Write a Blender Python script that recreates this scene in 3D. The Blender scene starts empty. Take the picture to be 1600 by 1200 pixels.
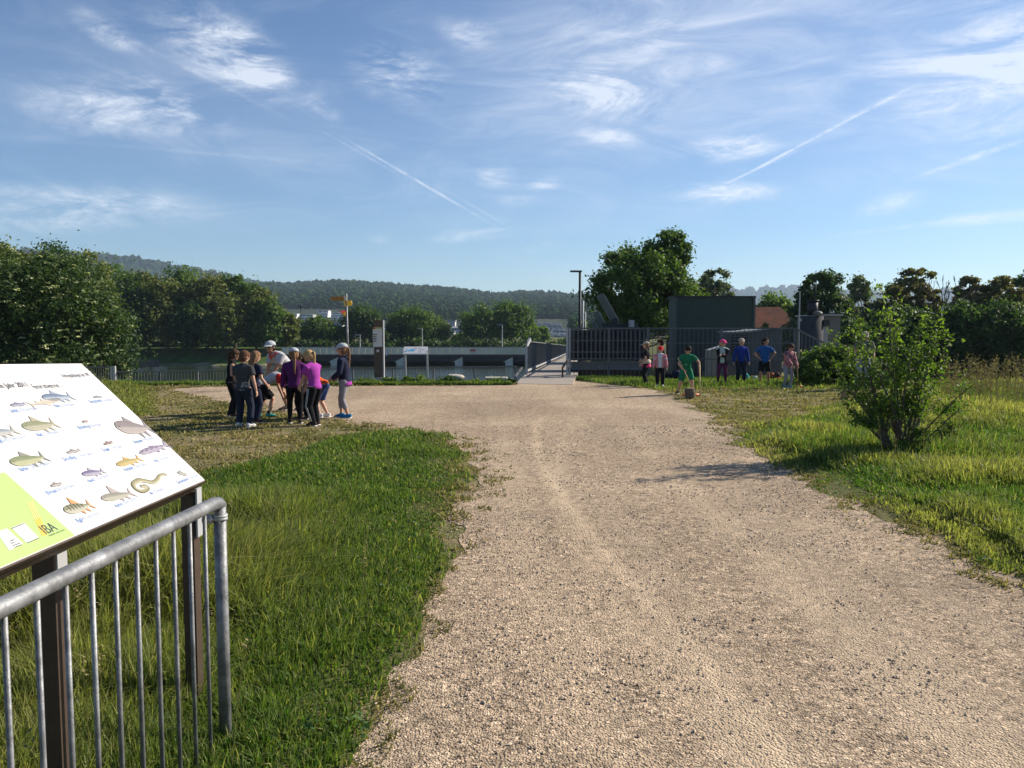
import bpy, math, random
import numpy as np
from mathutils import Vector, Matrix
from mathutils.geometry import tessellate_polygon

SC = bpy.context.scene
COL = SC.collection
R = math.radians

# ------------------------------------------------------------------ camera, sky, sun, exposure
F_PX, CAM_H, TANP = 1250.0, 1.6, 88 / 1250.0
PITCH = math.atan(TANP)
cam_d = bpy.data.cameras.new('camera')
cam = bpy.data.objects.new('camera', cam_d); COL.objects.link(cam)
cam_d.sensor_width = 36.0; cam_d.lens = 36.0 * F_PX / 1600.0
cam_d.clip_start = 0.05; cam_d.clip_end = 20000
cam.location = (0, 0, CAM_H); cam.rotation_euler = (math.pi / 2 - PITCH, 0, 0)
SC.camera = cam
SC.view_settings.view_transform = 'Standard'; SC.view_settings.look = 'None'
SC.view_settings.gamma = 1.0; SC.view_settings.exposure = 0.72
SC.cycles.use_denoising = True
SC.cycles.max_bounces = 6; SC.cycles.transparent_max_bounces = 12
SC.cycles.volume_bounces = 0

SUN_AZ = math.atan2(0.90, 0.43)      # clockwise from +Y
SUN_EL = R(31)
sun_vec = Vector((math.sin(SUN_AZ) * math.cos(SUN_EL), math.cos(SUN_AZ) * math.cos(SUN_EL), math.sin(SUN_EL)))
sd = bpy.data.lights.new('sun', 'SUN'); sd.energy = 5.0; sd.angle = R(0.53); sd.color = (1.0, 0.90, 0.77)
so = bpy.data.objects.new('sun', sd); COL.objects.link(so)
so.rotation_euler = (-sun_vec).to_track_quat('-Z', 'Y').to_euler()

_F = np.array([0, math.cos(PITCH), -math.sin(PITCH)]); _U = np.array([0, math.sin(PITCH), math.cos(PITCH)])
_R = np.array([1.0, 0, 0]); _C = np.array([0, 0, CAM_H])
def ray(px, py): return _F + _R * (px - 800) / F_PX - _U * (py - 600) / F_PX
def gp(px, py, z=0.0):
    r = ray(px, py); return _C + r * ((z - CAM_H) / r[2])
def at(px, py, Y):
    r = ray(px, py); return _C + r * (Y / r[1])

class NT:
    """tiny node-tree helper"""
    def __init__(s, tree): s.t = tree; s.n = tree.nodes; s.l = tree.links
    def add(s, typ, **kw):
        nd = s.n.new(typ)
        for k, v in kw.items():
            if k.startswith('i_'):
                nd.inputs[k[2:].replace('_', ' ')].default_value = v
            else: setattr(nd, k, v)
        return nd
    def put(s, sock, v):
        if isinstance(v, bpy.types.NodeSocket): s.l.new(v, sock)
        else: sock.default_value = v
    def math(s, op, a, b=0.0, c=None, clamp=False):
        nd = s.n.new('ShaderNodeMath'); nd.operation = op; nd.use_clamp = clamp
        s.put(nd.inputs[0], a); s.put(nd.inputs[1], b)
        if c is not None: s.put(nd.inputs[2], c)
        return nd.outputs[0]
    def dot(s, a, v):
        nd = s.n.new('ShaderNodeVectorMath'); nd.operation = 'DOT_PRODUCT'
        s.put(nd.inputs[0], a); nd.inputs[1].default_value = tuple(v); return nd.outputs['Value']
    def mix(s, f, a, b, typ='MIX'):
        nd = s.n.new('ShaderNodeMix'); nd.data_type = 'RGBA'; nd.blend_type = typ
        s.put(nd.inputs[0], f); s.put(nd.inputs[6], a); s.put(nd.inputs[7], b); return nd.outputs[2]
    def ramp(s, f, stops):
        nd = s.n.new('ShaderNodeValToRGB'); s.put(nd.inputs[0], f); e = nd.color_ramp.elements
        while len(e) < len(stops): e.new(0.5)
        for k, (p, c) in enumerate(stops):
            e[k].position = p; e[k].color = (c, c, c, 1) if isinstance(c, (int, float)) else (*c, 1)
        return nd.outputs[0]
    def noise(s, vec, scale, detail=3, rough=0.55, dist=0.0):
        nd = s.n.new('ShaderNodeTexNoise'); s.put(nd.inputs['Vector'], vec)
        nd.inputs['Scale'].default_value = scale; nd.inputs['Detail'].default_value = detail
        nd.inputs['Roughness'].default_value = rough; nd.inputs['Distortion'].default_value = dist
        return nd.outputs['Fac'], nd.outputs['Color']

W = bpy.data.worlds.new('World'); SC.world = W; W.use_nodes = True
wt = NT(W.node_tree); wt.n.clear()
sky = wt.add('ShaderNodeTexSky', sky_type='NISHITA', sun_disc=False)
sky.sun_elevation = SUN_EL; sky.sun_rotation = SUN_AZ; sky.altitude = 300; sky.air_density = 1.0; sky.dust_density = 0.15; sky.ozone_density = 1.2
tc = wt.add('ShaderNodeTexCoord'); D_ = tc.outputs['Generated']
# a cirrus layer: direction projected on a high flat plane so that streaks flatten towards the horizon
sep = wt.add('ShaderNodeSeparateXYZ'); wt.l.new(D_, sep.inputs[0])
zc = wt.math('MAXIMUM', wt.math('ADD', sep.outputs[2], 0.06), 0.02)
cmb = wt.add('ShaderNodeCombineXYZ')
wt.l.new(wt.math('DIVIDE', sep.outputs[0], zc), cmb.inputs[0]); wt.l.new(wt.math('DIVIDE', sep.outputs[1], zc), cmb.inputs[1])
mp = wt.add('ShaderNodeMapping'); wt.l.new(cmb.outputs[0], mp.inputs[0]); mp.inputs['Rotation'].default_value = (0, 0, R(-28)); mp.inputs['Scale'].default_value = (0.55, 1.5, 1)
mp2 = wt.add('ShaderNodeMapping'); wt.l.new(D_, mp2.inputs[0]); mp2.inputs['Rotation'].default_value = (0, R(-20), 0); mp2.inputs['Scale'].default_value = (1.0, 0.5, 3.6)
streak, _c = wt.noise(mp2.outputs[0], 6.5, 12, 0.66, 0.9)
soft, _c = wt.noise(mp2.outputs[0], 1.9, 5, 0.5, 0.5)
wisp = wt.ramp(streak, [(0.40, 0.0), (0.68, 1.0)])
mp3 = wt.add('ShaderNodeMapping'); wt.l.new(D_, mp3.inputs[0]); mp3.inputs['Rotation'].default_value = (0, R(18), 0); mp3.inputs['Scale'].default_value = (1.0, 1.0, 2.6)
fine, _c = wt.noise(mp3.outputs[0], 26, 8, 0.72, 1.2)
def patch(px, py, rx, ry, ang):
    c = Vector(ray(px, py)).normalized()
    e1 = Vector((1, 0, 0)); e1 = (e1 - c * e1.dot(c)).normalized(); e2 = e1.cross(c).normalized()
    if e2.z < 0: e2 = -e2
    a = R(ang); f1 = (e1 * math.cos(a) + e2 * math.sin(a)) * (F_PX / rx); f2 = (-e1 * math.sin(a) + e2 * math.cos(a)) * (F_PX / ry)
    u = wt.dot(D_, f1); v = wt.dot(D_, f2)
    r2 = wt.math('ADD', wt.math('MULTIPLY', u, u), wt.math('MULTIPLY', v, v))
    g = wt.math('SUBTRACT', 1.0, r2, clamp=True)
    g = wt.math('MULTIPLY', g, g)
    fr = wt.math('GREATER_THAN', wt.dot(D_, c), 0.0)
    return wt.math('MULTIPLY', g, fr)
def total(lst):
    acc = None
    for p in lst:
        w = p[5] if len(p) > 5 else 1.0
        g = wt.math('MULTIPLY', patch(*p[:5]), w)
        acc = g if acc is None else wt.math('ADD', acc, g)
    return acc
# bright wisps (px, py, half-length, half-width, slope in degrees, weight)
bright = total([(350, 75, 130, 62, -32, 1.15), (410, 105, 60, 40, -50, .8), (625, 122, 100, 55, -20, 1.05), (945, 145, 110, 48, -14, 1.1), (1135, 232, 95, 24, 3, 1.1),
    (1135, 301, 120, 20, 0, 1.0), (100, 320, 240, 34, -2, 1.0), (60, 345, 150, 22, 0, .8), (200, 172, 170, 50, -8, .75), (250, 150, 80, 30, -25, .5),
    (735, 368, 80, 14, 4, .9), (775, 276, 45, 22, 8, .9), (850, 288, 35, 14, 10, .8), (730, 52, 60, 28, -10, .8), (500, 170, 45, 24, -25, .6),
    (1560, 100, 170, 110, 20, 1.05), (1390, 320, 60, 20, 14, .8), (1545, 340, 110, 12, 6, 1.1), (850, 385, 45, 12, 10, .6), (570, 378, 55, 14, 8, .45), (165, 48, 55, 24, -30, .6), (950, 215, 60, 22, -10, .6), (810, 315, 50, 16, 0, .5)])
veil = total([(1250, 60, 620, 210, 8, .95), (1500, 150, 330, 190, 10, .8), (900, 30, 400, 140, 0, .45), (880, 200, 420, 110, -5, .5), (250, 150, 420, 150, -8, .4), (900, 320, 560, 60, 2, .4), (1000, 90, 380, 120, 25, .5), (120, 335, 330, 55, 0, .5), (620, 270, 500, 60, -6, .3)])
trail = total([(1255, 225, 178, 3.2, 29.5, 1.05), (1370, 163, 70, 6, 28, .5), (1170, 270, 120, 3.0, 25, .6), (665, 290, 185, 3.0, -30, .85), (748, 327, 85, 3.0, -30, .4), (560, 237, 90, 3, -30, .3), (1520, 246, 105, 6, 22, .8), (330, 240, 260, 4, -5, .18), (300, 110, 190, 5, -28, .22), (1450, 350, 190, 5, 8, .5)])
b1 = wt.math('MULTIPLY', bright, wt.math('MULTIPLY_ADD', wisp, 1.15, 0.0))
b1 = wt.math('MULTIPLY', b1, wt.math('MULTIPLY_ADD', wt.ramp(fine, [(.35, 0.), (.65, 1.)]), 1.0, 0.25))
v1 = wt.math('MULTIPLY', veil, wt.math('MULTIPLY_ADD', soft, 0.8, -0.05))
v1 = wt.math('MULTIPLY', v1, wt.math('MULTIPLY_ADD', wisp, 0.7, 0.4))
t1 = wt.math('MULTIPLY', trail, wt.math('MULTIPLY_ADD', wt.ramp(fine, [(.38, 0.), (.62, 1.)]), 0.55, 0.10))
gen = wt.math('MULTIPLY', wt.ramp(streak, [(0.5, 0.0), (0.8, 1.0)]), 0.10)
cl = wt.math('ADD', wt.math('ADD', b1, v1), wt.math('ADD', t1, gen))
cl = wt.math('MULTIPLY', cl, wt.ramp(sep.outputs[2], [(0.0, 0.0), (0.08, 0.75), (0.2, 1.0)]))
cl = wt.math('MINIMUM', wt.math('MULTIPLY', cl, 0.9), 0.70)
skyc = wt.mix(1.0, sky.outputs[0], (0.74, 0.91, 1.12, 1), 'MULTIPLY')
colr = wt.mix(cl, skyc, (9.2, 9.7, 10.6, 1))
bg = wt.add('ShaderNodeBackground'); wt.l.new(colr, bg.inputs[0]); bg.inputs[1].default_value = 0.066
wo = wt.add('ShaderNodeOutputWorld'); wt.l.new(bg.outputs[0], wo.inputs[0])
W.cycles.sampling_method = 'MANUAL'; W.cycles.sample_map_resolution = 512

# ------------------------------------------------------------------ helpers
rng = np.random.default_rng(7)
def hash2(ix, iy, s):
    h = (ix.astype(np.int64) * 374761393 + iy.astype(np.int64) * 668265263 + s * 1442695041) & 0x7fffffff
    h = ((h ^ (h >> 13)) * 1274126177) & 0x7fffffff
    return ((h ^ (h >> 16)) & 0xffff) / 65535.0
def vnoise(x, y, s=0):
    x = np.asarray(x, float); y = np.asarray(y, float)
    ix = np.floor(x); iy = np.floor(y); fx = x - ix; fy = y - iy
    fx = fx * fx * (3 - 2 * fx); fy = fy * fy * (3 - 2 * fy)
    a = hash2(ix, iy, s); b = hash2(ix + 1, iy, s); c = hash2(ix, iy + 1, s); d = hash2(ix + 1, iy + 1, s)
    return (a * (1 - fx) + b * fx) * (1 - fy) + (c * (1 - fx) + d * fx) * fy
def fbm(x, y, s=0, o=4):
    t = 0; a = 0.5
    for k in range(o):
        t = t + a * vnoise(x * 2 ** k + 13.7 * k, y * 2 ** k + 7.1 * k, s + k); a *= .5
    return t / (1 - .5 ** o)
def smooth(a, b, x):
    t = np.clip((x - a) / (b - a), 0, 1); return t * t * (3 - 2 * t)
def inside(poly, x, y):
    poly = np.asarray(poly); x = np.asarray(x); y = np.asarray(y); c = np.zeros(x.shape, bool)
    n = len(poly)
    for i in range(n):
        x1, y1 = poly[i][:2]; x2, y2 = poly[(i + 1) % n][:2]
        if y1 == y2: continue
        t = ((y1 > y) != (y2 > y)) & (x < (x2 - x1) * (y - y1) / (y2 - y1) + x1)
        c ^= t
    return c

def wmat(o):
    m = Matrix.LocRotScale(o.location, o.rotation_euler, o.scale)
    return (wmat(o.parent) @ m) if o.parent else m
def tag(o, label=None, cat=None, group=None, kind=None):
    if label: o['label'] = label
    if cat: o['category'] = cat
    if group: o['group'] = group
    if kind: o['kind'] = kind
    return o
def thing(name, label, cat, loc=(0, 0, 0), rz=0.0, group=None):
    o = bpy.data.objects.new(name, None); COL.objects.link(o); o.location = tuple(float(v) for v in loc); o.rotation_euler = (0, 0, rz)
    o.empty_display_size = .2
    return tag(o, label, cat, group)
def obj_np(name, V, Fc, mat, parent=None, colors=None, smooth_=False, world=True, fsize=None):
    """V (n,3); Fc (m,k) int array or list of such arrays / list of faces"""
    me = bpy.data.meshes.new(name)
    V = np.asarray(V, np.float32)
    if parent is not None and world:
        M = np.array(wmat(parent).inverted()); V = V @ M[:3, :3].T.astype(np.float32) + M[:3, 3].astype(np.float32)
    if isinstance(Fc, np.ndarray): Fc = [Fc]
    if len(Fc) and isinstance(Fc[0], np.ndarray) and Fc[0].ndim == 2:
        loops = np.concatenate([f.ravel() for f in Fc]).astype(np.int32)
        sizes = np.concatenate([np.full(len(f), f.shape[1], np.int32) for f in Fc])
    else:
        loops = np.array([i for f in Fc for i in f], np.int32); sizes = np.array([len(f) for f in Fc], np.int32)
    starts = np.concatenate([[0], np.cumsum(sizes)[:-1]]).astype(np.int32)
    me.vertices.add(len(V)); me.vertices.foreach_set('co', V.ravel().astype(np.float32))
    me.loops.add(len(loops)); me.loops.foreach_set('vertex_index', loops)
    me.polygons.add(len(sizes)); me.polygons.foreach_set('loop_start', starts)
    me.polygons.foreach_set('use_smooth', np.full(len(sizes), bool(smooth_)))
    me.update(calc_edges=True)
    if colors is not None:
        a = me.color_attributes.new('Col', 'FLOAT_COLOR', 'POINT')
        c = np.ones((len(V), 4), np.float32); c[:, :colors.shape[1]] = colors; a.data.foreach_set('color', c.ravel())
    if mat is not None: me.materials.append(mat)
    o = bpy.data.objects.new(name, me); COL.objects.link(o)
    if parent is not None: o.parent = parent
    return o

class MB:
    def __init__(s): s.v = []; s.f = []; s.c = []; s.cc = None
    def add(s, vs, fs):
        b = len(s.v); s.v += [tuple(float(q) for q in p) for p in vs]; s.f += [tuple(b + i for i in f) for f in fs]
        if s.cc is not None: s.c += [s.cc] * len(vs)
        return s
    def box(s, lo, hi, m=None):
        x0, y0, z0 = lo; x1, y1, z1 = hi
        vs = [(x0, y0, z0), (x1, y0, z0), (x1, y1, z0), (x0, y1, z0), (x0, y0, z1), (x1, y0, z1), (x1, y1, z1), (x0, y1, z1)]
        if m is not None: vs = [m @ Vector(v) for v in vs]
        return s.add(vs, [(0, 3, 2, 1), (4, 5, 6, 7), (0, 1, 5, 4), (1, 2, 6, 5), (2, 3, 7, 6), (3, 0, 4, 7)])
    def beam(s, p, q, w, h, up=(0, 0, 1)):
        p = Vector(p); q = Vector(q); d = q - p; L = d.length; d.normalize(); up = Vector(up)
        if abs(d.dot(up)) > .98: up = Vector((0, 1, 0))
        x = d.cross(up).normalized(); z = x.cross(d)
        vs = [p + x * (a * w / 2) + z * (b * h / 2) + d * t for t in (0, L) for a, b in ((-1, -1), (1, -1), (1, 1), (-1, 1))]
        return s.add(vs, [(0, 1, 2, 3), (7, 6, 5, 4), (0, 4, 5, 1), (1, 5, 6, 2), (2, 6, 7, 3), (3, 7, 4, 0)])
    def tube(s, pts, rs, n=8, xd=None, caps=True):
        """rs: radius or (a,b) per point; xd: direction of the first half-axis"""
        pts = [Vector(p) for p in pts]
        if not isinstance(rs, (list, tuple)): rs = [rs] * len(pts)
        b = len(s.v); vs = []; last = None
        for i, p in enumerate(pts):
            t = (pts[min(i + 1, len(pts) - 1)] - pts[max(i - 1, 0)])
            if t.length < 1e-9: t = Vector((0, 0, 1))
            t.normalize()
            x = Vector(xd) if xd is not None else (last if last is not None else (Vector((1, 0, 0)) if abs(t.x) < .9 else Vector((0, 1, 0))))
            x = x - t * x.dot(t)
            if x.length < 1e-5: x = t.orthogonal()
            x.normalize(); last = x; y = t.cross(x)
            r = rs[i]; ra, rb = r if isinstance(r, (tuple, list)) else (r, r)
            for k in range(n):
                a = 2 * math.pi * k / n; vs.append(p + x * (math.cos(a) * ra) + y * (math.sin(a) * rb))
        fs = []
        for i in range(len(pts) - 1):
            for k in range(n):
                k2 = (k + 1) % n; fs.append((i * n + k, i * n + k2, (i + 1) * n + k2, (i + 1) * n + k))
        if caps:
            fs.append(tuple(range(n - 1, -1, -1))); fs.append(tuple((len(pts) - 1) * n + k for k in range(n)))
        return s.add(vs, fs)
    def ell(s, c, r, n=12, m=8, mat3=None):
        vs = []; c = Vector(c)
        for i in range(1, m):
            th = math.pi * i / m
            for k in range(n):
                a = 2 * math.pi * k / n
                v = Vector((r[0] * math.sin(th) * math.cos(a), r[1] * math.sin(th) * math.sin(a), r[2] * math.cos(th)))
                vs.append(v)
        vs += [Vector((0, 0, r[2])), Vector((0, 0, -r[2]))]
        if mat3 is not None: vs = [mat3 @ v for v in vs]
        vs = [c + v for v in vs]; fs = []
        for i in range(m - 2):
            for k in range(n):
                k2 = (k + 1) % n; fs.append((i * n + k, (i + 1) * n + k, (i + 1) * n + k2, i * n + k2))
        T = (m - 1) * n
        for k in range(n):
            k2 = (k + 1) % n; fs.append((T, k, k2)); fs.append((T + 1, (m - 2) * n + k2, (m - 2) * n + k))
        return s.add(vs, fs)
    def prism(s, poly, ax, ay, az, o, t):
        """flat outline poly [(a,b)] in axes ax, ay from o, given thickness t along az"""
        o = Vector(o); ax = Vector(ax); ay = Vector(ay); az = Vector(az); n = len(poly)
        fr = [o + ax * a + ay * b + az * t for a, b in poly]; bk = [o + ax * a + ay * b for a, b in poly]
        tri = tessellate_polygon([[Vector((a, b, 0)) for a, b in poly]])
        fs = []
        for q in tri:
            q = tuple(q); a, b, c = [Vector((*poly[i], 0)) for i in q]
            if (b - a).cross(c - a).z < 0: q = q[::-1]
            fs.append(q); fs.append(tuple(n + i for i in q[::-1]))
        ar = sum(poly[i][0] * poly[(i + 1) % n][1] - poly[(i + 1) % n][0] * poly[i][1] for i in range(n))
        for i in range(n):
            j = (i + 1) % n
            fs.append((i, n + i, n + j, j) if ar > 0 else (i, j, n + j, n + i))
        return s.add(fr + bk, fs)
    def build(s, name, mat, parent=None, smooth_=False, world=True):
        col = np.array(s.c, np.float32) if s.cc is not None and len(s.c) == len(s.v) else None
        return obj_np(name, np.array(s.v), s.f, mat, parent, col, smooth_, world)

_M = {}
def mat(name, c, rough=0.8, var=0.15, scale=8.0, bump=0.0, bscale=None, metal=0.0, spec=0.3, var2=None, c2=None, c2amt=0.5, coord='Object', stretch=None):
    if name in _M: return _M[name]
    m = bpy.data.materials.new(name); m.use_nodes = True; t = NT(m.node_tree); b = t.n['Principled BSDF']
    tcn = t.add('ShaderNodeTexCoord'); vec = tcn.outputs[coord]
    if stretch:
        mpn = t.add('ShaderNodeMapping'); t.l.new(vec, mpn.inputs[0]); mpn.inputs['Scale'].default_value = stretch; vec = mpn.outputs[0]
    f, _ = t.noise(vec, scale, 5, 0.6)
    lo = tuple(max(0, q * (1 - var)) for q in c); hi = tuple(min(1, q * (1 + var)) for q in c)
    col = t.mix(t.ramp(f, [(0.3, 0.0), (0.7, 1.0)]), (*lo, 1), (*hi, 1))
    if c2:
        f2, _ = t.noise(vec, scale * 0.37, 4, 0.6, 0.5)
        col = t.mix(t.ramp(f2, [(max(0, 0.62 - c2amt * .4), 0.0), (min(1, 0.78 - c2amt * .3), 1.0)]), col, (*c2, 1))
    t.l.new(col, b.inputs['Base Color']); b.inputs['Roughness'].default_value = rough; b.inputs['Metallic'].default_value = metal
    b.inputs['Specular IOR Level'].default_value = spec
    if bump:
        f3, _ = t.noise(vec, bscale or scale * 4, 4, 0.6); bn = t.add('ShaderNodeBump'); bn.inputs['Strength'].default_value = bump
        bn.inputs['Distance'].default_value = 0.02; t.l.new(f3, bn.inputs['Height']); t.l.new(bn.outputs[0], b.inputs['Normal'])
    _M[name] = m; return m
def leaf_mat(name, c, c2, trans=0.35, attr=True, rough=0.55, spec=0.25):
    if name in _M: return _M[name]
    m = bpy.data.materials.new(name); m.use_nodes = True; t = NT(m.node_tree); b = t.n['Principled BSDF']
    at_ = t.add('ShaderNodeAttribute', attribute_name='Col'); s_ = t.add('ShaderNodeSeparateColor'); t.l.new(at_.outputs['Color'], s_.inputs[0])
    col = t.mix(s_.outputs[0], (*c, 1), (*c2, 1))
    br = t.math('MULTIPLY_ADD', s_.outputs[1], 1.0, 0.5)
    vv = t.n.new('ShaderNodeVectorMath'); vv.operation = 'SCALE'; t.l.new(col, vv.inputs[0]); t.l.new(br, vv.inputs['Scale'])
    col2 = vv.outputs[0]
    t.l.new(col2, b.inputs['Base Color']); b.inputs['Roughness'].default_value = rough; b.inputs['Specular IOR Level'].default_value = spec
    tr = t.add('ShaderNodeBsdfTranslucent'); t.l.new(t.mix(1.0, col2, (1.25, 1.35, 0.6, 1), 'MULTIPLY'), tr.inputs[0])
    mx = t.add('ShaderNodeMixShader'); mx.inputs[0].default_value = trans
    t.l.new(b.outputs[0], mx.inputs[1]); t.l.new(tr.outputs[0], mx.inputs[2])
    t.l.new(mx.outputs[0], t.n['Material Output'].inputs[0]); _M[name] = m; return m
def attr_mat(name, rough=0.7, spec=0.3):
    if name in _M: return _M[name]
    m = bpy.data.materials.new(name); m.use_nodes = True; t = NT(m.node_tree); b = t.n['Principled BSDF']
    at_ = t.add('ShaderNodeAttribute', attribute_name='Col'); f, _ = t.noise(t.add('ShaderNodeTexCoord').outputs['Object'], 40, 3)
    t.l.new(t.mix(1.0, at_.outputs['Color'], t.ramp(f, [(0.0, 0.85), (1.0, 1.1)]), 'MULTIPLY'), b.inputs['Base Color'])
    b.inputs['Roughness'].default_value = rough; b.inputs['Specular IOR Level'].default_value = spec; _M[name] = m; return m

M_galv = mat('galvanised_steel', (0.17, 0.175, 0.18), 0.55, 0.35, 22, 0.15, 60, 0.45, 0.4, c2=(0.30, 0.31, 0.32), c2amt=.35)
M_steel = mat('weathered_grey_steel', (0.115, 0.120, 0.126), 0.6, 0.2, 6, 0.05, 30, 0.2, 0.3)
M_rail = mat('railing_grey_steel', (0.13, 0.135, 0.135), 0.6, 0.2, 6, 0.05, 30, 0.2, 0.3)
M_dsteel = mat('dark_machine_steel', (0.035, 0.038, 0.042), 0.6, 0.3, 3, 0.1, 20, 0.3, 0.3)
M_lsteel = mat('light_grey_metal', (0.36, 0.37, 0.375), 0.6, 0.1, 5, 0.05, 20, 0.2, 0.3)
M_brown = mat('brown_painted_metal', (0.075, 0.052, 0.040), 0.5, 0.15, 20, 0.1, 80, 0.3, 0.35)
M_conc = mat('concrete', (0.36, 0.345, 0.315), 0.9, 0.15, 3, 0.25, 40, c2=(0.27, 0.25, 0.22), c2amt=.4)
M_deck = mat('deck_boards', (0.33, 0.285, 0.235), 0.85, 0.15, 5, 0.2, 50, stretch=(1, 6, 1))
M_bark = mat('bark', (0.085, 0.065, 0.048), 0.95, 0.3, 6, 0.6, 25, stretch=(1, 1, .3))
M_stone = mat('pale_limestone', (0.46, 0.42, 0.35), 0.9, 0.15, 5, 0.4, 25)
M_corten = mat('brown_stele', (0.105, 0.075, 0.055), 0.8, 0.2, 4, 0.2, 30)
M_white = mat('white_panel', (0.60, 0.595, 0.585), 0.45, 0.03, 5)
M_wood = mat('pale_wood', (0.48, 0.34, 0.18), 0.7, 0.2, 15, 0.1, 60, stretch=(1, 1, .1))

# ------------------------------------------------------------------ setting
def land_z(x, y):
    x = np.asarray(x, float); y = np.asarray(y, float)
    edge = 22.6 + 2.9 * smooth(0.9, 1.9, x)
    leftb = smooth(1.9, 0.9, x)                             # the left bank first falls softly to the railing
    z = -0.75 * smooth(edge, edge + 2.2, y) * leftb
    drop = smooth(edge + 0.1 + 3.2 * leftb, edge + 0.5 + 7.0 * leftb, y)
    shl = -0.53 * y; shr = 5.6 + 0.08 * (y - 26)
    wl = smooth(shl - 1, shl - 6, x); wr = smooth(shr, shr + 1.2, x)
    river = drop * (1 - wl) * (1 - wr) * (1 - smooth(130, 138, y))
    zfar = -2.0 * smooth(24, 130, y) * np.maximum(wl, smooth(100, 131, y)) - 0.6 * smooth(27, 60, y) * wr
    z = z - 1.5 * smooth(20.5, 27, y) * smooth(9.5, 11.5, x) * smooth(70, 40, y)
    z = z * (1 - smooth(40, 120, y)) + zfar
    z = z * (1 - river) + (-6.5) * river
    rough = 0.03 * (fbm(x * .8, y * .8, 3) - .5) * smooth(1.5, 3, np.abs(x - 0.5) + (y < 0) * 9)
    return z
# regions on the near ground, as world outlines
P = lambda lst: np.array([gp(a, b)[:2] for a, b in lst])
gravel_px = [(530, 1230), (538, 1200), (566, 1150), (592, 1090), (618, 1030), (645, 975), (668, 925), (684, 870), (706, 815), (724, 770), (738, 735), (738, 705),
             (722, 690), (680, 678), (625, 668), (560, 662), (480, 652), (400, 634), (300, 618), (262, 609), (330, 604.5), (500, 603.8), (640, 602.8), (806, 601.5), (800, 598.5), (892, 590.5), (900, 594),
             (960, 602), (1010, 607), (1050, 616), (1075, 632), (1100, 648), (1135, 668), (1165, 690), (1195, 712), (1240, 735), (1290, 760), (1345, 790),
             (1400, 820), (1460, 850), (1520, 880), (1570, 905), (1640, 940), (1700, 968), (2100, 1130), (2500, 1300), (4000, 2400), (1500, 5200), (100, 2600), (400, 1600)]
GR = P(gravel_px)
lushL = P([(520, 1260), (545, 1200), (575, 1140), (596, 1090), (632, 1015), (664, 950), (684, 900), (696, 850), (716, 800), (732, 750), (736, 706), (705, 688), (650, 678), (590, 680), (500, 700),
           (420, 722), (330, 745), (250, 775), (100, 850), (-300, 900), (-1500, 1100), (-1500, 3000), (200, 2500)])
lushR = P([(1215, 715), (1170, 690), (1180, 672), (1240, 655), (1330, 640), (1400, 612), (1480, 600), (1700, 598), (2400, 600), (3500, 900), (2600, 1150), (1900, 1000), (1640, 925), (1560, 888), (1480, 848), (1410, 812), (1350, 780), (1290, 748)])
def lush(x, y):
    n = (fbm(x * 1.3, y * 1.3, 11) - .5) * 1.0; n2 = (fbm(x * 1.3 + 50, y * 1.3 + 50, 12) - .5) * 1.0
    a = 0.0
    sc = np.clip(np.asarray(y) / 9, .25, 1.3)
    for k in ((0, 0), (.16, 0), (-.16, 0), (0, .25), (0, -.25)):
        a = a + inside(lushL, x + (.14 + n * .6 + k[0]) * sc, y + (n2 * .6 + k[1]) * sc) * .2 + inside(lushR, x + (n * .8 + k[0]) * sc, y + (n2 * 1.2 + k[1]) * sc) * .2
    return np.clip(a, 0, 1)

def axis(segs):
    out = []
    for a, b, st in segs: out += list(np.arange(a, b, st))
    return np.array(out + [segs[-1][1]])
gx = axis([(-6000, -1000, 500), (-1000, -200, 100), (-200, -40, 8), (-40, -9, 1), (-9, 14, .2), (14, 40, 1), (40, 200, 8), (200, 1000, 100), (1000, 6000, 500)])
gy = axis([(-600, -60, 60), (-60, 0, 5), (0, 34, .2), (34, 150, 2), (150, 400, 25), (400, 6000, 200)])
X, Y = np.meshgrid(gx, gy); Z = land_z(X, Y)
near = (Y < 22) & (Y > 1) & (X > -12) & (X < 16)
lu = lush(X, Y)
Z = Z + np.where(near, lu * 0.05 * fbm(X * .9, Y * .9, 5) * smooth(0, 1, lu), 0)
ing = inside(GR, X, Y)
Z = np.where(ing & (Y < 24), np.minimum(Z, 0.0), Z)
nx, ny = len(gx), len(gy)
idx = (np.arange(ny - 1)[:, None] * nx + np.arange(nx - 1)[None, :]).ravel()
Fq = np.stack([idx, idx + 1, idx + nx + 1, idx + nx], 1)
farw = smooth(27, 60, Y)
cols = np.stack([np.clip(smooth(.5, 1, lu) + farw, 0, 1).ravel(), fbm(X * .4, Y * .4, 9).ravel(), farw.ravel()], 1)
m = bpy.data.materials.new('ground_soil_and_turf'); m.use_nodes = True; t = NT(m.node_tree); b = t.n['Principled BSDF']
a_ = t.add('ShaderNodeAttribute', attribute_name='Col'); s_ = t.add('ShaderNodeSeparateColor'); t.l.new(a_.outputs['Color'], s_.inputs[0])
oc = t.add('ShaderNodeTexCoord').outputs['Object']
n1, _ = t.noise(oc, 3.5, 6, .65, .3); n2, _ = t.noise(oc, 28, 4, .7); n3, _ = t.noise(oc, 1.1, 4, .6, .6)
dry = t.mix(t.ramp(n1, [(.35, 0.), (.62, 1.)]), (0.27, 0.20, 0.105, 1), (0.17, 0.145, 0.062, 1))
dry = t.mix(t.ramp(n2, [(.40, 0.), (.66, 1.)]), dry, (0.34, 0.265, 0.17, 1))
dry = t.mix(t.ramp(n3, [(.42, 0.), (.60, .8)]), dry, (0.12, 0.135, 0.042, 1))
lus = t.mix(t.ramp(n1, [(.3, 0.), (.7, 1.)]), (0.07, 0.08, 0.03, 1), (0.08, 0.12, 0.03, 1))
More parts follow.
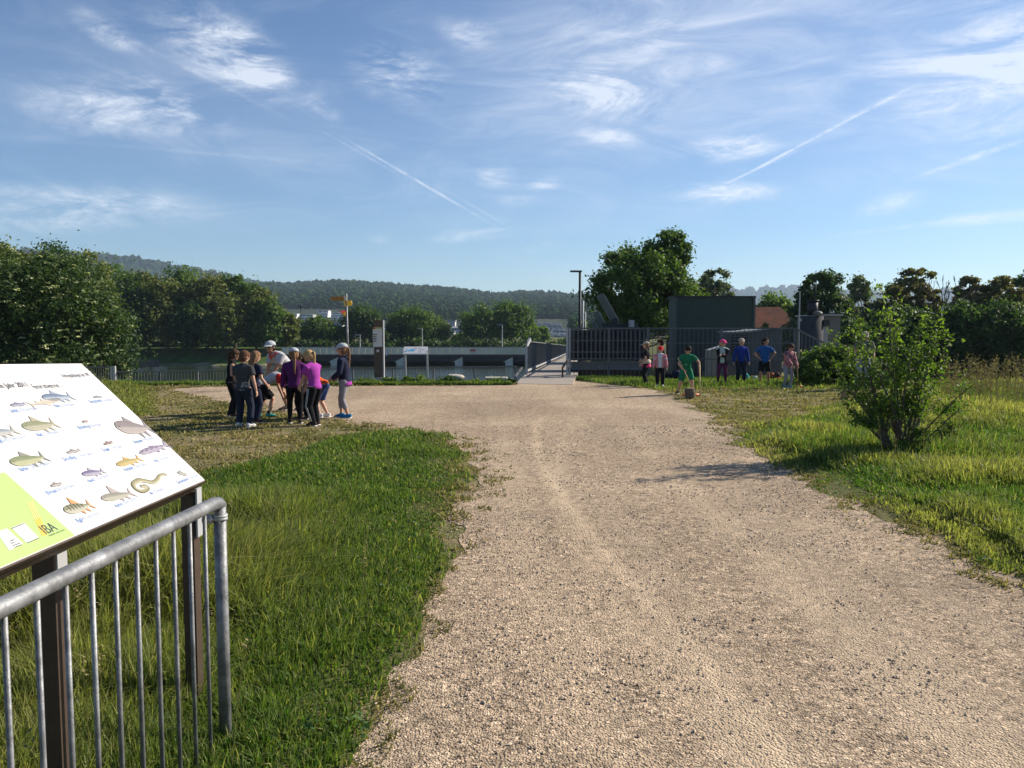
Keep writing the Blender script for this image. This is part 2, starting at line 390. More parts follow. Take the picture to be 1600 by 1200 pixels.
lus = t.mix(t.ramp(n2, [(.45, 0.), (.62, .8)]), lus, (0.15, 0.125, 0.06, 1))
colr = t.mix(s_.outputs[0], dry, lus); t.l.new(colr, b.inputs['Base Color']); b.inputs['Roughness'].default_value = 1.0; b.inputs['Specular IOR Level'].default_value = .1
bn = t.add('ShaderNodeBump'); bn.inputs['Strength'].default_value = .9; bn.inputs['Distance'].default_value = .05
t.l.new(t.math('ADD', n2, n1), bn.inputs['Height']); t.l.new(bn.outputs[0], b.inputs['Normal'])
g = obj_np('ground', np.stack([X.ravel(), Y.ravel(), Z.ravel()], 1), Fq, m, None, cols, True)
tag(g, kind='structure')

# gravel
def ragged(poly, step, amp, seed):
    out = []
    for i in range(len(poly)):
        p, q = poly[i], poly[(i + 1) % len(poly)]; L = np.linalg.norm(q - p); st = step if (abs(p[0]) + abs(p[1]) < 60) else 2.0
        n = max(1, min(400, int(L / st)))
        for k in range(n):
            c = p + (q - p) * k / n; out.append(c)
    out = np.array(out)
    dn = np.linalg.norm(out, axis=1); am = amp * np.clip(dn / 6, .5, 2.2)
    ox = (fbm(out[:, 0] * 1.6, out[:, 1] * 1.6, seed, 2) - .5) * 2 + (fbm(out[:, 0] * 4.5, out[:, 1] * 4.5, seed + 3, 2) - .5) * .35
    oy = (fbm(out[:, 0] * 1.6 + 99, out[:, 1] * 1.6, seed + 5, 2) - .5) * 2 + (fbm(out[:, 0] * 4.5, out[:, 1] * 4.5 + 44, seed + 8, 2) - .5) * .35
    keep = (out[:, 1] > 21.3)
    out[:, 0] += np.where(keep, 0, ox * am); out[:, 1] += np.where(keep, oy * .1, oy * am)
    return out
GRr = ragged(GR, .05, .22, 21)
tri = tessellate_polygon([[Vector((a, b, 0)) for a, b in GRr]])
Fg = []
for q in tri:
    q = tuple(q); a, b2, c = [GRr[i] for i in q]
    if (b2[0] - a[0]) * (c[1] - a[1]) - (b2[1] - a[1]) * (c[0] - a[0]) < 0: q = q[::-1]
    Fg.append(q)
m = bpy.data.materials.new('crushed_limestone_gravel'); m.use_nodes = True; t = NT(m.node_tree); b = t.n['Principled BSDF']
oc = t.add('ShaderNodeTexCoord').outputs['Object']
def voro(scale, feat='F1', rnd=1.0):
    v = t.add('ShaderNodeTexVoronoi', feature=feat); t.l.new(oc, v.inputs['Vector']); v.inputs['Scale'].default_value = scale; v.inputs['Randomness'].default_value = rnd; return v
v1 = voro(105); v2 = voro(62); v3 = voro(20)
base = t.mix(t.noise(oc, .7, 5, .6)[0], (0.400, 0.295, 0.195, 1), (0.505, 0.390, 0.268, 1))
fine_n = t.noise(oc, 180, 3, .7)[0]
def rnd(v, stops): 
    s = t.add('ShaderNodeSeparateColor'); t.l.new(v.outputs['Color'], s.inputs[0]); return t.ramp(s.outputs[0], stops), s
r1, s1 = rnd(v1, [(0., .62), (.25, .84), (.6, 1.0), (.85, 1.2), (1., 1.5)])
r2, s2 = rnd(v2, [(0., .35), (.14, .78), (.6, 1.0), (.88, 1.15), (1., 1.6)])
r3, s3 = rnd(v3, [(0., .62), (.2, .90), (.7, 1.0), (1., 1.30)])
big = t.ramp(t.noise(oc, 9, 4, .7)[0], [(.3, .84), (.7, 1.12)])
col = t.mix(1., base, r1, 'MULTIPLY'); col = t.mix(1., col, r2, 'MULTIPLY'); col = t.mix(.8, col, r3, 'MULTIPLY'); col = t.mix(1., col, big, 'MULTIPLY')
# worn wheel tracks: finer, paler dust along the way
mpn = t.add('ShaderNodeMapping'); t.l.new(oc, mpn.inputs[0]); mpn.inputs['Rotation'].default_value = (0, 0, R(-14)); mpn.inputs['Scale'].default_value = (1.5, .10, 1)
tr_ = t.ramp(t.noise(mpn.outputs[0], 1.1, 4, .55, .25)[0], [(.47, 0.), (.64, 1.)])
col = t.mix(t.math('MULTIPLY', tr_, .35), col, (0.50, 0.395, 0.275, 1))
sx_ = t.add('ShaderNodeSeparateXYZ'); t.l.new(oc, sx_.inputs[0])
def track(pts, w, amt):
    global col
    a_ = np.array([gp(*p) for p in pts]); k3, k2, k1, k0 = np.polyfit(a_[:, 1], a_[:, 0], 3); yy = sx_.outputs[1]
    fx = t.math('MULTIPLY_ADD', t.math('MULTIPLY_ADD', t.math('MULTIPLY_ADD', yy, k3, k2), yy, k1), yy, k0)
    wob = t.math('MULTIPLY', t.math('SUBTRACT', t.noise(oc, 1.6, 3, .6)[0], .5), .22)
    dd = t.math('ABSOLUTE', t.math('SUBTRACT', t.math('ADD', sx_.outputs[0], wob), fx)); mk = t.math('SUBTRACT', 1.0, t.math('DIVIDE', dd, w), clamp=True)
    rg = t.math('MULTIPLY', t.math('GREATER_THAN', yy, 1.5), t.math('SUBTRACT', 1.0, t.math('DIVIDE', yy, 15.5), clamp=True))
    mk = t.math('MULTIPLY', t.math('MULTIPLY', mk, t.ramp(t.noise(oc, 5, 5, .7)[0], [(.33, .3), (.55, 1.)])), t.math('MULTIPLY', t.math('MINIMUM', t.math('MULTIPLY', rg, 3.0), 1.0), amt))
    col = t.mix(mk, col, (0.62, 0.48, 0.32, 1))
track([(850, 650), (845, 700), (862, 760), (905, 830), (985, 895), (1060, 985), (1130, 1070), (1210, 1200)], .10, .85)
track([(905, 650), (880, 700), (872, 760), (900, 850), (960, 940), (1040, 1040), (1110, 1120), (1160, 1200)], .16, .45)
track([(960, 640), (1010, 700), (1080, 770), (1180, 860), (1290, 960), (1400, 1060), (1470, 1130), (1560, 1200)], .22, .40)
track([(800, 640), (790, 700), (800, 780), (830, 880), (860, 960), (900, 1060), (930, 1120), (960, 1200)], .25, .30)
lp = t.ramp(t.noise(oc, .35, 4, .6, .5)[0], [(.35, .80), (.65, 1.10)]); col = t.mix(1., col, lp, 'MULTIPLY')
t.l.new(col, b.inputs['Base Color']); b.inputs['Roughness'].default_value = .95; b.inputs['Specular IOR Level'].default_value = .15
h = t.math('ADD', t.math('MULTIPLY', t.math('SUBTRACT', .5, v1.outputs['Distance']), .6), t.math('MULTIPLY', s2.outputs[1], t.math('SUBTRACT', .9, v2.outputs['Distance'])))
h = t.math('ADD', h, t.math('MULTIPLY', t.noise(oc, 14, 4, .7)[0], .8))
bn = t.add('ShaderNodeBump'); bn.inputs['Strength'].default_value = 1.0; bn.inputs['Distance'].default_value = .011
t.l.new(h, bn.inputs['Height']); t.l.new(bn.outputs[0], b.inputs['Normal'])
pth = obj_np('path', np.c_[GRr, np.full(len(GRr), .004)], Fg, m); tag(pth, kind='structure')
pth['label'] = 'wide path of pale crushed gravel'

# loose pebbles
def scatter(n, x0, x1, y0, y1, seed):
    r = np.random.default_rng(seed); return r.uniform(x0, x1, n), r.uniform(y0, y1, n), r
xs, ys, r = scatter(170000, -2.5, 7.5, 2.3, 13, 5)
pr = np.clip((3.2 / ys) ** 1.2, 0, 1); vis = np.abs(xs) < ys * .68 + .3
k = vis & (r.random(len(xs)) < pr) & (inside(GR, xs, ys) | (inside(GR, xs + .35, ys) & (r.random(len(xs)) < .3)))
clus = fbm(xs * 1.7, ys * 1.7, 31); k &= (r.random(len(xs)) < smooth(.40, .66, clus) * .7 + .10)
xs = xs[k]; ys = ys[k]; n = len(xs)
octv = np.array([(1, 0, 0), (0, 1, 0), (-1, 0, 0), (0, -1, 0), (0, 0, .8), (0, 0, -.6)], float)
octf = np.array([(0, 1, 4), (1, 2, 4), (2, 3, 4), (3, 0, 4), (1, 0, 5), (2, 1, 5), (3, 2, 5), (0, 3, 5)])
sz = .0022 + .0060 * r.random(n) ** 3.5 + .0006 * ys; an = r.uniform(0, 6.28, n)
V = octv[None] * (1 + .35 * (r.random((n, 6, 1)) - .5)) * sz[:, None, None]
V = V * np.stack([r.uniform(.8, 1.5, n), r.uniform(.7, 1.1, n), r.uniform(.5, .9, n)], 1)[:, None, :]
ca, sa = np.cos(an)[:, None], np.sin(an)[:, None]
V = np.stack([V[..., 0] * ca - V[..., 1] * sa, V[..., 0] * sa + V[..., 1] * ca, V[..., 2]], 2)
V += np.stack([xs, ys, np.full(n, .006) + sz * .25], 1)[:, None, :]
Fp = (octf[None] + (np.arange(n) * 6)[:, None, None]).reshape(-1, 3)
br = r.random(n)[:, None]; base = np.array([.50, .40, .29]) * (0.5 + br ** .7 * .95) * (1 + .06 * (r.random((n, 3)) - .5))
cc = np.repeat(base, 6, 0)
tag(obj_np('pebbles', V.reshape(-1, 3), Fp, attr_mat('pebble_stone', .9, .2), None, cc), 'loose pale pebbles lying on the gravel path', 'gravel', kind='stuff')

# water
m = bpy.data.materials.new('river_water'); m.use_nodes = True; t = NT(m.node_tree); b = t.n['Principled BSDF']
b.inputs['Base Color'].default_value = (0.020, 0.030, 0.014, 1); b.inputs['Roughness'].default_value = .10; b.inputs['Specular IOR Level'].default_value = .8
oc = t.add('ShaderNodeTexCoord').outputs['Object']; mpn = t.add('ShaderNodeMapping'); t.l.new(oc, mpn.inputs[0]); mpn.inputs['Scale'].default_value = (.5, 1.3, 1)
f = t.noise(mpn.outputs[0], 1.3, 5, .6)[0]; bn = t.add('ShaderNodeBump'); bn.inputs['Strength'].default_value = .6; bn.inputs['Distance'].default_value = .15
t.l.new(f, bn.inputs['Height']); t.l.new(bn.outputs[0], b.inputs['Normal'])
WZ = -4.5
w = obj_np('water', [(-120, 24, WZ), (60, 24, WZ), (60, 142, WZ), (-120, 142, WZ)], [(0, 1, 2, 3)], m); tag(w, kind='structure')

# hills
def ridge_fn(pts, Yr, drop):
    a = np.array(pts, float); xw = (a[:, 0] - 800) / F_PX * Yr; zw = CAM_H + (512 - a[:, 1]) / F_PX * Yr - drop
    return lambda x: np.interp(x, xw, zw)
M_hill = mat('hill_meadow_green', (0.016, 0.030, 0.012), 1.0, .3, .01, 0)
M_wood_far = leaf_mat('hill_forest_green', (0.014, 0.036, 0.012), (0.042, 0.078, 0.022), .0, rough=1.0, spec=0.0)
def hill(name, pts, Y0, Yr, drop, x0, x1, step, treesize, n, seed, houses=()):
    rf = ridge_fn(pts, Yr, drop)
    def hz(x, y):
        s = np.clip((y - Y0) / (Yr - Y0), 0, 1); s2 = np.clip((y - Yr) / 400, 0, 1)
        px_x = x * Yr / np.maximum(y, 1)
        return -2 + (rf(px_x) + 2) * (s ** 1.25) * (1 - .6 * s2 * s2) + 6 * (fbm(x / 90, y / 90, seed) - .5) * s * (1 - s * .8)
    ax_ = np.arange(x0, x1 + 1, step); ay_ = np.arange(Y0, Yr + 401, step)
    X, Y = np.meshgrid(ax_, ay_); Z = hz(X, Y); nx = len(ax_)
    idx = (np.arange(len(ay_) - 1)[:, None] * nx + np.arange(nx - 1)[None, :]).ravel()
    o = obj_np(name, np.stack([X.ravel(), Y.ravel(), Z.ravel()], 1), np.stack([idx, idx + 1, idx + nx + 1, idx + nx], 1), M_hill, None, None, True); tag(o, kind='structure')
    r = np.random.default_rng(seed); tx = r.uniform(x0, x1, n); ty = r.uniform(Y0 + 10, Yr + 30, n)
    px = 800 + tx / ty * F_PX; zz = hz(tx, ty); py = 512 - (zz - CAM_H) / ty * F_PX
    keep = (px > -50) & (px < 1650)
    for (a, b_, c, d) in houses: keep &= ~((px > a) & (px < b_) & (py > c) & (py < d))
    tx, ty, zz = tx[keep], ty[keep], zz[keep]; n = len(tx)
    U = []; mm = 7; kk = 5
    for i in range(1, kk):
        th = math.pi * i / kk
        for q in range(mm): U.append((math.sin(th) * math.cos(6.283 * q / mm + i), math.sin(th) * math.sin(6.283 * q / mm + i), math.cos(th)))
    U += [(0, 0, 1.05), (0, 0, -1)]; U = np.array(U); fs = []
    for i in range(kk - 2):
        for q in range(mm): q2 = (q + 1) % mm; fs += [(i * mm + q, (i + 1) * mm + q, (i + 1) * mm + q2), (i * mm + q, (i + 1) * mm + q2, i * mm + q2)]
    T = (kk - 1) * mm
    for q in range(mm): q2 = (q + 1) % mm; fs += [(T, q, q2), (T + 1, (kk - 2) * mm + q2, (kk - 2) * mm + q)]
    fs = np.array(fs); nv = len(U)
    con = r.random(n) < .10
    treesize = treesize * np.clip(ty / 1250, .42, 1.6)
    rad = treesize * r.uniform(.6, 1.25, n) * np.where(con, .55, 1); hh = treesize * r.uniform(.9, 1.5, n) * np.where(con, 1.15, 1)
    V = U[None] * (1 + .45 * (r.random((n, nv, 1)) - .5))
    tap = np.where(con[:, None], np.clip(.55 - .5 * V[..., 2], .03, 1.2), 1.0)
    V = np.stack([V[..., 0] * rad[:, None] * tap, V[..., 1] * rad[:, None] * tap, (V[..., 2] + .6) * hh[:, None]], 2) + np.stack([tx, ty, zz], 1)[:, None, :]
    pat = fbm(tx / 60, ty / 60, seed + 4)
    c0 = np.clip(.15 + .8 * (pat - .3) + r.uniform(-.25, .3, n), 0, 1) * np.where(con, .15, 1); c1 = np.clip(r.uniform(.3, .7, n), 0, 1) * np.where(con, .5, 1)
    cc = np.repeat(np.stack([c0, c1, c1], 1), nv, 0)
    f = obj_np(name.replace('hill', 'hillside') + '_forest', V.reshape(-1, 3), (fs[None] + (np.arange(n) * nv)[:, None, None]).reshape(-1, 3), M_wood_far, None, cc)
    return f, hz
f1, hz_main = hill('hill', [(250, 470), (330, 458), (380, 452), (400, 448), (460, 449), (520, 445), (560, 446), (600, 449), (640, 452), (700, 456), (740, 461), (780, 465), (820, 462), (860, 463), (900, 467), (960, 470), (1060, 476), (1200, 492), (1350, 505)],
              300, 1500, 9, -900, 620, 15, 6.8, 26000, 41, [(425, 548, 483, 560), (826, 892, 499, 560), (596, 612, 503, 560), (660, 728, 503, 560)])
tag(f1, 'dense mixed forest covering the long hill beyond the river', 'forest', kind='stuff')
f2, _h = hill('distant_hill', [(-200, 400), (60, 404), (130, 409), (200, 414), (250, 422), (300, 431), (380, 448), (460, 468), (560, 490)], 1300, 2100, 7, -1900, -280, 25, 9, 7000, 42)
tag(f2, 'dark forest on the higher distant hill carrying the thin mast', 'forest', kind='stuff')
f3, _h = hill('blue_hill', [(1000, 480), (1080, 468), (1150, 463), (1185, 465), (1230, 460), (1290, 464), (1400, 470), (1500, 465), (1600, 470), (1750, 480)], 2700, 4000, 4, 500, 3300, 50, 15, 3000, 43)
tag(f3, 'faint forest on the far blue hill behind the red roof', 'forest', kind='stuff')
mt = MB(); pm = at(191, 413, 2080); mt.tube([pm + (0, 0, -14), pm + (0, 0, 20)], [1.5, .8], 6)
tag(mt.build('radio_mast', M_steel), 'thin radio mast on top of the distant hill', 'mast')

# haze
hb = MB(); hb.box((-2300, -40, -9), (3700, 4500, 215))
hm = bpy.data.materials.new('thin_haze'); hm.use_nodes = True; t = NT(hm.node_tree); t.n.remove(t.n['Principled BSDF'])
pv = t.add('ShaderNodeVolumePrincipled'); pv.inputs['Color'].default_value = (.62, .80, 1.0, 1); pv.inputs['Density'].default_value = 0.00014; pv.inputs['Anisotropy'].default_value = .2
t.l.new(pv.outputs[0], t.n['Material Output'].inputs['Volume'])
tag(hb.build('haze', hm), kind='stuff')
#@@STRUCT
# ------------------------------------------------------------------ left railing and information board close to the camera
A0 = Vector(at(343, 783, 2.93)); dr = Vector(ray(890, 517)).normalized()
rail = thing('railing', 'galvanised tube railing with thin bars beside the fish board', 'railing', (A0.x, A0.y, 0))
A1 = A0 - dr * 3.4
b = MB(); pts = [A0 - dr * k for k in (3.4, 2, 1, .045)] + [A0 - dr * .012 + Vector((0, 0, -.006)), A0 + dr * .01 + Vector((0, 0, -.022))]
b.tube(pts, [.0242] * 4 + [.0242, .022], 20); b.build('top_tube', M_galv, rail, True)
for q in (0, 3.38):
    p = A0 - dr * q; b = MB(); b.tube([(p.x, p.y, -.05), (p.x, p.y, p.z - .012)], .0225, 18); b.build('post', M_galv, rail, True)
b = MB(); zz = .015; b.tube([(A0.x, A0.y, zz), (A1.x, A1.y, zz)], .014, 12); b.build('bottom_tube', M_galv, rail, True)
for k in range(28):
    q = .125 + .1125 * k; p = A0 - dr * q; b = MB(); b.tube([(p.x, p.y, zz), (p.x, p.y, p.z)], .0072, 10); b.build('bar', M_galv, rail, True)
b = MB()
for z_ in (-.052, -.062): b.tube([(A0.x, A0.y, A0.z + z_ - .008), (A0.x, A0.y, A0.z + z_ + .002)], .0275, 20)
b.box((A0.x - .055, A0.y - .03, A0.z - .078), (A0.x - .02, A0.y - .012, A0.z - .046)); b.tube([(A0.x - .05, A0.y - .045, A0.z - .062), (A0.x - .01, A0.y - .02, A0.z - .062)], .006, 8)
b.build('clamp', M_lsteel, rail, True)
b = MB(); b.tube([(A0.x, A0.y, -.02), (A0.x, A0.y, .01), (A0.x, A0.y, .06)], [.04, .036, .026], 9); b.build('post_footing', M_stone, rail)

d_u = Vector(ray(756, 562)).normalized()
B1 = Vector(at(320, 750, 3.3)); q_ = Vector(ray(127, 568)); T1 = Vector((0, 0, CAM_H)) + q_ * ((B1 - Vector((0, 0, CAM_H))).dot(d_u) / q_.dot(d_u))
v_u = (T1 - B1); BH = v_u.length; v_u.normalize(); n_u = d_u.cross(v_u).normalized()
if n_u.z < 0: n_u = -n_u
BL = 2.5
def bp(px, py):
    """board coordinates (u from the far lower corner backwards, v up) of a mark seen at px,py"""
    r = Vector(ray(px, py)); c = Vector((0, 0, CAM_H)); tt = (B1 - c).dot(n_u) / r.dot(n_u); p = c + r * tt - B1
    return (p.dot(d_u), p.dot(v_u))
board = thing('information_board', 'slanted white fish information board on brown posts with a pale green corner', 'information board', (B1.x, B1.y, 0))
O = B1
b = MB(); b.prism([(-BL, 0), (0, 0), (0, BH), (-BL, BH)], d_u, v_u, n_u, O - n_u * .006, .006); pan = b.build('panel', M_white, board)
b = MB(); e = .012
b.prism([(-BL - e, -.004), (e, -.004), (e, BH + .004), (-BL - e, BH + .004)], d_u, v_u, n_u, O - n_u * .026, .0195)
b.prism([(-BL, .0), (-.0, .0), (-.0, .05), (-BL, .05)], d_u, v_u, n_u, O - n_u * .07, .043); b.prism([(-BL, BH - .05), (0, BH - .05), (0, BH), (-BL, BH)], d_u, v_u, n_u, O - n_u * .06, .033)
b.build('frame', M_brown, board)
for u, vv, pw in ((-.07, .055, .05), (-1.02, .14, .065), (-1.9, .14, .065)):
    ft = O + d_u * u + v_u * vv; b = MB()
    b.beam((ft.x, ft.y, -.3), (ft.x, ft.y, ft.z - .05 * (1 + (vv < .1) * .6)), pw, .06); po = b.build('post', M_brown, board)
    b = MB(); b.beam((ft.x + .036, ft.y, ft.z - .26), (ft.x + .036, ft.y, ft.z - .06), .008, .05); b.build('bracket', M_lsteel, po)
def decal(name, pts, mat_, h=.0008, t=.0006, par=None, colors=None):
    b = MB(); b.prism([bp(*p) for p in pts], d_u, v_u, n_u, O + n_u * (h - t), t); return b.build(name, mat_, par or pan)
M_green = mat('pale_green_print', (0.34, 0.47, 0.16), .5, .03, 5); M_ink = mat('dark_ink', (0.06, 0.06, 0.07), .6, .1, 5)
M_blue = mat('blue_ink', (0.10, 0.20, 0.42), .6, .1, 5); M_pblue = mat('pale_blue_ink', (0.26, 0.34, 0.50), .6, .1, 5)
M_yel = mat('yellow_print', (0.62, 0.42, 0.06), .6, .1, 5); M_grey = mat('pale_map_print', (0.48, 0.48, 0.48), .6, .12, 60); M_pale = mat('pale_print', (0.80, 0.70, 0.58), .6, .05, 5)
u1, v1_ = bp(7, 738); u2, v2_ = bp(114, 834)
b = MB(); b.prism([(-BL + .01, .002), (u2, .002), (u1, v1_), (-BL + .01, v1_)], d_u, v_u, n_u, O + n_u * .0002, .0006); b.build('green_field', M_green, pan)
decal('white_map_card', [(17, 825), (37, 817), (60, 840), (41, 849)], M_grey, .0014); decal('white_map_card', [(-6, 832), (10, 826), (36, 850), (14, 861)], M_grey, .0014)
M_yel2 = mat('pale_yellow_print', (0.56, 0.50, 0.20), .6, .1, 5)
for k in range(4):
    x0 = 41 + k * 2.6; x1 = 66 + k * 2.2
    decal('yellow_stripe', [(x0, 786 - k * .9), (x0 + 1.5, 785.5 - k * .9), ((x0 + x1) / 2 + 1.4, 812 - k), ((x0 + x1) / 2, 812.6 - k)], M_yel2, .0014); decal('yellow_stripe', [((x0 + x1) / 2, 812.6 - k), ((x0 + x1) / 2 + 1.4, 812 - k), (x1 + 1.2, 838 - k * .8), (x1, 838.4 - k * .8)], M_yel, .0014)
for (a, c, w_) in ((14, 846, 7), (16, 849.5, 5), (19, 853, 11), (22, 855.5, 11)): decal('print_line', [(a, c), (a + w_, c - w_ * .38), (a + w_ + .6, c - w_ * .38 + .9), (a + .6, c + .9)], M_ink, .0020)
decal('print_line', [(17, 826), (37, 818.2), (37.6, 819), (17.6, 826.8)], M_ink, .0020); decal('print_line', [(42, 848.5), (60, 841), (60.5, 841.8), (42.6, 849.3)], M_ink, .0020)

def text_mesh(s, name, mat_, parent, o, ax, ay, an, h, sx=1.0, bold=0.0, ext=0.0005, align='LEFT'):
    cu = bpy.data.curves.new(name, 'FONT'); cu.body = s; cu.size = 1.0; cu.extrude = 0; cu.offset = bold; cu.align_x = align; cu.resolution_u = 3
    to = bpy.data.objects.new(name, cu); me = bpy.data.meshes.new_from_object(to)
    n = len(me.vertices); co = np.empty(n * 3, np.float32); me.vertices.foreach_get('co', co); co = co.reshape(-1, 3)
    fs = [tuple(p.vertices) for p in me.polygons]
    bpy.data.objects.remove(to); bpy.data.curves.remove(cu); bpy.data.meshes.remove(me)
    o, ax, ay, an = [np.array(q, float) for q in (o, ax, ay, an)]
    V = o + co[:, :1] * h * sx * ax + co[:, 1:2] * h * ay + an * ext
    return obj_np(name, V, fs, mat_, parent)
def btext(s, px, py, hpx, mat_, sx=.62, bold=.012, skew=0):
    u, v = bp(px, py); hh = abs(bp(px, py - hpx)[1] - v) * 2.1
    o = text_mesh(s, 'lettering', mat_, pan, O + d_u * u + v_u * v, d_u, v_u, n_u, hh, sx, bold, .0020)
    return o
def wtext(s, px, py, px2, hpx, m_, bold=.012, h=.0020):
    """a line of writing from px to px2 along the board"""
    u, v = bp(px, py); u2 = bp(px2, py + (562 - py) * (px2 - px) / (756 - px))[0]; hh = abs(bp(px, py - hpx)[1] - v) * 2.1
    cu = bpy.data.curves.new('w', 'FONT'); cu.body = s; to = bpy.data.objects.new('w', cu); me = bpy.data.meshes.new_from_object(to); wd = max(q.co.x for q in me.vertices)
    bpy.data.objects.remove(to); bpy.data.curves.remove(cu); bpy.data.meshes.remove(me)
    text_mesh(s, 'lettering', m_, pan, O + d_u * u + v_u * v, d_u, v_u, n_u, hh, (u2 - u) / (wd * hh), bold, h)
wtext('Fische gezählt im Jahr 2011', -66, 611, 45, 6.0, M_ink, .008); wtext('Ferner schwammen ...', 54, 608, 99, 5, M_ink, .012)
wtext('Aufstiegszählungen seit 1992', 99, 590, 142, 4.0, M_ink, .008)
for nm, cnt, px, py, hp, pe in (('Laube', '2333 Exemplare', 18, 645, 5, 61), ('Nase', '35 Exemplare', 87, 637, 4.6, 118), ('Bartgrundel', '3 Exemplare', 142, 630, 4.2, 178), ('Rotauge', '2005 Exemplare', -14, 694, 5.4, 42),
      ('Alet', '715 Exemplare', 60, 682.5, 5, 94), ('Bitterling', '6 Exemplare', 124, 671, 4.6, 160), ('Brachsmen', '14 Exemplare', 211, 693.5, 4.8, 242), ('Groppe', '11 Exemplare', 162, 706, 4.8, 193),
      ('Gründling', '113 Exemplare', 101, 721, 5.2, 146), ('Barbe', '1708 Exemplare', 33, 737, 5.6, 79), ('Wels', '1 Exemplar', 243, 723, 4.6, 264), ('Rotfeder', '9 Exemplare', 196, 737, 5, 230), ('Hasel', '29 Exemplare', 139, 754.5, 5, 171),
      ('Elritze', '338 Exemplare', 75, 773.5, 5.4, 118), ('Aal', '17 Exemplare', 236, 773.5, 5, 257), ('Sonnenbarsch', '1 Exemplar', 279, 756.5, 4.8, 310), ('Äsche', '5 Exemplare', 182, 793.5, 5.4, 214), ('Egli', '42 Exemplare', 122, 817, 5.8, 157)):
    fr = (len(nm) + .5) / (len(nm) + len(cnt) + 1.0) * 1.04; pm = px + (pe - px) * fr
    wtext(nm, px, py, pm - 1, hp * .85, M_blue, .016); wtext(cnt, pm, py + (562 - py) * (pm - px) / (756 - px), pe, hp * .8, M_pblue, .0)
wtext('IBA', 71, 836, 91, 12, M_ink, -.004); wtext('WASSER UND FISCH', 77, 839, 101, 2.0, M_ink, 0)
M_fish = attr_mat('printed_fish', .55, .2)
def fish(x0, y0, x1, y1, hpx, back, belly, fin, dors=.5, kind=None):
    """(x0,y0) snout, (x1,y1) tail tip in the photo, converted onto the board"""
    a = Vector(bp(x0, y0)); c = Vector(bp(x1, y1)); L = (c - a).length; ex = (c - a).normalized(); ey = Vector((-ex.y, ex.x))
    hh = abs(bp((x0 + x1) / 2, (y0 + y1) / 2 - hpx / 2)[1] - bp((x0 + x1) / 2, (y0 + y1) / 2 + hpx / 2)[1]) / L * .86
    V = []; F = []; C = []
    def poly(ps, cols, lift=0.0):
        bb = len(V)
        for (s_, t_), cl_ in zip(ps, cols): q = a + ex * (s_ * L) + ey * (t_ * L); V.append(O + d_u * q.x + v_u * q.y + n_u * (.0022 + lift)); C.append(cl_)
        F.append(tuple(range(bb, bb + len(ps))))
    fins = [[(.36, hh * .42), (.42, hh * .5 + dors * hh), (.60, hh * .40)], [(.80, -hh * .1), (.93, hh * .6 + .05), (.90, 0), (1.0, -hh * .45 - .04), (.80, -.01)], [(.44, -hh * .42), (.53, -hh * .85), (.56, -hh * .38)], [(.62, -hh * .35), (.74, -hh * .75), (.73, -hh * .2)]]
    for f_ in fins: poly(f_, [tuple(q * .62 for q in fin)] * len(f_))
    N = 16; prof = [math.sin(math.pi * min(1, (i / N) ** .62 * .97)) ** .75 for i in range(N + 1)]
    mid = lambda s_: (0.0 if kind != 'eel' else .16 * math.sin(s_ * 7.5))
    sc_ = .5 * hh
    for i in range(N):
        for (t0, t1, ca, cb) in ((1.0, .35, back, back), (.35, -.3, back, belly), (-.3, -1.0, belly, belly)):
            s0, s1 = i / N * .86, (i + 1) / N * .86; w0 = max(prof[i], .16 if i else .12) * sc_; w1 = max(prof[i + 1], .2) * sc_
            st = .45 if (kind == 'striped' and i in (3, 5, 7, 9, 11) and t0 > 0) else 1.0
            if kind == 'spots' and (i * 7 + int(t0 * 3)) % 3 == 0: st = 1.5
            ca2 = tuple(q * st * .50 for q in ca); cb2 = tuple(q * .60 * (st if t1 > -.5 else 1) for q in cb)
            poly([(s0, t0 * w0 + mid(s0)), (s0, t1 * w0 + mid(s0)), (s1, t1 * w1 + mid(s1)), (s1, t0 * w1 + mid(s1))], [ca2, cb2, cb2, ca2], .0004)
    e_ = hh * .06; poly([(.09, hh * .10 + mid(.09)), (.09 + e_, hh * .04 + mid(.09)), (.09, -hh * .02 + mid(.09)), (.09 - e_, hh * .04 + mid(.09))], [(.05, .05, .06)] * 4, .0010)
    obj_np('printed_fish', V, F, M_fish, pan, np.array(C))
gr_, pu_, ol_ = (.30, .34, .42), (.26, .23, .34), (.34, .36, .22)
fish(16, 634, 41, 631, 6, pu_, (.5, .5, .6), (.5, .5, .58)); fish(94, 624, 43, 634, 8, (.72, .64, .52), (.74, .68, .58), (.74, .66, .56)); fish(66, 622, 115, 620, 14, (.22, .28, .40), (.55, .62, .72), (.42, .46, .55), .55)
fish(145, 621, 160, 620, 3.5, gr_, (.5, .48, .46), gr_); fish(-30, 679, 28, 673, 16, (.35, .40, .45), (.62, .62, .6), (.50, .48, .42)); fish(35, 668, 90, 662, 19, ol_, (.58, .56, .42), (.50, .47, .36), .6)
fish(128, 660, 138, 658, 4, (.35, .28, .26), (.5, .42, .4), (.5, .4, .36)); fish(181, 668, 237, 669, 29, (.33, .29, .29), (.56, .50, .46), (.34, .31, .33), .35)
fish(162, 695, 176, 690, 5, (.30, .20, .18), (.45, .36, .32), (.36, .26, .22)); fish(104, 708, 126, 703, 6, (.34, .32, .34), (.58, .54, .5), (.48, .44, .42), .6)
fish(16, 724, 74, 714, 20, (.30, .34, .20), (.60, .60, .38), (.34, .34, .30), .5); fish(218, 709, 264, 694, 12, (.28, .24, .32), (.48, .44, .52), (.36, .32, .40), .2, 'spots')
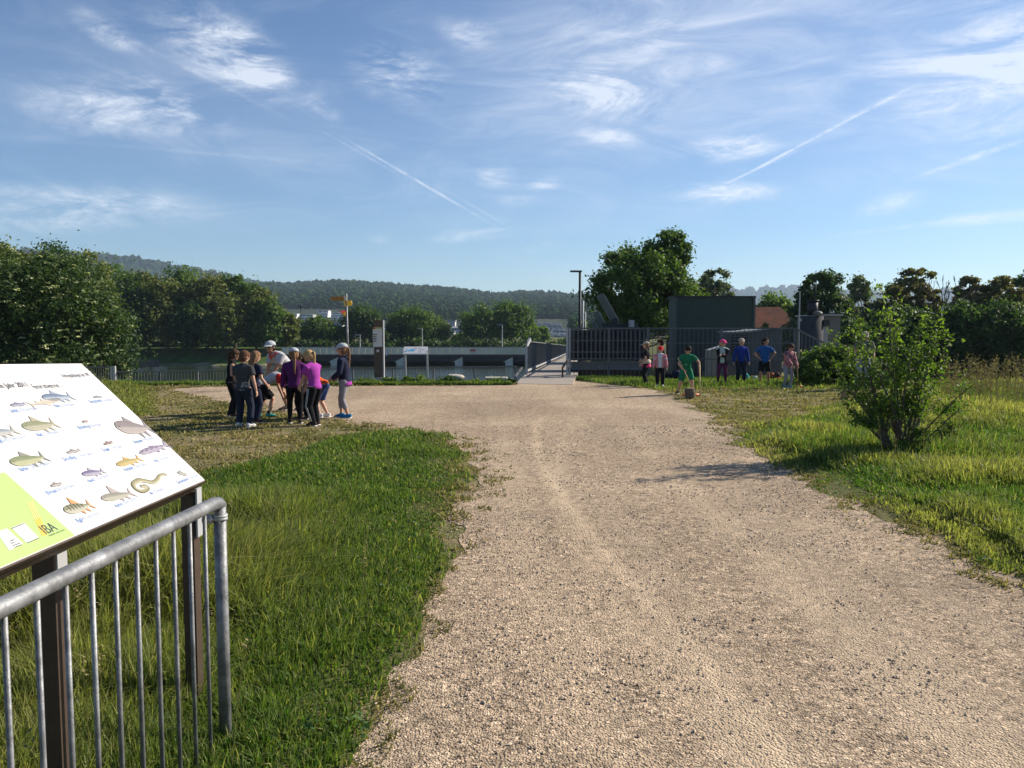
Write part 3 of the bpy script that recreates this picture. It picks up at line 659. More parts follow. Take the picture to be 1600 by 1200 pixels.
fish(182, 727, 221, 716, 12, (.50, .42, .18), (.70, .56, .26), (.74, .44, .18), .5); fish(128, 742, 164, 736, 12, (.24, .20, .34), (.52, .50, .60), (.48, .45, .52), .6); fish(79, 760, 97, 755, 7, (.34, .31, .30), (.6, .57, .52), (.46, .42, .4))
ep = [(700, 1132), (765, 1128), (778, 1155), (725, 1186), (655, 1165), (622, 1112), (680, 1066), (760, 1075), (840, 1088), (888, 1055), (915, 1012), (965, 1000), (1000, 1012)]; ep = [(120 + x_ / 7.06, 600 + y_ / 7.06) for x_, y_ in ep]
ep2 = []
for i in range(len(ep) - 1):
    p0, p1, p2, p3 = [np.array(ep[min(max(j, 0), len(ep) - 1)]) for j in (i - 1, i, i + 1, i + 2)]
    for k in range(4): t_ = k / 4; ep2.append(.5 * (2 * p1 + (p2 - p0) * t_ + (2 * p0 - 5 * p1 + 4 * p2 - p3) * t_ ** 2 + (3 * p1 - 3 * p2 + p3 - p0) * t_ ** 3))
V = []; C = []; F = []
for i, p in enumerate(ep2):
    q = Vector(bp(*p)); q2 = Vector(bp(*ep2[min(i + 1, len(ep2) - 1)])) - Vector(bp(*ep2[max(0, i - 1)])); nn = Vector((-q2.y, q2.x)).normalized(); w_ = .0105 * (math.sin(math.pi * min(1, .12 + i / len(ep2) * .84)) ** .6)
    for s_, c_ in ((1, (.13, .12, .07)), (.2, (.24, .22, .13)), (-1, (.42, .40, .28))): e_ = q + nn * w_ * s_; V.append(O + d_u * e_.x + v_u * e_.y + n_u * (.0024 + i * .00001)); C.append(c_)
    if i: bb = 3 * i; F += [(bb - 3, bb - 2, bb + 1, bb), (bb - 2, bb - 1, bb + 2, bb + 1)]
obj_np('printed_fish', V, F, M_fish, pan, np.array(C)); fish(277, 739, 293, 742, 9, (.40, .40, .36), (.62, .60, .52), (.52, .5, .44), .6)
fish(158, 780, 210, 770, 17, (.36, .35, .30), (.60, .57, .46), (.52, .45, .44), 1.1); fish(100, 799, 145, 788, 21, (.34, .34, .22), (.66, .64, .50), (.74, .40, .18), .8, 'striped')

# ------------------------------------------------------------------ bank railing, footbridge, tall bar fence
def bar_rail(root, pts, hh, pitch, post_every, mat_, bar_r=.008, post_w=.04, low=.1, mids=(), rail_h=.035, flat=False):
    """pts: base points; a run with its posts, rails, and one bar panel per bay"""
    for a, c in zip(pts[:-1], pts[1:]):
        a = Vector(a); c = Vector(c); L = (c - a).length; nb = max(1, round(L / post_every)); up = Vector((0, 0, 1)); d = (c - a) / nb
        for k in range(nb + 1):
            p = a + d * k; b = MB(); b.beam(p - up * .05, p + up * hh, post_w, post_w, (d.normalized())); b.build('post', mat_, root)
        b = MB(); b.beam(a + up * hh, c + up * hh, .05, rail_h); b.build('top_rail', mat_, root)
        b = MB(); b.beam(a + up * low, c + up * low, .03, .03)
        for m_ in mids: b.beam(a + up * m_, c + up * m_, .03, .03)
        b.build('lower_rail', mat_, root)
        for k in range(nb):
            b = MB(); p0 = a + d * k; n = max(2, round(d.length / pitch))
            for j in range(1, n): q = p0 + d * (j / n); b.tube([q + up * low, q + up * (hh - .01)], bar_r, 5, caps=False)
            b.build('bar_panel', mat_, root)
LR0 = Vector(at(178, 581, 26.5)); LR1 = Vector(at(806, 572.5, 25.0)); LR0.z -= 1.0; LR1.z -= 1.0
br_ = thing('railing', 'low grey bar railing along the river edge of the gravel square', 'railing', LR0)
seg = [LR0 + (LR1 - LR0) * t_ for t_ in (0, .12, 1)]
bar_rail(br_, seg, 1.0, .105, 1.25, M_rail, .007, .045)
g0 = Vector(at(60, 574, 28)); g0.z -= 1.15; g1 = Vector(at(176, 573.5, 26.6)); g1.z -= 1.15
lr = thing('railing', 'grey bar railing going off behind the fish board above the bank', 'railing', g0); bar_rail(lr, [g0, g1], 1.15, .105, 1.3, M_rail, .007, .045)
b = MB(); p_ = at(179.5, 600, 26.4); b.box((p_[0] - .04, p_[1] - .04, -1), (p_[0] + .04, p_[1] + .04, at(179, 572, 26.4)[2])); b.box((p_[0] - .12, p_[1] - .035, -1), (p_[0] - .06, p_[1] + .035, at(179, 572, 26.4)[2] - .02))
tag(b.build('gate_post', M_lsteel), 'pale double steel post between the two riverside railings', 'post')

FB0 = Vector((0.42, 25.0, .14)); FB1 = Vector((7.2, 104.0, -1.77)); off = Vector((1.62, -.1, 0))
fb = thing('footbridge', 'narrow boarded footbridge over the weir with a long bar railing', 'footbridge', (0.8, 23, 0))
b = MB(); Vd = []
st = [(Vector((.12, 22.72, .012)), Vector((1.70, 22.35, .012))), (Vector((.26, 23.9, .09)), Vector((1.84, 23.6, .09))), (FB0, FB0 + off), (FB1, FB1 + off * 1.05)]
for i in range(3):
    (a, c), (d, e) = st[i], st[i + 1]; k = Vector((0, 0, -.22)) if i else Vector((0, 0, -.05)); k2 = Vector((0, 0, -.22))
    b.add([a, c, e, d, a + k, c + k, e + k2, d + k2], [(0, 1, 2, 3), (7, 6, 5, 4), (0, 3, 7, 4), (2, 1, 5, 6), (1, 0, 4, 5), (3, 2, 6, 7)])
b.build('deck', M_deck, fb)
b = MB(); dd = (FB1 - FB0); 
b.beam(FB0 + Vector((.03, 0, .12)), FB1 + Vector((.03, 0, .12)), .10, .06); b.build('kerb_rail', M_lsteel, fb)
for k in range(9):
    p = FB0 + dd * ((k + .5) / 9.5); b = MB(); b.box((p.x + .2, p.y - .4, -7), (p.x + 1.3, p.y + .4, p.z - .22)); b.build('pier', M_conc, fb)
n = 52
for side, o_ in (('post', Vector((.03, 0, 0))), ('post', off * .98)):
    nb = n if side == 'post' and o_.x < .1 else 0
    for k in range(nb + 1 if nb else 0):
        p = FB0 + dd * (k / n) + o_; b = MB(); b.beam(p, p + Vector((0, 0, 1.04)), .05, .05); b.build('post', M_rail, fb)
for o_ in (Vector((.03, 0, 0)), off * 1.0):
    b = MB(); b.beam(FB0 + o_ + Vector((0, 0, 1.04)), FB1 + o_ + Vector((0, 0, 1.04)), .06, .04); b.build('handrail', M_rail, fb)
    b = MB(); m_ = int(dd.length / .13)
    for j in range(m_): q = FB0 + dd * (j / m_) + o_; b.beam(q + Vector((0, 0, .14)), q + Vector((0, 0, 1.03)), .014, .014)
    b.build('bar_panel', M_rail, fb)
b = MB(); p = FB0 + Vector((.03, -.03, 0)); b.beam(p - Vector((0, 0, .3)), p + Vector((0, 0, .9)), .07, .07); b.beam(p + Vector((0, 0, .9)), p + Vector((.12, .35, 1.10)), .07, .10); b.build('end_post', M_lsteel, fb)
b = MB(); p = Vector(at(803, 603, 23.4)); q = Vector(at(818, 580, 25.6)); b.beam((p.x - .1, p.y, .0), (q.x - .05, q.y, .32), .05, .06); b.beam((p.x - .1, p.y, -.5), (p.x - .1, p.y, .02), .05, .05); b.build('ramp_rail', M_steel, fb)

# tall bar fence right of the footbridge
def zat(px, py, Y): return at(px, py, Y)[2]
FY = 25.0
f = thing('bar_fence', 'tall dark steel bar fence screening the weir machinery', 'fence', at(888, 592, FY))
x0, x1, x2 = at(890, 590, FY)[0], at(1012, 590, FY)[0], at(1240, 590, FY)[0]; zt = zat(900, 513, FY)
def panel(xa, xb, ya, yb, top, low, rails, npitch=.135):
    b = MB(); L = math.hypot(xb - xa, yb - ya); n = int(L / npitch)
    for j in range(n + 1): t_ = j / n; b.beam((xa + (xb - xa) * t_, ya + (yb - ya) * t_, low), (xa + (xb - xa) * t_, ya + (yb - ya) * t_, top), .016, .016)
    b.build('bar_panel', M_steel, f)
    b = MB()
    for z_ in rails: b.beam((xa, ya - .012, z_), (xb, yb - .012, z_), .026, .03)
    b.build('cross_rail', M_steel, f)
zr = [zat(900, y_, FY) for y_ in (532, 550, 560.5)]
xm = (x0 + x1) / 2
for (a, c) in ((x0, xm), (xm, x1), (x1, (x1 + x2) / 2), ((x1 + x2) / 2, x2)):
    panel(a, c, FY, FY, zt, -.03 if a < x1 - .1 else -.2, zr if a < x1 - .1 else [zat(900, 536, FY), zat(900, 561, FY)])
for x_ in (x0, xm, x1, (x1 + x2) / 2, x2):
    b = MB(); b.box((x_ - .035, FY - .035, -.3), (x_ + .035, FY + .035, zt + .01)); b.build('post', M_steel, f)
b = MB(); b.beam((x0, FY, zt), (x2, FY, zt), .05, .045); b.build('top_rail', M_steel, f)
b = MB(); x3, z3 = at(1312, 548, FY)[0], zat(1312, 548, FY); b.beam((x2, FY, zt), (x3, FY, z3), .045, .05); b.beam((x2, FY, .1), (x3, FY, -.5), .04, .04)
b.build('sloping_rail', M_rail, f)
b = MB()
for j in range(1, 12):
    t_ = j / 12; xx = x2 + (x3 - x2) * t_; b.beam((xx, FY, -.5), (xx, FY, zt + (z3 - zt) * t_), .02, .02)
b.build('bar_panel', M_steel, f)
xg = at(887.5, 560, FY - .1)[0]
b = MB(); b.box((xg - .06, FY - .2, -.1), (xg, FY - .1, zat(887, 512.5, FY) + .02)); b.box((xg + .03, FY - .16, -.1), (xg + .07, FY - .1, zt)); 
tag(b.build('gate_post', M_lsteel), 'pale steel end post where footbridge and tall fence meet', 'post')
b = MB(); b.beam((xg - .22, FY - .9, .02), (xg - .22, FY - .9, .40), .05, .05); b.beam((xg - .22, FY - .9, .40), (xg - .04, FY - .3, .58), .05, .05)
tag(b.build('stub_rail', M_brown), 'short rusty angled handrail stub at the footbridge entrance', 'handrail')

# lamps near the footbridge
lp_ = at(905.5, 560, 33); l = thing('street_lamp', 'black flat-armed street lamp beside the leafy tree', 'street lamp', (lp_[0], lp_[1], -1))
zl = zat(905, 423.5, 33); b = MB(); b.tube([(lp_[0], 33, -1), (lp_[0], 33, zl)], [.075, .05], 10); b.build('pole', M_dsteel, l, True)
b = MB(); xa_ = at(891, 424, 33)[0]; b.box((xa_, 32.9, zl - .045), (lp_[0] + .07, 33.1, zl + .02)); b.build('lamp_head', M_dsteel, l)
lp2 = at(910.5, 560, 30); b = MB(); b.tube([(lp2[0], 30, -1), (lp2[0], 30, zat(911, 470, 30))], .035, 8); b.tube([(lp2[0] + .09, 30, -1), (lp2[0] + .09, 30, zat(911, 487, 30))], .022, 8)
tag(b.build('steel_pole', M_lsteel, None, True), 'thin bright steel pole pair just beside the black lamp', 'pole')

# weir machinery behind the fence
MY = 28.0
def X(px, Y): return float(at(px, 512, Y)[0])
mc = thing('trash_rack_cleaner', 'dark weir rake machine with leaning arms behind the bar fence', 'machine', (X(950, MY), MY, 0))
b = MB(); b.box((X(893, MY), MY, zat(0, 563, MY)), (X(1010, MY), MY + 2.2, zat(0, 516, MY))); b.build('housing', M_dsteel, mc)
b = MB()
for j in range(17): xx = X(896, MY) + j * (X(1006, MY) - X(896, MY)) / 16; b.box((xx - .025, MY - .14, zat(0, 562, MY)), (xx + .025, MY - .003, zat(0, 517, MY)))
b.build('rack_slats', mat('rack_grey', (0.09, 0.095, 0.10), .55, .3, 3, 0, metal=.3), mc)
b = MB(); b.box((X(892, MY), MY - .3, zat(0, 576, MY)), (X(1012, MY), MY - .15, zat(0, 565.5, MY))); b.box((X(892, MY), MY - .38, zat(0, 566.5, MY)), (X(1012, MY), MY - .1, zat(0, 565, MY))); b.box((X(892, MY), MY - .38, zat(0, 577, MY)), (X(1012, MY), MY - .1, zat(0, 575.5, MY)))
b.build('girder', mat('girder_grey_blue', (0.13, 0.145, 0.17), .5, .2, 3, metal=.2), mc)
b = MB(); b.box((X(892, MY), MY, -4.6), (X(1012, MY), MY + 2, zat(0, 578, MY))); b.build('sluice_wall', mat('sluice_dark_concrete', (.05, .05, .048), .9, .3, 1), mc)
b = MB(); b.box((X(946, MY), MY + .6, zat(0, 515.9, MY)), (X(1002, MY), MY + 1.4, zat(0, 505, MY))); b.build('motor_housing', M_dsteel, mc)
b = MB(); b.box((X(986, MY), MY + .3, zat(0, 511, MY)), (X(993, MY), MY + .58, zat(0, 500, MY))); b.build('lamp_box', M_lsteel, mc)
for (pa, ya, pb, yb, w_) in ((937, 461, 961, 503, .24), (930, 488, 944, 513, .20), (925.5, 503, 932, 514, .14)):
    b = MB(); p = Vector(at(pa, ya, MY + .9)); q = Vector(at(pb, yb, MY + .9)); b.beam(p, q, w_, .28, (0, 1, 0)); arm = b.build('rake_arm', mat('arm_green_grey', (.085, .10, .095), .5, .15, 4, metal=.2), mc)
    b = MB(); o_ = Vector((w_ * .56, 0, w_ * .1)); b.beam(p + o_, q + o_, .03, .22, (0, 1, 0)); b.build('edge_plate', M_lsteel, arm)
b = MB(); b.tube([at(954, 515, MY + .9), at(961, 502, MY + .9), at(966, 507, MY + .9), at(973, 514, MY + .9)], .05, 8); b.tube([at(961, 502, MY + .6), at(961, 502, MY + 1.2)], .12, 10); b.build('joint', M_dsteel, mc)

CY = 30.0
cn = thing('equipment_container', 'tall dark green metal container behind the bar fence', 'container', (X(1112, CY), CY, 0))
cx0, cx1 = X(1055, CY), X(1178, CY); cz = zat(0, 465, CY)
b = MB(); b.box((cx0, CY, -1), (cx1, CY + 1.25, cz))
b.build('body', mat('container_green', (0.032, 0.052, 0.045), .6, .12, 2, .05, 30), cn)
b = MB(); b.box((cx0 - .06, CY - .05, cz + .002), (cx1 + .05, CY + 1.3, cz + .06)); b.build('roof', M_dsteel, cn)
b = MB(); b.box((cx0 - .03, CY - .04, -1), (cx0 + .06, CY - .002, cz)); b.box((cx1 - .05, CY - .04, -1), (cx1 + .03, CY - .002, cz)); b.build('corner_trim', mat('container_trim', (.06, .085, .078), .5, .1, 3), cn)
for k in range(6): xx = cx0 + .4 + k * .45; 
b = MB(); b.box((cx0 + .2, CY - .02, -.9), (cx0 + 1.0, CY - .003, .9)); b.box((cx0 + 1.5, CY - .02, -.9), (cx0 + 2.6, CY - .003, .2)); b.build('door', mat('container_door', (.045, .05, .052), .6, .1, 3), cn)

SY = 27.0
sh = thing('metal_shed', 'low dark grey metal shed with a sloping roof behind the blue-clad boys', 'shed', (X(1190, SY), SY, 0))
sx = [X(1141, SY), X(1170, SY), X(1205, SY), X(1223, SY)]; szt = [zat(0, 519.5, SY), zat(0, 518, SY), zat(0, 513, SY), zat(0, 513.5, SY)]
b = MB(); b.prism([(sx[0], -1), (sx[3], -1), (sx[3], szt[3] - .03), (sx[2], szt[2] - .03), (sx[1], szt[1] - .03), (sx[0], szt[0] - .03)], (1, 0, 0), (0, 0, 1), (0, 1, 0), (0, SY, 0), 1.6)
b.build('wall', mat('shed_grey', (0.075, 0.082, 0.088), .6, .12, 2), sh)
b = MB()
for i in range(3): b.beam((sx[i], SY + .8, szt[i]), (sx[i + 1], SY + .8, szt[i + 1]), 1.75, .05, (0, 0, 1))
b.build('roof', mat('shed_roof', (0.22, 0.23, 0.235), .5, .1, 3), sh)
b = MB(); b.box((X(1143, SY), SY - .03, zat(0, 556, SY)), (X(1168, SY), SY - .003, zat(0, 524, SY))); wn = b.build('vent_grille', M_dsteel, sh)
b = MB()
for k in range(7): z_ = zat(0, 555 - k * 4.8, SY); b.box((X(1143, SY), SY - .05, z_), (X(1168, SY), SY - .031, z_ + .02))
b.build('grille_slats', M_steel, wn)
cb = thing('control_cabinet', 'small pale control cabinet with slanted lid between the pink-capped child and the fence', 'cabinet', (X(1113, 26), 26, 0))
b = MB(); b.box((X(1107, 26), 26, -.3), (X(1124, 26), 26.4, zat(0, 548, 26))); b.build('body', mat('cabinet_grey', (.22, .225, .20), .6, .1, 4), cb)
b = MB(); b.beam(at(1105, 547.5, 26.2), at(1126, 541, 26.2), .5, .03); b.build('lid', M_lsteel, cb)
b = MB(); b.prism([(X(1122, 26.2), -.3), (X(1152, 26.2), -.3), (X(1152, 26.2), zat(0, 579, 26.2)), (X(1140, 26.2), zat(0, 571, 26.2)), (X(1122, 26.2), zat(0, 583, 26.2))], (1, 0, 0), (0, 0, 1), (0, 1, 0), (0, 26.1, 0), .5)
tag(b.build('concrete_block', mat('dark_concrete', (.11, .11, .105), .9, .15, 3)), 'grey concrete block behind the fence between pink-capped and blue-jacketed child', 'block')

sl = thing('intake_tower', 'round dark steel tank with a stack on top beside a grey wall', 'tank', (X(1268, 32), 32, 0))
b = MB(); c_ = X(1267, 32); b.tube([(c_, 32, -1), (c_, 32, zat(0, 494, 32))], .47, 20); b.build('tank', mat('tank_grey', (.05, .053, .058), .85, .2, 3, spec=.1), sl, True)
b = MB(); b.tube([(X(1269, 32), 32, zat(0, 493, 32)), (X(1269, 32), 32, zat(0, 471, 32))], .20, 14); b.tube([(X(1269, 32), 32, zat(0, 471, 32)), (X(1269, 32), 32, zat(0, 469, 32))], .24, 14); b.tube([(X(1273, 32), 32, zat(0, 469, 32)), (X(1273, 32), 32, zat(0, 444, 32))], .018, 6); b.build('stack', M_dsteel, sl, True)
b = MB(); b.ell((X(1277, 31.6), 31.6, zat(0, 490, 32)), (.19, .19, .10)); b.build('dome', M_rail, sl, True)
b = MB(); b.box((X(1284, 31.8), 31.6, zat(0, 509, 32)), (X(1293, 31.8), 31.9, zat(0, 500, 32))); b.build('outlet_box', M_dsteel, sl)
wl_ = thing('pump_house', 'small grey building with a flat roof beside the dark tank', 'building', (X(1300, 33), 33, 0))
b = MB(); b.box((X(1286, 33), 33, -1), (X(1313, 33), 36, zat(0, 493.5, 33))); b.build('wall', mat('pump_house_grey', (.15, .155, .15), .8, .1, 2), wl_)
b = MB(); b.box((X(1283, 33), 32.85, zat(0, 493.3, 33)), (X(1315, 33), 36.1, zat(0, 491, 33))); b.build('roof', M_lsteel, wl_)
b = MB(); b.box((X(1285, 32.8), 32.7, -1), (X(1292.5, 32.8), 32.95, zat(0, 511, 33))); b.build('downpipe', M_lsteel, wl_)
b = MB(); b.tube([(X(1248.5, 26.5), 26.5, -.5), (X(1248.5, 26.5), 26.5, zat(0, 455, 26.5))], [.03, .022], 8); b.box((X(1247, 26.5), 26.42, zat(0, 502, 26.5)), (X(1251, 26.5), 26.5, zat(0, 498, 26.5)))
tag(b.build('gauge_pole', M_lsteel, None), 'thin pale pole standing in front of the dark tank', 'pole')
rr = thing('red_roofed_house', 'house with a large weathered red tile roof behind the green container', 'house', (X(1215, 60), 60, -1))
xa, xb = X(1150, 60), X(1258, 60); zr_, ze = zat(0, 477.5, 60), zat(0, 513, 60)
b = MB(); b.box((xa, 60.6, -3), (xb, 67, ze)); b.build('wall', mat('house_wall', (.40, .36, .29), .9, .1, 2), rr)
b = MB(); b.add([(xa - .3, 60.2, ze - .1), (xb + .3, 60.2, ze - .1), (xb - .6, 64, zr_), (xa + .5, 64, zr_), (xb + .3, 68, ze - .1), (xa - .3, 68, ze - .1)], [(0, 1, 2, 3), (3, 2, 4, 5), (1, 4, 2), (0, 3, 5)])
b.build('roof', mat('red_roof_tiles', (.13, .052, .034), .95, .25, 3, .5, 14, c2=(.07, .04, .03), c2amt=.5, spec=.05), rr)

# stele, info board, signpost, boulders at the bank
SYt = 23.9
stl = thing('stele', 'tall brown stele with a white text panel by the river railing', 'stele', (X(590, SYt), SYt, -.6))
b = MB(); xa, xb = X(584, SYt), X(597.5, SYt); b.box((xa, SYt, -.5), (xb, SYt + .13, zat(0, 500.5, SYt))); b.build('slab', M_corten, stl)
b = MB(); b.box((xb + .003, SYt - .005, -.5), (xb + .035, SYt + .135, zat(0, 500.5, SYt) + .004)); b.build('edge_strip', M_lsteel, stl)
b = MB(); b.box((X(582.5, SYt), SYt - .012, zat(0, 542, SYt)), (X(597, SYt), SYt - .003, zat(0, 511.5, SYt))); pn = b.build('text_panel', mat('grey_white_panel', (.62, .59, .54), .6, .05, 5), stl)
b = MB()
b.box((X(583, SYt), SYt - .016, zat(0, 513.8, SYt)), (X(597, SYt), SYt - .013, zat(0, 511.2, SYt))); b.build('colour_band', mat('olive_band', (.36, .38, .12), .6, .3, 20), pn)
b = MB(); b.box((X(582.4, SYt), SYt - .020, zat(0, 514.5, SYt)), (X(586, SYt), SYt - .017, zat(0, 511.5, SYt))); b.build('red_mark', mat('red_mark', (.42, .07, .05), .6), pn)
for i, (y0, y1, xe) in enumerate(((522, 523.4, 589), (525, 526.2, 588.5), (528, 529.2, 588.5), (530.4, 531.5, 588), (532.8, 534, 588))):
    b = MB(); b.box((X(583, SYt), SYt - .016, zat(0, y1, SYt)), (X(xe, SYt), SYt - .013, zat(0, y0, SYt))); b.build('text_line', M_ink, pn)
b = MB(); b.box((X(588, SYt), SYt - .012, zat(0, 550, SYt)), (X(592, SYt), SYt - .003, zat(0, 546.5, SYt))); b.build('plaque', M_white, stl)
b = MB(); b.box((X(580, SYt), SYt - .12, -.7), (X(608, SYt), SYt + .25, zat(0, 590, SYt))); b.build('plinth', M_conc, stl)

IB = 23.6
ib = thing('information_board', 'small white tilted information board on two steel posts by the river', 'information board', (X(650, IB), IB, -.5))
b = MB(); p0, p1 = at(629.5, 552.5, IB), at(667.5, 552.5, IB); p2, p3 = at(668.5, 541.5, IB + .28), at(631.5, 541.5, IB + .28); e = Vector((0, 0, -.03))
P_ = [Vector(q) for q in (p0, p1, p2, p3)]; b.add(P_ + [q + e for q in P_], [(0, 1, 2, 3), (7, 6, 5, 4), (0, 4, 5, 1), (1, 5, 6, 2), (2, 6, 7, 3), (3, 7, 4, 0)]); pn = b.build('panel', M_white, ib)
def on(q, u, v, h): return q[0] + (q[1] - q[0]) * u + (q[3] - q[0]) * v + Vector((0, -.6, .8)) * h
M_lb = mat('light_blue_print', (.10, .40, .66), .6); b = MB()
for (u0, u1, v0, v1x) in ((.10, .17, .30, .42), (.12, .15, .42, .62), (.20, .45, .34, .50), (.28, .40, .50, .64), (.36, .48, .40, .56)): b.add([on(P_, u0, v0, .004), on(P_, u1, v0, .004), on(P_, u1, v1x, .004), on(P_, u0, v1x, .004)], [(0, 1, 2, 3)])
b.build('printed_fish', M_lb, pn); b = MB()
for (u0, u1, v0, v1x) in ((.44, .54, .72, .80), (.62, .70, .66, .74), (.72, .86, .54, .62), (.66, .74, .34, .42), (.62, .80, .20, .24)): b.add([on(P_, u0, v0, .004), on(P_, u1, v0, .004), on(P_, u1, v1x, .004), on(P_, u0, v1x, .004)], [(0, 1, 2, 3)])
b.build('printed_marks', mat('grey_ink', (.35, .35, .42), .6), pn)
for px in (632, 666.5):
    b = MB(); b.beam((X(px, IB), IB + .1, -.6), (X(px, IB), IB + .1, zat(0, 549, IB)), .05, .06); b.build('post', M_lsteel, ib)

SG = 21.5
sx_ = X(541.5, SG) ; sp = thing('hiking_signpost', 'thin steel post carrying yellow hiking arrows above the capped girl', 'signpost', (sx_, SG, 0))
b = MB(); zt_ = zat(0, 458.5, SG); xt = X(541.5, SG); b.tube([(X(544.3, SG), SG, 0), (xt, SG, zt_)], .028, 10); b.build('pole', M_galv, sp, True)
b = MB(); b.box((xt - .055, SG - .05, zat(0, 469.5, SG)), (xt + .03, SG - .028, zat(0, 462.5, SG))); b.build('place_plate', mat('white_place_plate', (.5, .48, .42), .6), sp)
def arrow(pxs, ys, m_, yy=SG, name='arrow_board', par=None):
    b = MB(); b.prism([(X(a, yy), zat(0, c, yy)) for a, c in zip(pxs, ys)], (1, 0, 0), (0, 0, 1), (0, 1, 0), (0, yy, 0), .012); return b.build(name, m_, par or sp)
M_ysh = mat('yellow_sign_shaded', (.42, .20, .02), .6, .1, 8); M_yfr = mat('yellow_sign_paint', (.86, .50, .03), .5, .05, 8)  # M_ysh: same sign yellow, shade put into the colour for the left-pointing arrow
a1 = arrow([516.8, 519, 538.2, 538.2, 519], [466.6, 470, 470, 463.4, 463.4], M_ysh, SG - .05)
for y_ in (464.6, 466.8, 468.6):
    b = MB(); b.box((X(520, SG), SG - .055, zat(0, y_ + .7, SG)), (X(531, SG), SG - .051, zat(0, y_, SG))); b.box((X(533, SG), SG - .055, zat(0, y_ + .7, SG)), (X(537, SG), SG - .051, zat(0, y_, SG))); b.build('text_line', M_ink, a1)
b = MB(); c_ = Vector((X(545, SG), SG - .03, zat(0, 474, SG))); ax_ = Vector((.88, -.47, 0)); b.prism([(-.13, -.068), (.105, -.068), (.145, 0), (.105, .068), (-.13, .068)], ax_, (0, 0, 1), ax_.cross(Vector((0, 0, 1))), c_, .012); b.build('arrow_board', M_yfr, sp)
b = MB(); ax2 = Vector((.75, .66, 0)); b.prism([(-.2, 0), (-.05, -.035), (0, -.035), (0, .035), (-.05, .035)], ax2, (0, 0, 1), (0.66, -.75, 0), (xt - .02, SG - .04, zat(0, 487.5, SG)), .012); b.build('arrow_board', mat('red_sign', (.42, .03, .03), .6), sp)
b = MB(); b.prism([(-.11, 0), (-.04, -.03), (.01, -.03), (.01, .03), (-.04, .03)], (1, 0, 0), (0, 0, 1), (0, -1, 0), (xt - .02, SG - .06, zat(0, 489.2, SG)), .012); b.build('arrow_board', M_yfr, sp)
b = MB(); b.box((xt - .07, SG - .05, zat(0, 494, SG)), (xt - .02, SG - .035, zat(0, 491, SG))); b.build('trail_mark', M_yfr, sp)
def rock(px, py, sx, sy, sz, seed, lab, name='boulder', Y=None, m_=None, flat=False):
    c = gp(px, py) if Y is None else at(px, py, Y); r = np.random.default_rng(seed); b = MB(); b.ell((0, 0, 0), (1, 1, 1), 22, 14); V = np.array(b.v)
    V = np.sign(V) * np.abs(V) ** (.55 if flat else .8); n = 1 + .25 * (fbm(V[:, 0] * 1.4 + seed, V[:, 2] * 1.4 + V[:, 1], seed) - .5)
    V *= n[:, None]; V *= (sx / 2, sy / 2, sz / 2); V += np.array([c[0], c[1], c[2] if Y is not None else sz * .35])
    o = obj_np(name, V, b.f, m_ or M_stone, None, None, not flat); return tag(o, lab, 'boulder' if name == 'boulder' else 'stump')
rock(710, 590, .56, .4, .21, 1, 'rounded pale boulder among the bank weeds', Y=22.9); 
b = MB(); b.box((X(757, 22.9), 22.8, -.2), (X(793, 22.9), 23.2, zat(0, 589.5, 22.9))); bb_ = b.build('stone_bench', M_stone); md = bb_.modifiers.new('bevel', 'BEVEL'); md.width = .02; tag(bb_, 'flat pale stone block used as a low bench by the footbridge', 'stone bench')
# timber stumps used as goals
M_log = mat('grey_brown_log', (.13, .10, .07), .95, .3, 12, .6, 60); M_cut = mat('cut_wood', (.28, .20, .12), .9, .2, 20, .2, 60)
for (px, py, r_, h_, lab) in ((1078, 623, .115, .23, 'dark upright log stump in front of the green-clad boy'), (1320, 624, .10, .20, 'light brown log stump standing left of the young tree')):
    c = gp(px, py); t0 = thing('log_stump', lab, 'log', c)
    b = MB(); r = random.Random(px); pts_ = [(c[0] + r.uniform(-.01, .01), c[1], h_ * k / 4) for k in range(5)]; b.tube(pts_, [r_ * r.uniform(.88, 1.08) for _ in range(5)], 13); b.build('bark', M_log if px < 1200 else M_cut, t0)
    b = MB(); b.tube([(c[0], c[1], h_ + .002), (c[0], c[1], h_ + .012)], r_ * .82, 13); b.build('cut_face', M_cut, t0)

# ------------------------------------------------------------------ road bridge, far bank
BY = 129.0
rb = thing('road_bridge', 'long low concrete road bridge with pale parapet across the river', 'bridge', (X(680, BY), BY, -4.5))
xa, xb = X(440, BY), X(885, BY)
b = MB(); b.box((xa, BY + .5, zat(0, 565, BY)), (xb, BY + 9, zat(0, 554, BY))); b.box((xa, BY - .2, zat(0, 557.5, BY)), (xb, BY + .45, zat(0, 553.6, BY))); b.build('deck', mat('bridge_dark_concrete', (.07, .068, .062), .9, .2, .6), rb)
n = 44
for k in range(n):
    b = MB(); x_0 = xa + (xb - xa) * k / n; b.box((x_0 + .02, BY - .25, zat(0, 553.2, BY)), (x_0 + (xb - xa) / n - .06, BY - .12, zat(0, 543.4, BY))); b.build('parapet_panel', mat('parapet_concrete', (.80, .70, .52), .8, .15, .35, c2=(.58, .54, .42), c2amt=.5), rb)
b = MB(); b.box((xa, BY - .30, zat(0, 543.2, BY)), (xb, BY - .05, zat(0, 542.3, BY))); b.build('handrail', M_lsteel, rb)
for px in (521, 624, 716, 795):
    b = MB(); x_ = X(px, BY); w_ = 1.3; b.prism([(x_ - .2, -7), (x_ + w_ * .5, -7), (x_ + w_ * .5, zat(0, 557.8, BY)), (x_ - .9, zat(0, 565.6, BY)), (x_ - .6, zat(0, 565.6, BY))], (1, 0, 0), (0, 0, 1), (0, 1, 0), (0, BY, 0), 8); b.build('pier', mat('pier_concrete', (.62, .57, .46), .9, .1, 1), rb)
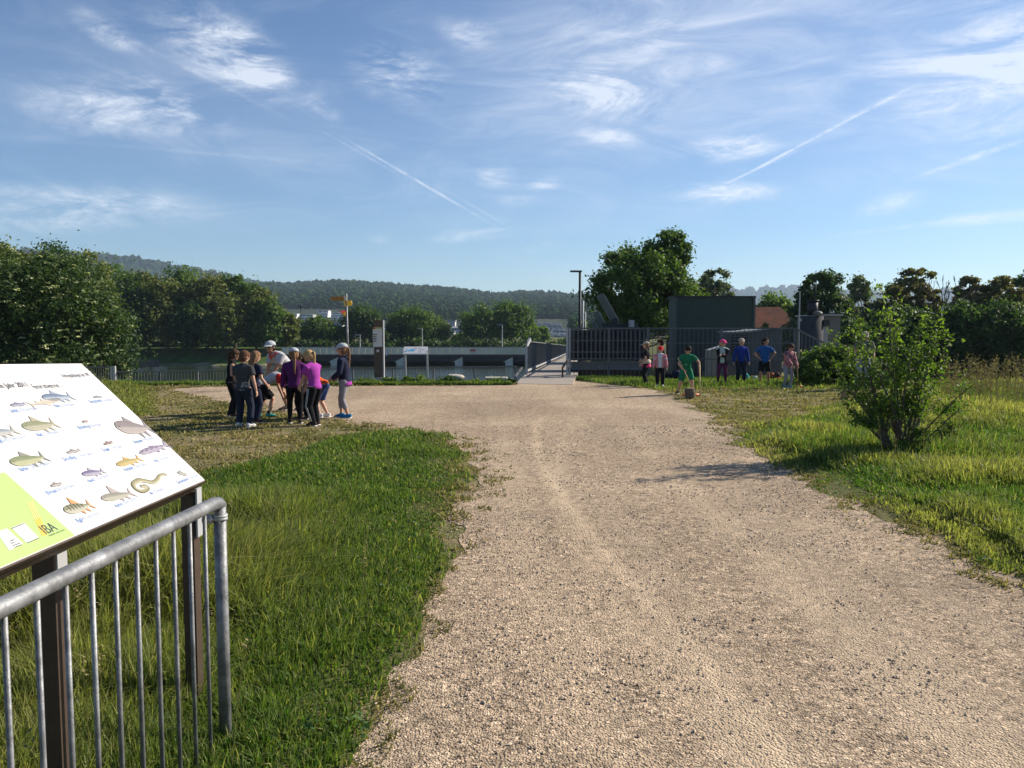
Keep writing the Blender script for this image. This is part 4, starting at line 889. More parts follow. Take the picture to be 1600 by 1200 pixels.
b = MB(); b.box((X(735, BY), BY - .42, zat(0, 551.5, BY)), (X(743, BY), BY - .32, zat(0, 549, BY))); s_ = b.build('shipping_sign', M_white, rb); b = MB(); b.box((X(735, BY), BY - .42, zat(0, 548.9, BY)), (X(743, BY), BY - .32, zat(0, 546, BY))); b.build('red_stripe', mat('sign_red', (.5, .03, .04), .5), s_)
b = MB(); x_, z_ = X(604, BY), zat(0, 552, BY); b.prism([(x_ - .25, z_), (x_, z_ - .5), (x_ + .25, z_), (x_, z_ + .5)], (1, 0, 0), (0, 0, 1), (0, 1, 0), (0, BY - .42, 0), .1); b.build('shipping_sign', M_white, rb)
for k, (px, yt, lab) in enumerate(((560.5, 524, 'thin street lamp on the bridge just right of the signpost'), (658.5, 514, 'thin street lamp on the bridge above the small white board'), (784.5, 508, 'thin street lamp on the bridge in front of the round plane trees'))):
    o = thing('street_lamp', lab, 'street lamp', (X(px, BY), BY + 1, -2), group='lamps along the road bridge'); x_ = X(px, BY)
    b = MB(); b.tube([(x_, BY + 1, -2.2), (x_, BY + 1, zat(0, yt, BY))], [.09, .06], 6); b.build('pole', M_lsteel, o); b = MB(); b.box((x_ - .8, BY + .9, zat(0, yt, BY)), (x_ + .1, BY + 1.1, zat(0, yt, BY) + .12)); b.build('lamp_head', M_lsteel, o)
o = thing('street_lamp', 'tall dark double-headed street lamp before the white terraces', 'street lamp', (X(470, 260), 260, -2)); b = MB(); b.tube([(X(470.5, 260), 260, -2), (X(470.5, 260), 260, zat(0, 479, 260))], [.22, .15], 6); b.build('pole', M_dsteel, o)
b = MB(); b.box((X(466.5, 260), 259.7, zat(0, 481, 260)), (X(474.5, 260), 260.3, zat(0, 479, 260))); b.ell((X(470.5, 260), 260, zat(0, 477.5, 260)), (.45, .45, .5), 8, 6); b.build('lamp_head', M_dsteel, o)
# far left bank: wall fragment, path railing, small kiosk
b = MB(); b.box((X(158, 127), 127, -6), (X(236, 127), 129.5, zat(0, 563, 127))); tag(b.build('quay_wall', mat('old_quay_stone', (.12, .095, .08), .95, .3, .8, .5, 3)), 'low weathered stone quay wall on the far river bank', 'wall')
b = MB(); b.beam((X(176, 142), 142, zat(0, 544.5, 142)), (X(268, 142), 142, zat(0, 543, 142)), .15, .12)
for k in range(9): x_ = X(178 + k * 11, 142); b.beam((x_, 142, -3), (x_, 142, zat(0, 544, 142)), .08, .08)
tag(b.build('path_railing', M_lsteel), 'thin pale railing along the path under the far trees', 'railing')
bk = []
xs_ = np.linspace(X(120, 131), X(470, 131), 40); yb = [0, 0]
V = []; 
for i, x_ in enumerate(xs_):
    for (yy, zz_) in ((129.5, -4.6), (131.5, -4.25), (133, -4.0), (136, -2.9), (140, -2.0), (146, -1.9)):
        V.append((x_, yy + 1.2 * (vnoise(i * .4, yy, 3) - .5), zz_ + .3 * (vnoise(i * .7, yy * 2, 5) - .5)))
Fb = [(i * 6 + j, (i + 1) * 6 + j, (i + 1) * 6 + j + 1, i * 6 + j + 1) for i in range(len(xs_) - 1) for j in range(5)]
V = np.array(V); shore = V[:, 2] < -4.35; cc = np.where(shore[:, None], np.array([[.30, .26, .19]]), np.array([[.07, .12, .03]])) * (.8 + .5 * rng.random((len(V), 1)))
tag(obj_np('riverbank', V, Fb, attr_mat('bank_grass', 1, .05), None, cc, True), kind='structure')

# ------------------------------------------------------------------ houses on the far slope
M_hw = mat('house_white', (.60, .60, .61), .8, .1, .1); M_hwin = mat('window_band_glass', (.11, .13, .16), .3, .3, .3, spec=.6); M_hroof = mat('grey_flat_roof', (.22, .23, .24), .8, .1, .2); M_hred = mat('tile_roof_red', (.24, .12, .08), .9, .1, .3)
def ydist(yb): return float(np.interp(yb, [485, 495, 500, 505, 510, 515, 520, 525, 530], [690, 570, 520, 475, 430, 385, 345, 318, 302]))
def terrace(p0, p1, yt, yb, Y, fl, lab, step=0.0, mw=M_hw):
    Y = ydist(yb); step *= .4
    o = thing('apartment_terrace', lab, 'apartment block', (X((p0 + p1) / 2, Y), Y, zat(0, yb, Y)), group='houses on the slope across the river')
    xa, xb = X(p0, Y), X(p1, Y); z0, z1 = zat(0, yb, Y) - 14, zat(0, yt, Y); fh = (z1 - zat(0, yb, Y)) / fl
    b = MB()
    for k in range(fl): zz = z1 - fh * (fl - k); b.box((xa + step * k, Y + k * 2.0, z0 if k == 0 else zz), (xb - step * k * .3, Y + 12, zz + fh - .02))
    b.build('wall', mw, o)
    for k in range(fl):
        zz = z1 - fh * (fl - k); nb = max(2, int((xb - xa) / 3.5))
        for j in range(nb):
            w0 = xa + step * k + (xb - xa - step * k * 1.3) * (j + .08) / nb; w1 = xa + step * k + (xb - xa - step * k * 1.3) * (j + .90) / nb
            b = MB(); b.box((w0, Y + k * 2.0 - .05, zz + fh * .38), (w1, Y + k * 2 - .01, zz + fh * .80)); b.build('window', M_hwin, o)
        b = MB(); b.box((xa + step * k - .3, Y + k * 2.0 - .5, zz + fh * .93), (xb + .3, Y + k * 2.0 - .02, zz + fh * 1.0)); b.build('balcony', M_hw, o)
def house(px, w_, yr, ye, yb, Y, lab, red=True, flat=False):
    Y = ydist(yb)
    o = thing('house', lab, 'house', (X(px, Y), Y, zat(0, yb, Y)), group='houses on the slope across the river')
    xa, xb = X(px - w_ / 2, Y), X(px + w_ / 2, Y); z0, ze, zr = zat(0, yb, Y) - 10, zat(0, ye, Y), zat(0, yr, Y)
    b = MB(); b.box((xa, Y, z0), (xb, Y + 9, ze)); b.build('wall', M_hw, o)
    b = MB()
    if flat: b.box((xa - .3, Y - .3, ze + .01), (xb + .3, Y + 9.3, zr))
    else: b.add([(xa - .5, Y - .6, ze - .1), (xb + .5, Y - .6, ze - .1), (xb + .5, Y + 4.5, zr), (xa - .5, Y + 4.5, zr), (xb + .5, Y + 9.6, ze - .1), (xa - .5, Y + 9.6, ze - .1)], [(0, 1, 2, 3), (3, 2, 4, 5), (1, 4, 2), (0, 3, 5)])
    b.build('roof', M_hred if red else M_hroof, o)
    for j in (0, 1, 2):
        w0 = xa + (xb - xa) * (.12 + .3 * j); b = MB(); b.box((w0, Y - .08, ze - (ze - zat(0, yb, Y)) * .6), (w0 + (xb - xa) * .16, Y - .02, ze - (ze - zat(0, yb, Y)) * .2)); b.build('window', M_hwin, o)
terrace(434, 462, 490, 504, 960, 3, 'long white terrace at the western end of the slope housing', .5); terrace(464, 487, 491, 505, 955, 3, 'white terrace left of the dark double-headed lamp mast', .5)
terrace(492, 512, 485, 498, 985, 3, 'stepped white terrace highest on the slope behind the signpost', 1.5); terrace(514, 540, 488, 503, 965, 4, 'white terrace directly behind the yellow arrow signs', .5)
terrace(455, 480, 503, 512, 920, 2, 'lower white terrace below the long western row', 0)
house(527, 15, 504, 506, 514, 900, 'bright white flat house below the terraces', False, True); house(518, 16, 515, 519, 524, 880, 'red roofed house low on the slope left of the signpost'); house(480, 14, 509, 512, 518, 890, 'grey roofed house below the western white terraces', False)
house(601, 12, 507, 508.5, 515, 900, 'white flat house just right of the brown stele', False, True); house(667, 13, 509, 510.5, 518, 900, 'white flat house right of the tree above the small board', False, True); house(694, 11, 505, 508, 514, 905, 'brown roofed house between two bridge-side trees'); house(702, 14, 518, 519.5, 526, 880, 'long pale flat house low between two bridge-side trees', False, True)
house(678, 11, 503.5, 506, 511, 950, 'red roofed house highest between the bridge-side trees'); house(444, 10, 511, 514, 519, 895, 'red roofed house lowest at the western slope end')
for i, (a, c, yt, yb, Y, lab) in enumerate(((832, 846, 503, 509, 1000, 'upper left stepped terrace of the white hillside group'), (848, 862, 504, 511, 985, 'upper middle stepped terrace of the white hillside group'), (863, 878, 505, 512, 980, 'upper stepped terrace nearest the footbridge fence'),
        (842, 860, 511, 519, 950, 'middle left stepped terrace of the white hillside group'), (864, 884, 512, 520, 945, 'middle terrace beside the pale end post'), (856, 872, 520, 528, 915, 'lower left stepped terrace of the white hillside group'), (873, 888, 521, 530, 905, 'lowest white terrace beside the pale end post'))):
    terrace(a, c, yt, yb, Y, 3, lab, 1.0)

house(437, 11, 484, 487, 491, 0, 'small red roofed house at the upper western slope edge'); house(505, 12, 500, 502.5, 508, 0, 'red roofed house just under the highest stepped terrace'); house(530, 13, 511, 513, 519, 0, 'grey roofed house just left of the signpost pole', False)
house(545, 11, 496, 498, 503, 0, 'small grey roofed house right of the signpost pole', False); house(608, 11, 517, 519, 524, 0, 'low red roofed house right of the stele foot'); house(712, 13, 510, 512, 518, 0, 'wide grey roofed house left of the first round plane tree', False)
house(706, 10, 500, 502.5, 508, 0, 'small high white house between bridge-side trees', False, True); house(838, 11, 521, 523, 529, 0, 'small red roofed house below the hillside terraces'); house(672, 12, 521, 523, 529, 0, 'low grey roofed house right of the tree over the small board', False)
house(468, 12, 516, 518, 523, 0, 'red roofed house in front of the western white terraces'); house(496, 12, 512, 514, 520, 0, 'grey roofed house behind the ponytail girls', False)
#@@VEG
# ------------------------------------------------------------------ vegetation
LEAF = dict(
  green=leaf_mat('leaf_green', (0.036, 0.082, 0.018), (0.120, 0.190, 0.038), .40), dark=leaf_mat('leaf_dark', (0.024, 0.058, 0.018), (0.072, 0.120, 0.032), .40),
  olive=leaf_mat('leaf_olive', (0.055, 0.085, 0.020), (0.190, 0.205, 0.055)), brown=leaf_mat('leaf_brownish', (0.055, 0.070, 0.026), (0.220, 0.200, 0.085)),
  pale=leaf_mat('leaf_pale', (0.075, 0.105, 0.055), (0.170, 0.200, 0.110)), bright=leaf_mat('leaf_bright', (0.050, 0.100, 0.016), (0.150, 0.220, 0.036), .45),
  elder=leaf_mat('leaf_elder', (0.024, 0.054, 0.016), (0.075, 0.120, 0.030)),
  flower=leaf_mat('flower_cream', (0.32, 0.36, 0.16), (0.60, 0.62, 0.38), .3))
def leaves(cen, rad, nper, size, r, up=.35, shell=.55, squash=.8, asp=.62):
    """leaf-sized faces spread through clumps; returns verts, faces, clump ids"""
    K = len(cen); N = K * nper; ci = np.repeat(np.arange(K), nper)
    d = r.normal(size=(N, 3)); d /= np.linalg.norm(d, axis=1)[:, None]; d[:, 2] = np.where(r.random(N) < .25, np.abs(d[:, 2]), d[:, 2])
    q = (shell + (1 - shell) * r.random(N)) * rad[ci] * (1 + .38 * np.abs(r.normal(size=N)) * np.where(r.random(N) < .5, 1, -.6))
    p = cen[ci] + d * q[:, None] * np.array([1, 1, squash])
    nrm = d * .6 + r.normal(size=(N, 3)) * .6; nrm[:, 2] += up; nrm /= np.linalg.norm(nrm, axis=1)[:, None]
    a = np.cross(nrm, r.normal(size=(N, 3))); a /= np.linalg.norm(a, axis=1)[:, None]; b_ = np.cross(nrm, a)
    s = size * r.uniform(.6, 1.35, N)[:, None]
    V = np.stack([p - a * s, p + b_ * s * asp + nrm * s * .18, p + a * s, p - b_ * s * asp + nrm * s * .18], 1).reshape(-1, 3)
    F = np.arange(N * 4).reshape(-1, 4); return V, F, ci, d
def limb_tube(b, p, q, r0, r1, rnd, bend=.12, n=5, sides=7):
    p = Vector(p); q = Vector(q); L = (q - p).length; pts = []; rs = []
    o1 = Vector((rnd.gauss(0, 1), rnd.gauss(0, 1), rnd.gauss(0, .5))) * L * bend
    for k in range(n + 1): t_ = k / n; pts.append(p + (q - p) * t_ + o1 * math.sin(math.pi * t_)); rs.append(r0 + (r1 - r0) * t_)
    b.tube(pts, rs, sides, caps=False); return pts
def tree(px, wpx, yt, zb, D, kind, lab, name='broadleaf_tree', cat='tree', crown_low=.18, K=34, nper=330, leaf=None, group=None, seed=None, gap=1.0, flat=.9, flowers=0, env=None, c1=None, trunk=True, dx=1.0, tr=None, nsm=1.0):
    r = np.random.default_rng(seed or abs(int(px * 7 + yt))); rnd = random.Random(int(px * 3 + yt))
    cx = X(px, D); w = wpx / F_PX * D; zt = float(zat(0, yt, D)); H = zt - zb; leaf = (leaf or max(.055, D * .0021)) * .86
    K0 = K; K = int(K * 1.9 * nsm); nper = int(nper * .72 / nsm ** .6)
    zc0 = zb + H * crown_low; ch = zt - zc0; cen = []; k = 0
    while len(cen) < K and k < 5000:
        k += 1; u = r.uniform(-1, 1, 3)
        e = env(u[2]) if env else math.sqrt(max(0, 1 - abs(u[2]) ** 2.2)) * (1.0 if u[2] > -.2 else 1.0)
        if math.hypot(u[0], u[1]) > e: continue
        if math.hypot(u[0], u[1]) < .35 * e and abs(u[2]) < .5 and r.random() < .5: continue
        cen.append((cx + u[0] * w * .43, D + u[1] * w * .43 * dx, zc0 + ch * (.5 + u[2] * .43)))
    cen = np.array(cen); rr = w * r.uniform(.07, .20, len(cen)) * gap * (34 / K0) ** .33 / nsm ** .25
    rr = np.minimum(rr, ch * .3)
    V, F, ci, d = leaves(cen, rr, nper, leaf, r, squash=flat)
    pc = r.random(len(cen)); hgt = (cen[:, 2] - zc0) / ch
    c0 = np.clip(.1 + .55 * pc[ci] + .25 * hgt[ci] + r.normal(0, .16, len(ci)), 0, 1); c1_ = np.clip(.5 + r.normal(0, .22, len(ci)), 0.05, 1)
    root = thing(name, lab, cat, (cx, D, zb), group=group)
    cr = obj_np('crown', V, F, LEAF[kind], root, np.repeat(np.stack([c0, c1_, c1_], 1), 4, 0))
    if flowers:
        top = cen + np.array([0, -.3, .5]) * rr[:, None]
        fr = r.integers(0, len(cen), flowers); dd = r.normal(size=(flowers, 3)); dd[:, 1] -= .6; dd[:, 2] += .5; dd /= np.linalg.norm(dd, axis=1)[:, None]
        fc = cen[fr] + dd * rr[fr][:, None] * 1.05; Vf, Ff, cf, _ = leaves(fc, np.full(flowers, leaf * 1.7), 12, leaf * .6, r, up=1.5, squash=.35)
        obj_np('blossom', Vf, Ff, LEAF['flower'], root, np.repeat(r.random((len(cf), 1)) * np.ones((1, 3)), 4, 0))
    if trunk:
        b = MB(); tr = tr or max(.08, H * .022); top = Vector((cx + w * .02, D, zb + H * (crown_low + .35)))
        tp = limb_tube(b, (cx, D, zb - .5), top, tr, tr * .45, rnd, .03, 6, 9)
        order = sorted(range(len(cen)), key=lambda i: cen[i][2])
        for i in order[::max(1, len(order) // 14)]:
            c = Vector(cen[i]); k2 = min(len(tp) - 1, max(2, int(len(tp) * min(.95, (c.z - zb) / H * .9)))); limb_tube(b, tp[k2], c, tr * .38, tr * .07, rnd, .10, 5, 5)
        b.build('trunk', M_bark, root, True)
    return root
# left near bank
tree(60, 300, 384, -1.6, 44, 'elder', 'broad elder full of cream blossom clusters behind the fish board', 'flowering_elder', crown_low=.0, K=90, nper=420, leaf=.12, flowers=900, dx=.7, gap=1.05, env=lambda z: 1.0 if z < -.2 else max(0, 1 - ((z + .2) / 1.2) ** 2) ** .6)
tree(10, 150, 362, -1.6, 57, 'olive', 'tall olive-green tree rising above the flowering elder', crown_low=.1, K=40, nper=320, leaf=.14)
tree(98, 110, 371, -1.6, 60, 'dark', 'dark green round-topped tree behind the flowering elder', crown_low=.1, K=36, nper=330, leaf=.14)
tree(135, 90, 389, -1.6, 66, 'olive', 'slender olive tree between elder and far bank trees', crown_low=.1, K=30, nper=300, leaf=.15)
tree(-60, 160, 372, -1.6, 55, 'green', 'green tree cut by the picture edge beyond the elder', crown_low=.1, K=36, nper=300, leaf=.15)
# far bank, left
for (px, w_, yt, D, k, lab) in ((188, 95, 412, 137, 'green', 'dark tree first along the far bank right of the elder'), (232, 90, 420, 139, 'olive', 'green tree on the far bank over the stone quay wall'), (281, 78, 410, 148, 'green', 'highest green tree poking above the far bank row'),
      (262, 84, 436, 136, 'olive', 'olive tree low in front of the highest bank tree'), (322, 80, 430, 139, 'olive', 'yellowish tree on the far bank above the vested child'), (366, 90, 426, 141, 'green', 'broad yellowish tree on the far bank above the charcoal-shirted boy'), (400, 66, 447, 138, 'olive', 'small yellow-green tree beside the broad yellowish one'), (345, 76, 462, 135, 'olive', 'low brownish tree in front of the yellowish bank trees'),
      (418, 56, 468, 137, 'green', 'dark brown-green tree above the bending teacher'), (447, 42, 488, 139, 'olive', 'small brownish tree right behind the teacher cap'), (205, 70, 448, 134, 'dark', 'low dark tree by the end of the far path railing'), (300, 60, 470, 134, 'dark', 'low dark tree under the far bank row')):
    tree(px, w_, yt, -2.1, D, k, lab, crown_low=.06, K=34, nper=260, leaf=.34, group='trees along the far bank', gap=1.15)
# city bank behind the bridge
for (px, w_, yt, D, k, lab, lf) in ((497, 62, 498, 152, 'green', 'green tree behind the white-capped ponytail girls', .3), (566, 62, 480, 155, 'dark', 'dark green tree between signpost and brown stele', .3), (648, 76, 484, 158, 'green', 'large round green tree above the small white board', .3), (682, 40, 505, 160, 'green', 'small round green tree beside the large one', .3), (625, 40, 505, 157, 'dark', 'dark lower tree just right of the brown stele', .3),
      (750, 66, 482, 158, 'green', 'round plane tree first of the trees above the bridge sign', .3), (799, 66, 475, 160, 'green', 'tallest round plane tree behind the bridge lamps', .3), (830, 26, 507, 170, 'bright', 'light green tree right of the tallest plane tree', .3), (848, 18, 511, 175, 'bright', 'small light green tree above the footbridge railing', .3), (880, 12, 531, 190, 'dark', 'tiny dark tree at the far footbridge end', .35), (533, 40, 514, 154, 'dark', 'low dark tree between the ponytail girls', .3), (596, 34, 520, 152, 'dark', 'low dark tree hidden behind the brown stele', .3), (720, 30, 524, 165, 'green', 'low green tree between the round bridge-side trees', .3)):
    tree(px, w_, yt, -2.2, D, k, lab, crown_low=.16, K=26, nper=260, leaf=lf, group='trees behind the road bridge', gap=1.25)
r = np.random.default_rng(77); nb = 130; hx = np.array([X(p_, 150) for p_ in np.linspace(150, 905, nb)]); hc = np.stack([hx, 148 + r.uniform(-4, 4, nb), -2.4 + r.uniform(.0, 1.1, nb)], 1)
V, F, ci, d = leaves(hc, r.uniform(.8, 1.6, nb), 150, .3, r); cc = np.clip(r.random((nb, 1))[ci] * .7 + r.normal(0, .15, (len(ci), 1)), 0, 1) * np.ones((1, 3))
tag(obj_np('riverside_bushes', V, F, LEAF['dark'], None, np.repeat(cc, 4, 0)), 'continuous dark undergrowth along the far river bank', 'undergrowth', kind='stuff')
nb = 60; hx = r.uniform(X(400, 600), X(905, 600), nb); yy = r.uniform(200, 290, nb); tp = CAM_H - (r.uniform(524, 534, nb) - 512) / F_PX * yy; hc = np.stack([hx * yy / 600, yy, tp - 6], 1)
V, F, ci, d = leaves(hc + np.array([0, 0, 3.0]), r.uniform(2, 3, nb), 160, .5, r); cc = np.clip(r.random((nb, 1))[ci] * .7 + r.normal(0, .15, (len(ci), 1)), 0, 1) * np.ones((1, 3))
tag(obj_np('valley_trees', V, F, LEAF['green'], None, np.repeat(cc, 4, 0)), 'treetops between the river and the slope housing', 'treetops', kind='stuff')
# big tree over the machinery
def env_big(z): return (1.0 if z < -.1 else math.sqrt(max(0, 1 - ((z + .1) / 1.1) ** 1.6)))
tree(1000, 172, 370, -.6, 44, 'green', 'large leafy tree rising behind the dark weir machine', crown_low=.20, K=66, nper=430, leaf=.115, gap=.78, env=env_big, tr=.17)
tree(1046, 66, 346, -.6, 44.5, 'green', 'narrow upright leafy tree behind the large one', crown_low=.35, K=26, nper=330, leaf=.11, gap=.95)
tree(1082, 60, 432, -.6, 46, 'bright', 'lighter green tree between the large tree and the container', crown_low=.2, K=26, nper=300, leaf=.11)
tree(1116, 76, 414, -.6, 56, 'pale', 'thin airy grey-green tree above the green container', crown_low=.3, K=44, nper=210, leaf=.12, gap=.7)
tree(912, 20, 498, -1.5, 62, 'bright', 'small bright green tree behind the lamp pole', crown_low=.1, K=14, nper=200, leaf=.16)
tree(1207, 62, 457, -1, 88, 'bright', 'round green tree above the red roof', crown_low=.2, K=24, nper=260, leaf=.2)
tree(1190, 30, 495, -1, 52, 'bright', 'small pale green bush tree in front of the red roof', crown_low=.1, K=14, nper=160, leaf=.12, gap=.7)
tree(1236, 40, 500, -1, 50, 'pale', 'small grey-green bush tree behind the sloping rail', crown_low=.1, K=14, nper=200, leaf=.11)
# right background
for (px, w_, yt, D, k, lab, K, npr, gp_, cl_) in ((1280, 92, 411, 52, 'dark', 'dark tree rising behind the steel tank', 44, 330, .85, .12), (1344, 66, 423, 57, 'pale', 'silvery airy tree right of the dark tank', 34, 180, .8, .2), (1428, 84, 407, 50, 'brown', 'brown-tinged acacia with flat layered top', 44, 260, .7, .2), (1398, 60, 436, 56, 'dark', 'dark tree half hidden behind the young tree', 30, 300, 1, .1),
      (1514, 70, 417, 51, 'brown', 'open brown-tinged acacia right of the bare tree', 36, 230, .62, .2), (1568, 96, 424, 50, 'brown', 'broad brown-tinged acacia near the picture edge', 48, 300, .85, .1), (1618, 90, 400, 53, 'dark', 'tallest dark tree at the picture edge', 40, 300, .9, .1), (1700, 150, 405, 55, 'olive', 'olive tree just beyond the picture edge', 40, 260, 1, .1),
      (1410, 130, 472, 45, 'dark', 'dense dark tree low behind the young tree', 60, 330, 1.1, .0), (1490, 120, 468, 44, 'dark', 'dense dark tree below the bare branches', 60, 330, 1.1, .0), (1565, 130, 476, 43, 'dark', 'dense dark tree behind the dry grass stalks', 60, 330, 1.1, .0), (1640, 140, 470, 44, 'dark', 'dense dark tree at the edge behind the stalks', 60, 300, 1.1, .0), (1335, 70, 492, 44, 'dark', 'low dark tree right of the pump house', 34, 300, 1.1, .0)):
    tree(px, w_, yt, -1.6, D, k, lab, crown_low=cl_, K=K, nper=npr, leaf=.12, group='trees behind the meadow', gap=gp_, flat=.62 if k == 'brown' else .85, nsm=1.9 if k == 'brown' else 1.0)
# bare tree
def branchy(b, p, d, L, r_, depth, rnd, tips, spread=.55, up=.25, sides=5, minr=.004):
    pts = [p]; n = 4; dd = d.copy()
    for k in range(n): dd = (dd + Vector((rnd.gauss(0, .13), rnd.gauss(0, .13), rnd.gauss(0, .10) + up * .06))).normalized(); pts.append(pts[-1] + dd * (L / n))
    r1 = max(minr, r_ * .62); b.tube(pts, [r_ + (r1 - r_) * k / n for k in range(n + 1)], sides, caps=False)
    tips.append((depth, pts, r1))
    if depth == 0: return
    for k in range(rnd.choice((2, 3, 3))):
        ax = Vector((rnd.gauss(0, 1), rnd.gauss(0, 1), rnd.gauss(0, 1))).normalized(); nd = (dd + ax * spread * rnd.uniform(.6, 1.3)); nd.z += up * .4; nd.normalize()
        st = pts[-1] if k == 0 else pts[rnd.choice((2, 3, 4))]; branchy(b, st, nd, L * rnd.uniform(.62, .85), r1, depth - 1, rnd, tips, spread, up, sides, minr)
b = MB(); rnd = random.Random(4); tips = []; xb_ = X(1468, 47.5); branchy(b, Vector((xb_, 47.5, -1)), Vector((0, 0, 1)), 3.7, .11, 0, rnd, tips, sides=7)
top = tips[0][1][-1]
for k in range(4): branchy(b, top - Vector((0, 0, .25 * k)), Vector((math.cos(k * 1.7) * .7, math.sin(k * 1.7) * .5, 1)).normalized(), .95, .05, 3, rnd, tips, .6, .5, 5, .014)
tag(b.build('bare_tree', M_bark, None, True), 'leafless dead tree between the two acacias', 'tree')
# rose thicket and low bushes
def bush(px, wpx, yt, D, zb, kind, lab, K=26, nper=300, leaf=.035, name='bush', cat='bush', flowers=0, seed=1, depth=.5, stems=True):
    r = np.random.default_rng(seed); cx = X(px, D); w = wpx / F_PX * D; zt = float(zat(0, yt, D)); root = thing(name, lab, cat, (cx, D, zb)); u = r.uniform(-1, 1, (K, 3)); u[:, 2] = r.random(K)
    env_ = np.sqrt(np.clip(1 - u[:, 0] ** 2, .1, 1)); cen = np.stack([cx + u[:, 0] * w * .44, D + u[:, 1] * w * depth * .4, zb + (zt - zb) * (.08 + .80 * u[:, 2] * env_)], 1); rr = r.uniform(.13, .26, K) * (w * .55) ** .6
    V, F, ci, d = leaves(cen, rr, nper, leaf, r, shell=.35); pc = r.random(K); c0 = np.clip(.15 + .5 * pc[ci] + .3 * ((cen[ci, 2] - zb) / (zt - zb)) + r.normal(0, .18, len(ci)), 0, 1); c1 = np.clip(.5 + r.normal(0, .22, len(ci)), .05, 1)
    obj_np('foliage', V, F, LEAF[kind], root, np.repeat(np.stack([c0, c1, c1], 1), 4, 0))
    if flowers:
        fr = r.integers(0, K, flowers); dd = r.normal(size=(flowers, 3)); dd[:, 1] -= .5; dd /= np.linalg.norm(dd, axis=1)[:, None]; fc = cen[fr] + dd * rr[fr][:, None]
        Vf, Ff, cf, _ = leaves(fc, np.full(flowers, .03), 7, .022, r, up=.5); obj_np('blossom', Vf, Ff, leaf_mat('rose_blossom', (.42, .28, .26), (.62, .46, .42), .3), root, np.repeat(r.random((len(cf), 1)) * np.ones((1, 3)), 4, 0))
    if stems:
        b = MB(); rnd = random.Random(seed)
        for i in range(0, K, 2): limb_tube(b, (cx + rnd.uniform(-.3, .3) * w, D + rnd.uniform(-.1, .1), zb - .05), cen[i], .014, .004, rnd, .12, 4, 5)
        b.build('stem', M_bark, root)
    return root
bush(1300, 118, 536, 22.6, -.05, 'green', 'dense wild rose thicket between the fence and the young tree', K=70, nper=330, leaf=.042, flowers=90, seed=3)
bush(1275, 44, 562, 21.9, -.05, 'bright', 'low bright green bush at the foot of the rose thicket', K=20, nper=260, leaf=.04, seed=5)
bush(1372, 60, 560, 21.5, -.05, 'dark', 'dark low bush behind the young tree', K=26, nper=260, leaf=.04, seed=6)
for i, (px, w_, yt, Y_, k, lab) in enumerate(((608, 30, 590, 22.8, 'green', 'weed clump at the foot of the brown stele'), (648, 56, 588, 22.7, 'bright', 'broad low weed clump under the small white board'), (702, 46, 590, 22.6, 'dark', 'weed clump around the pale boulder'), (738, 34, 593, 22.6, 'bright', 'short weed clump between boulder and stone bench'), (775, 44, 592, 22.6, 'green', 'weed clump in front of the stone bench'), (800, 14, 590, 22.7, 'dark', 'small dark weed clump beside the footbridge ramp'), (570, 40, 593, 22.7, 'green', 'low weed clump left of the brown stele'))):
    bush(px, w_, yt, Y_, -.12, k, lab, K=16, nper=170, leaf=.035, name='weed_clump', cat='weeds', seed=20 + i, stems=False, depth=.3)
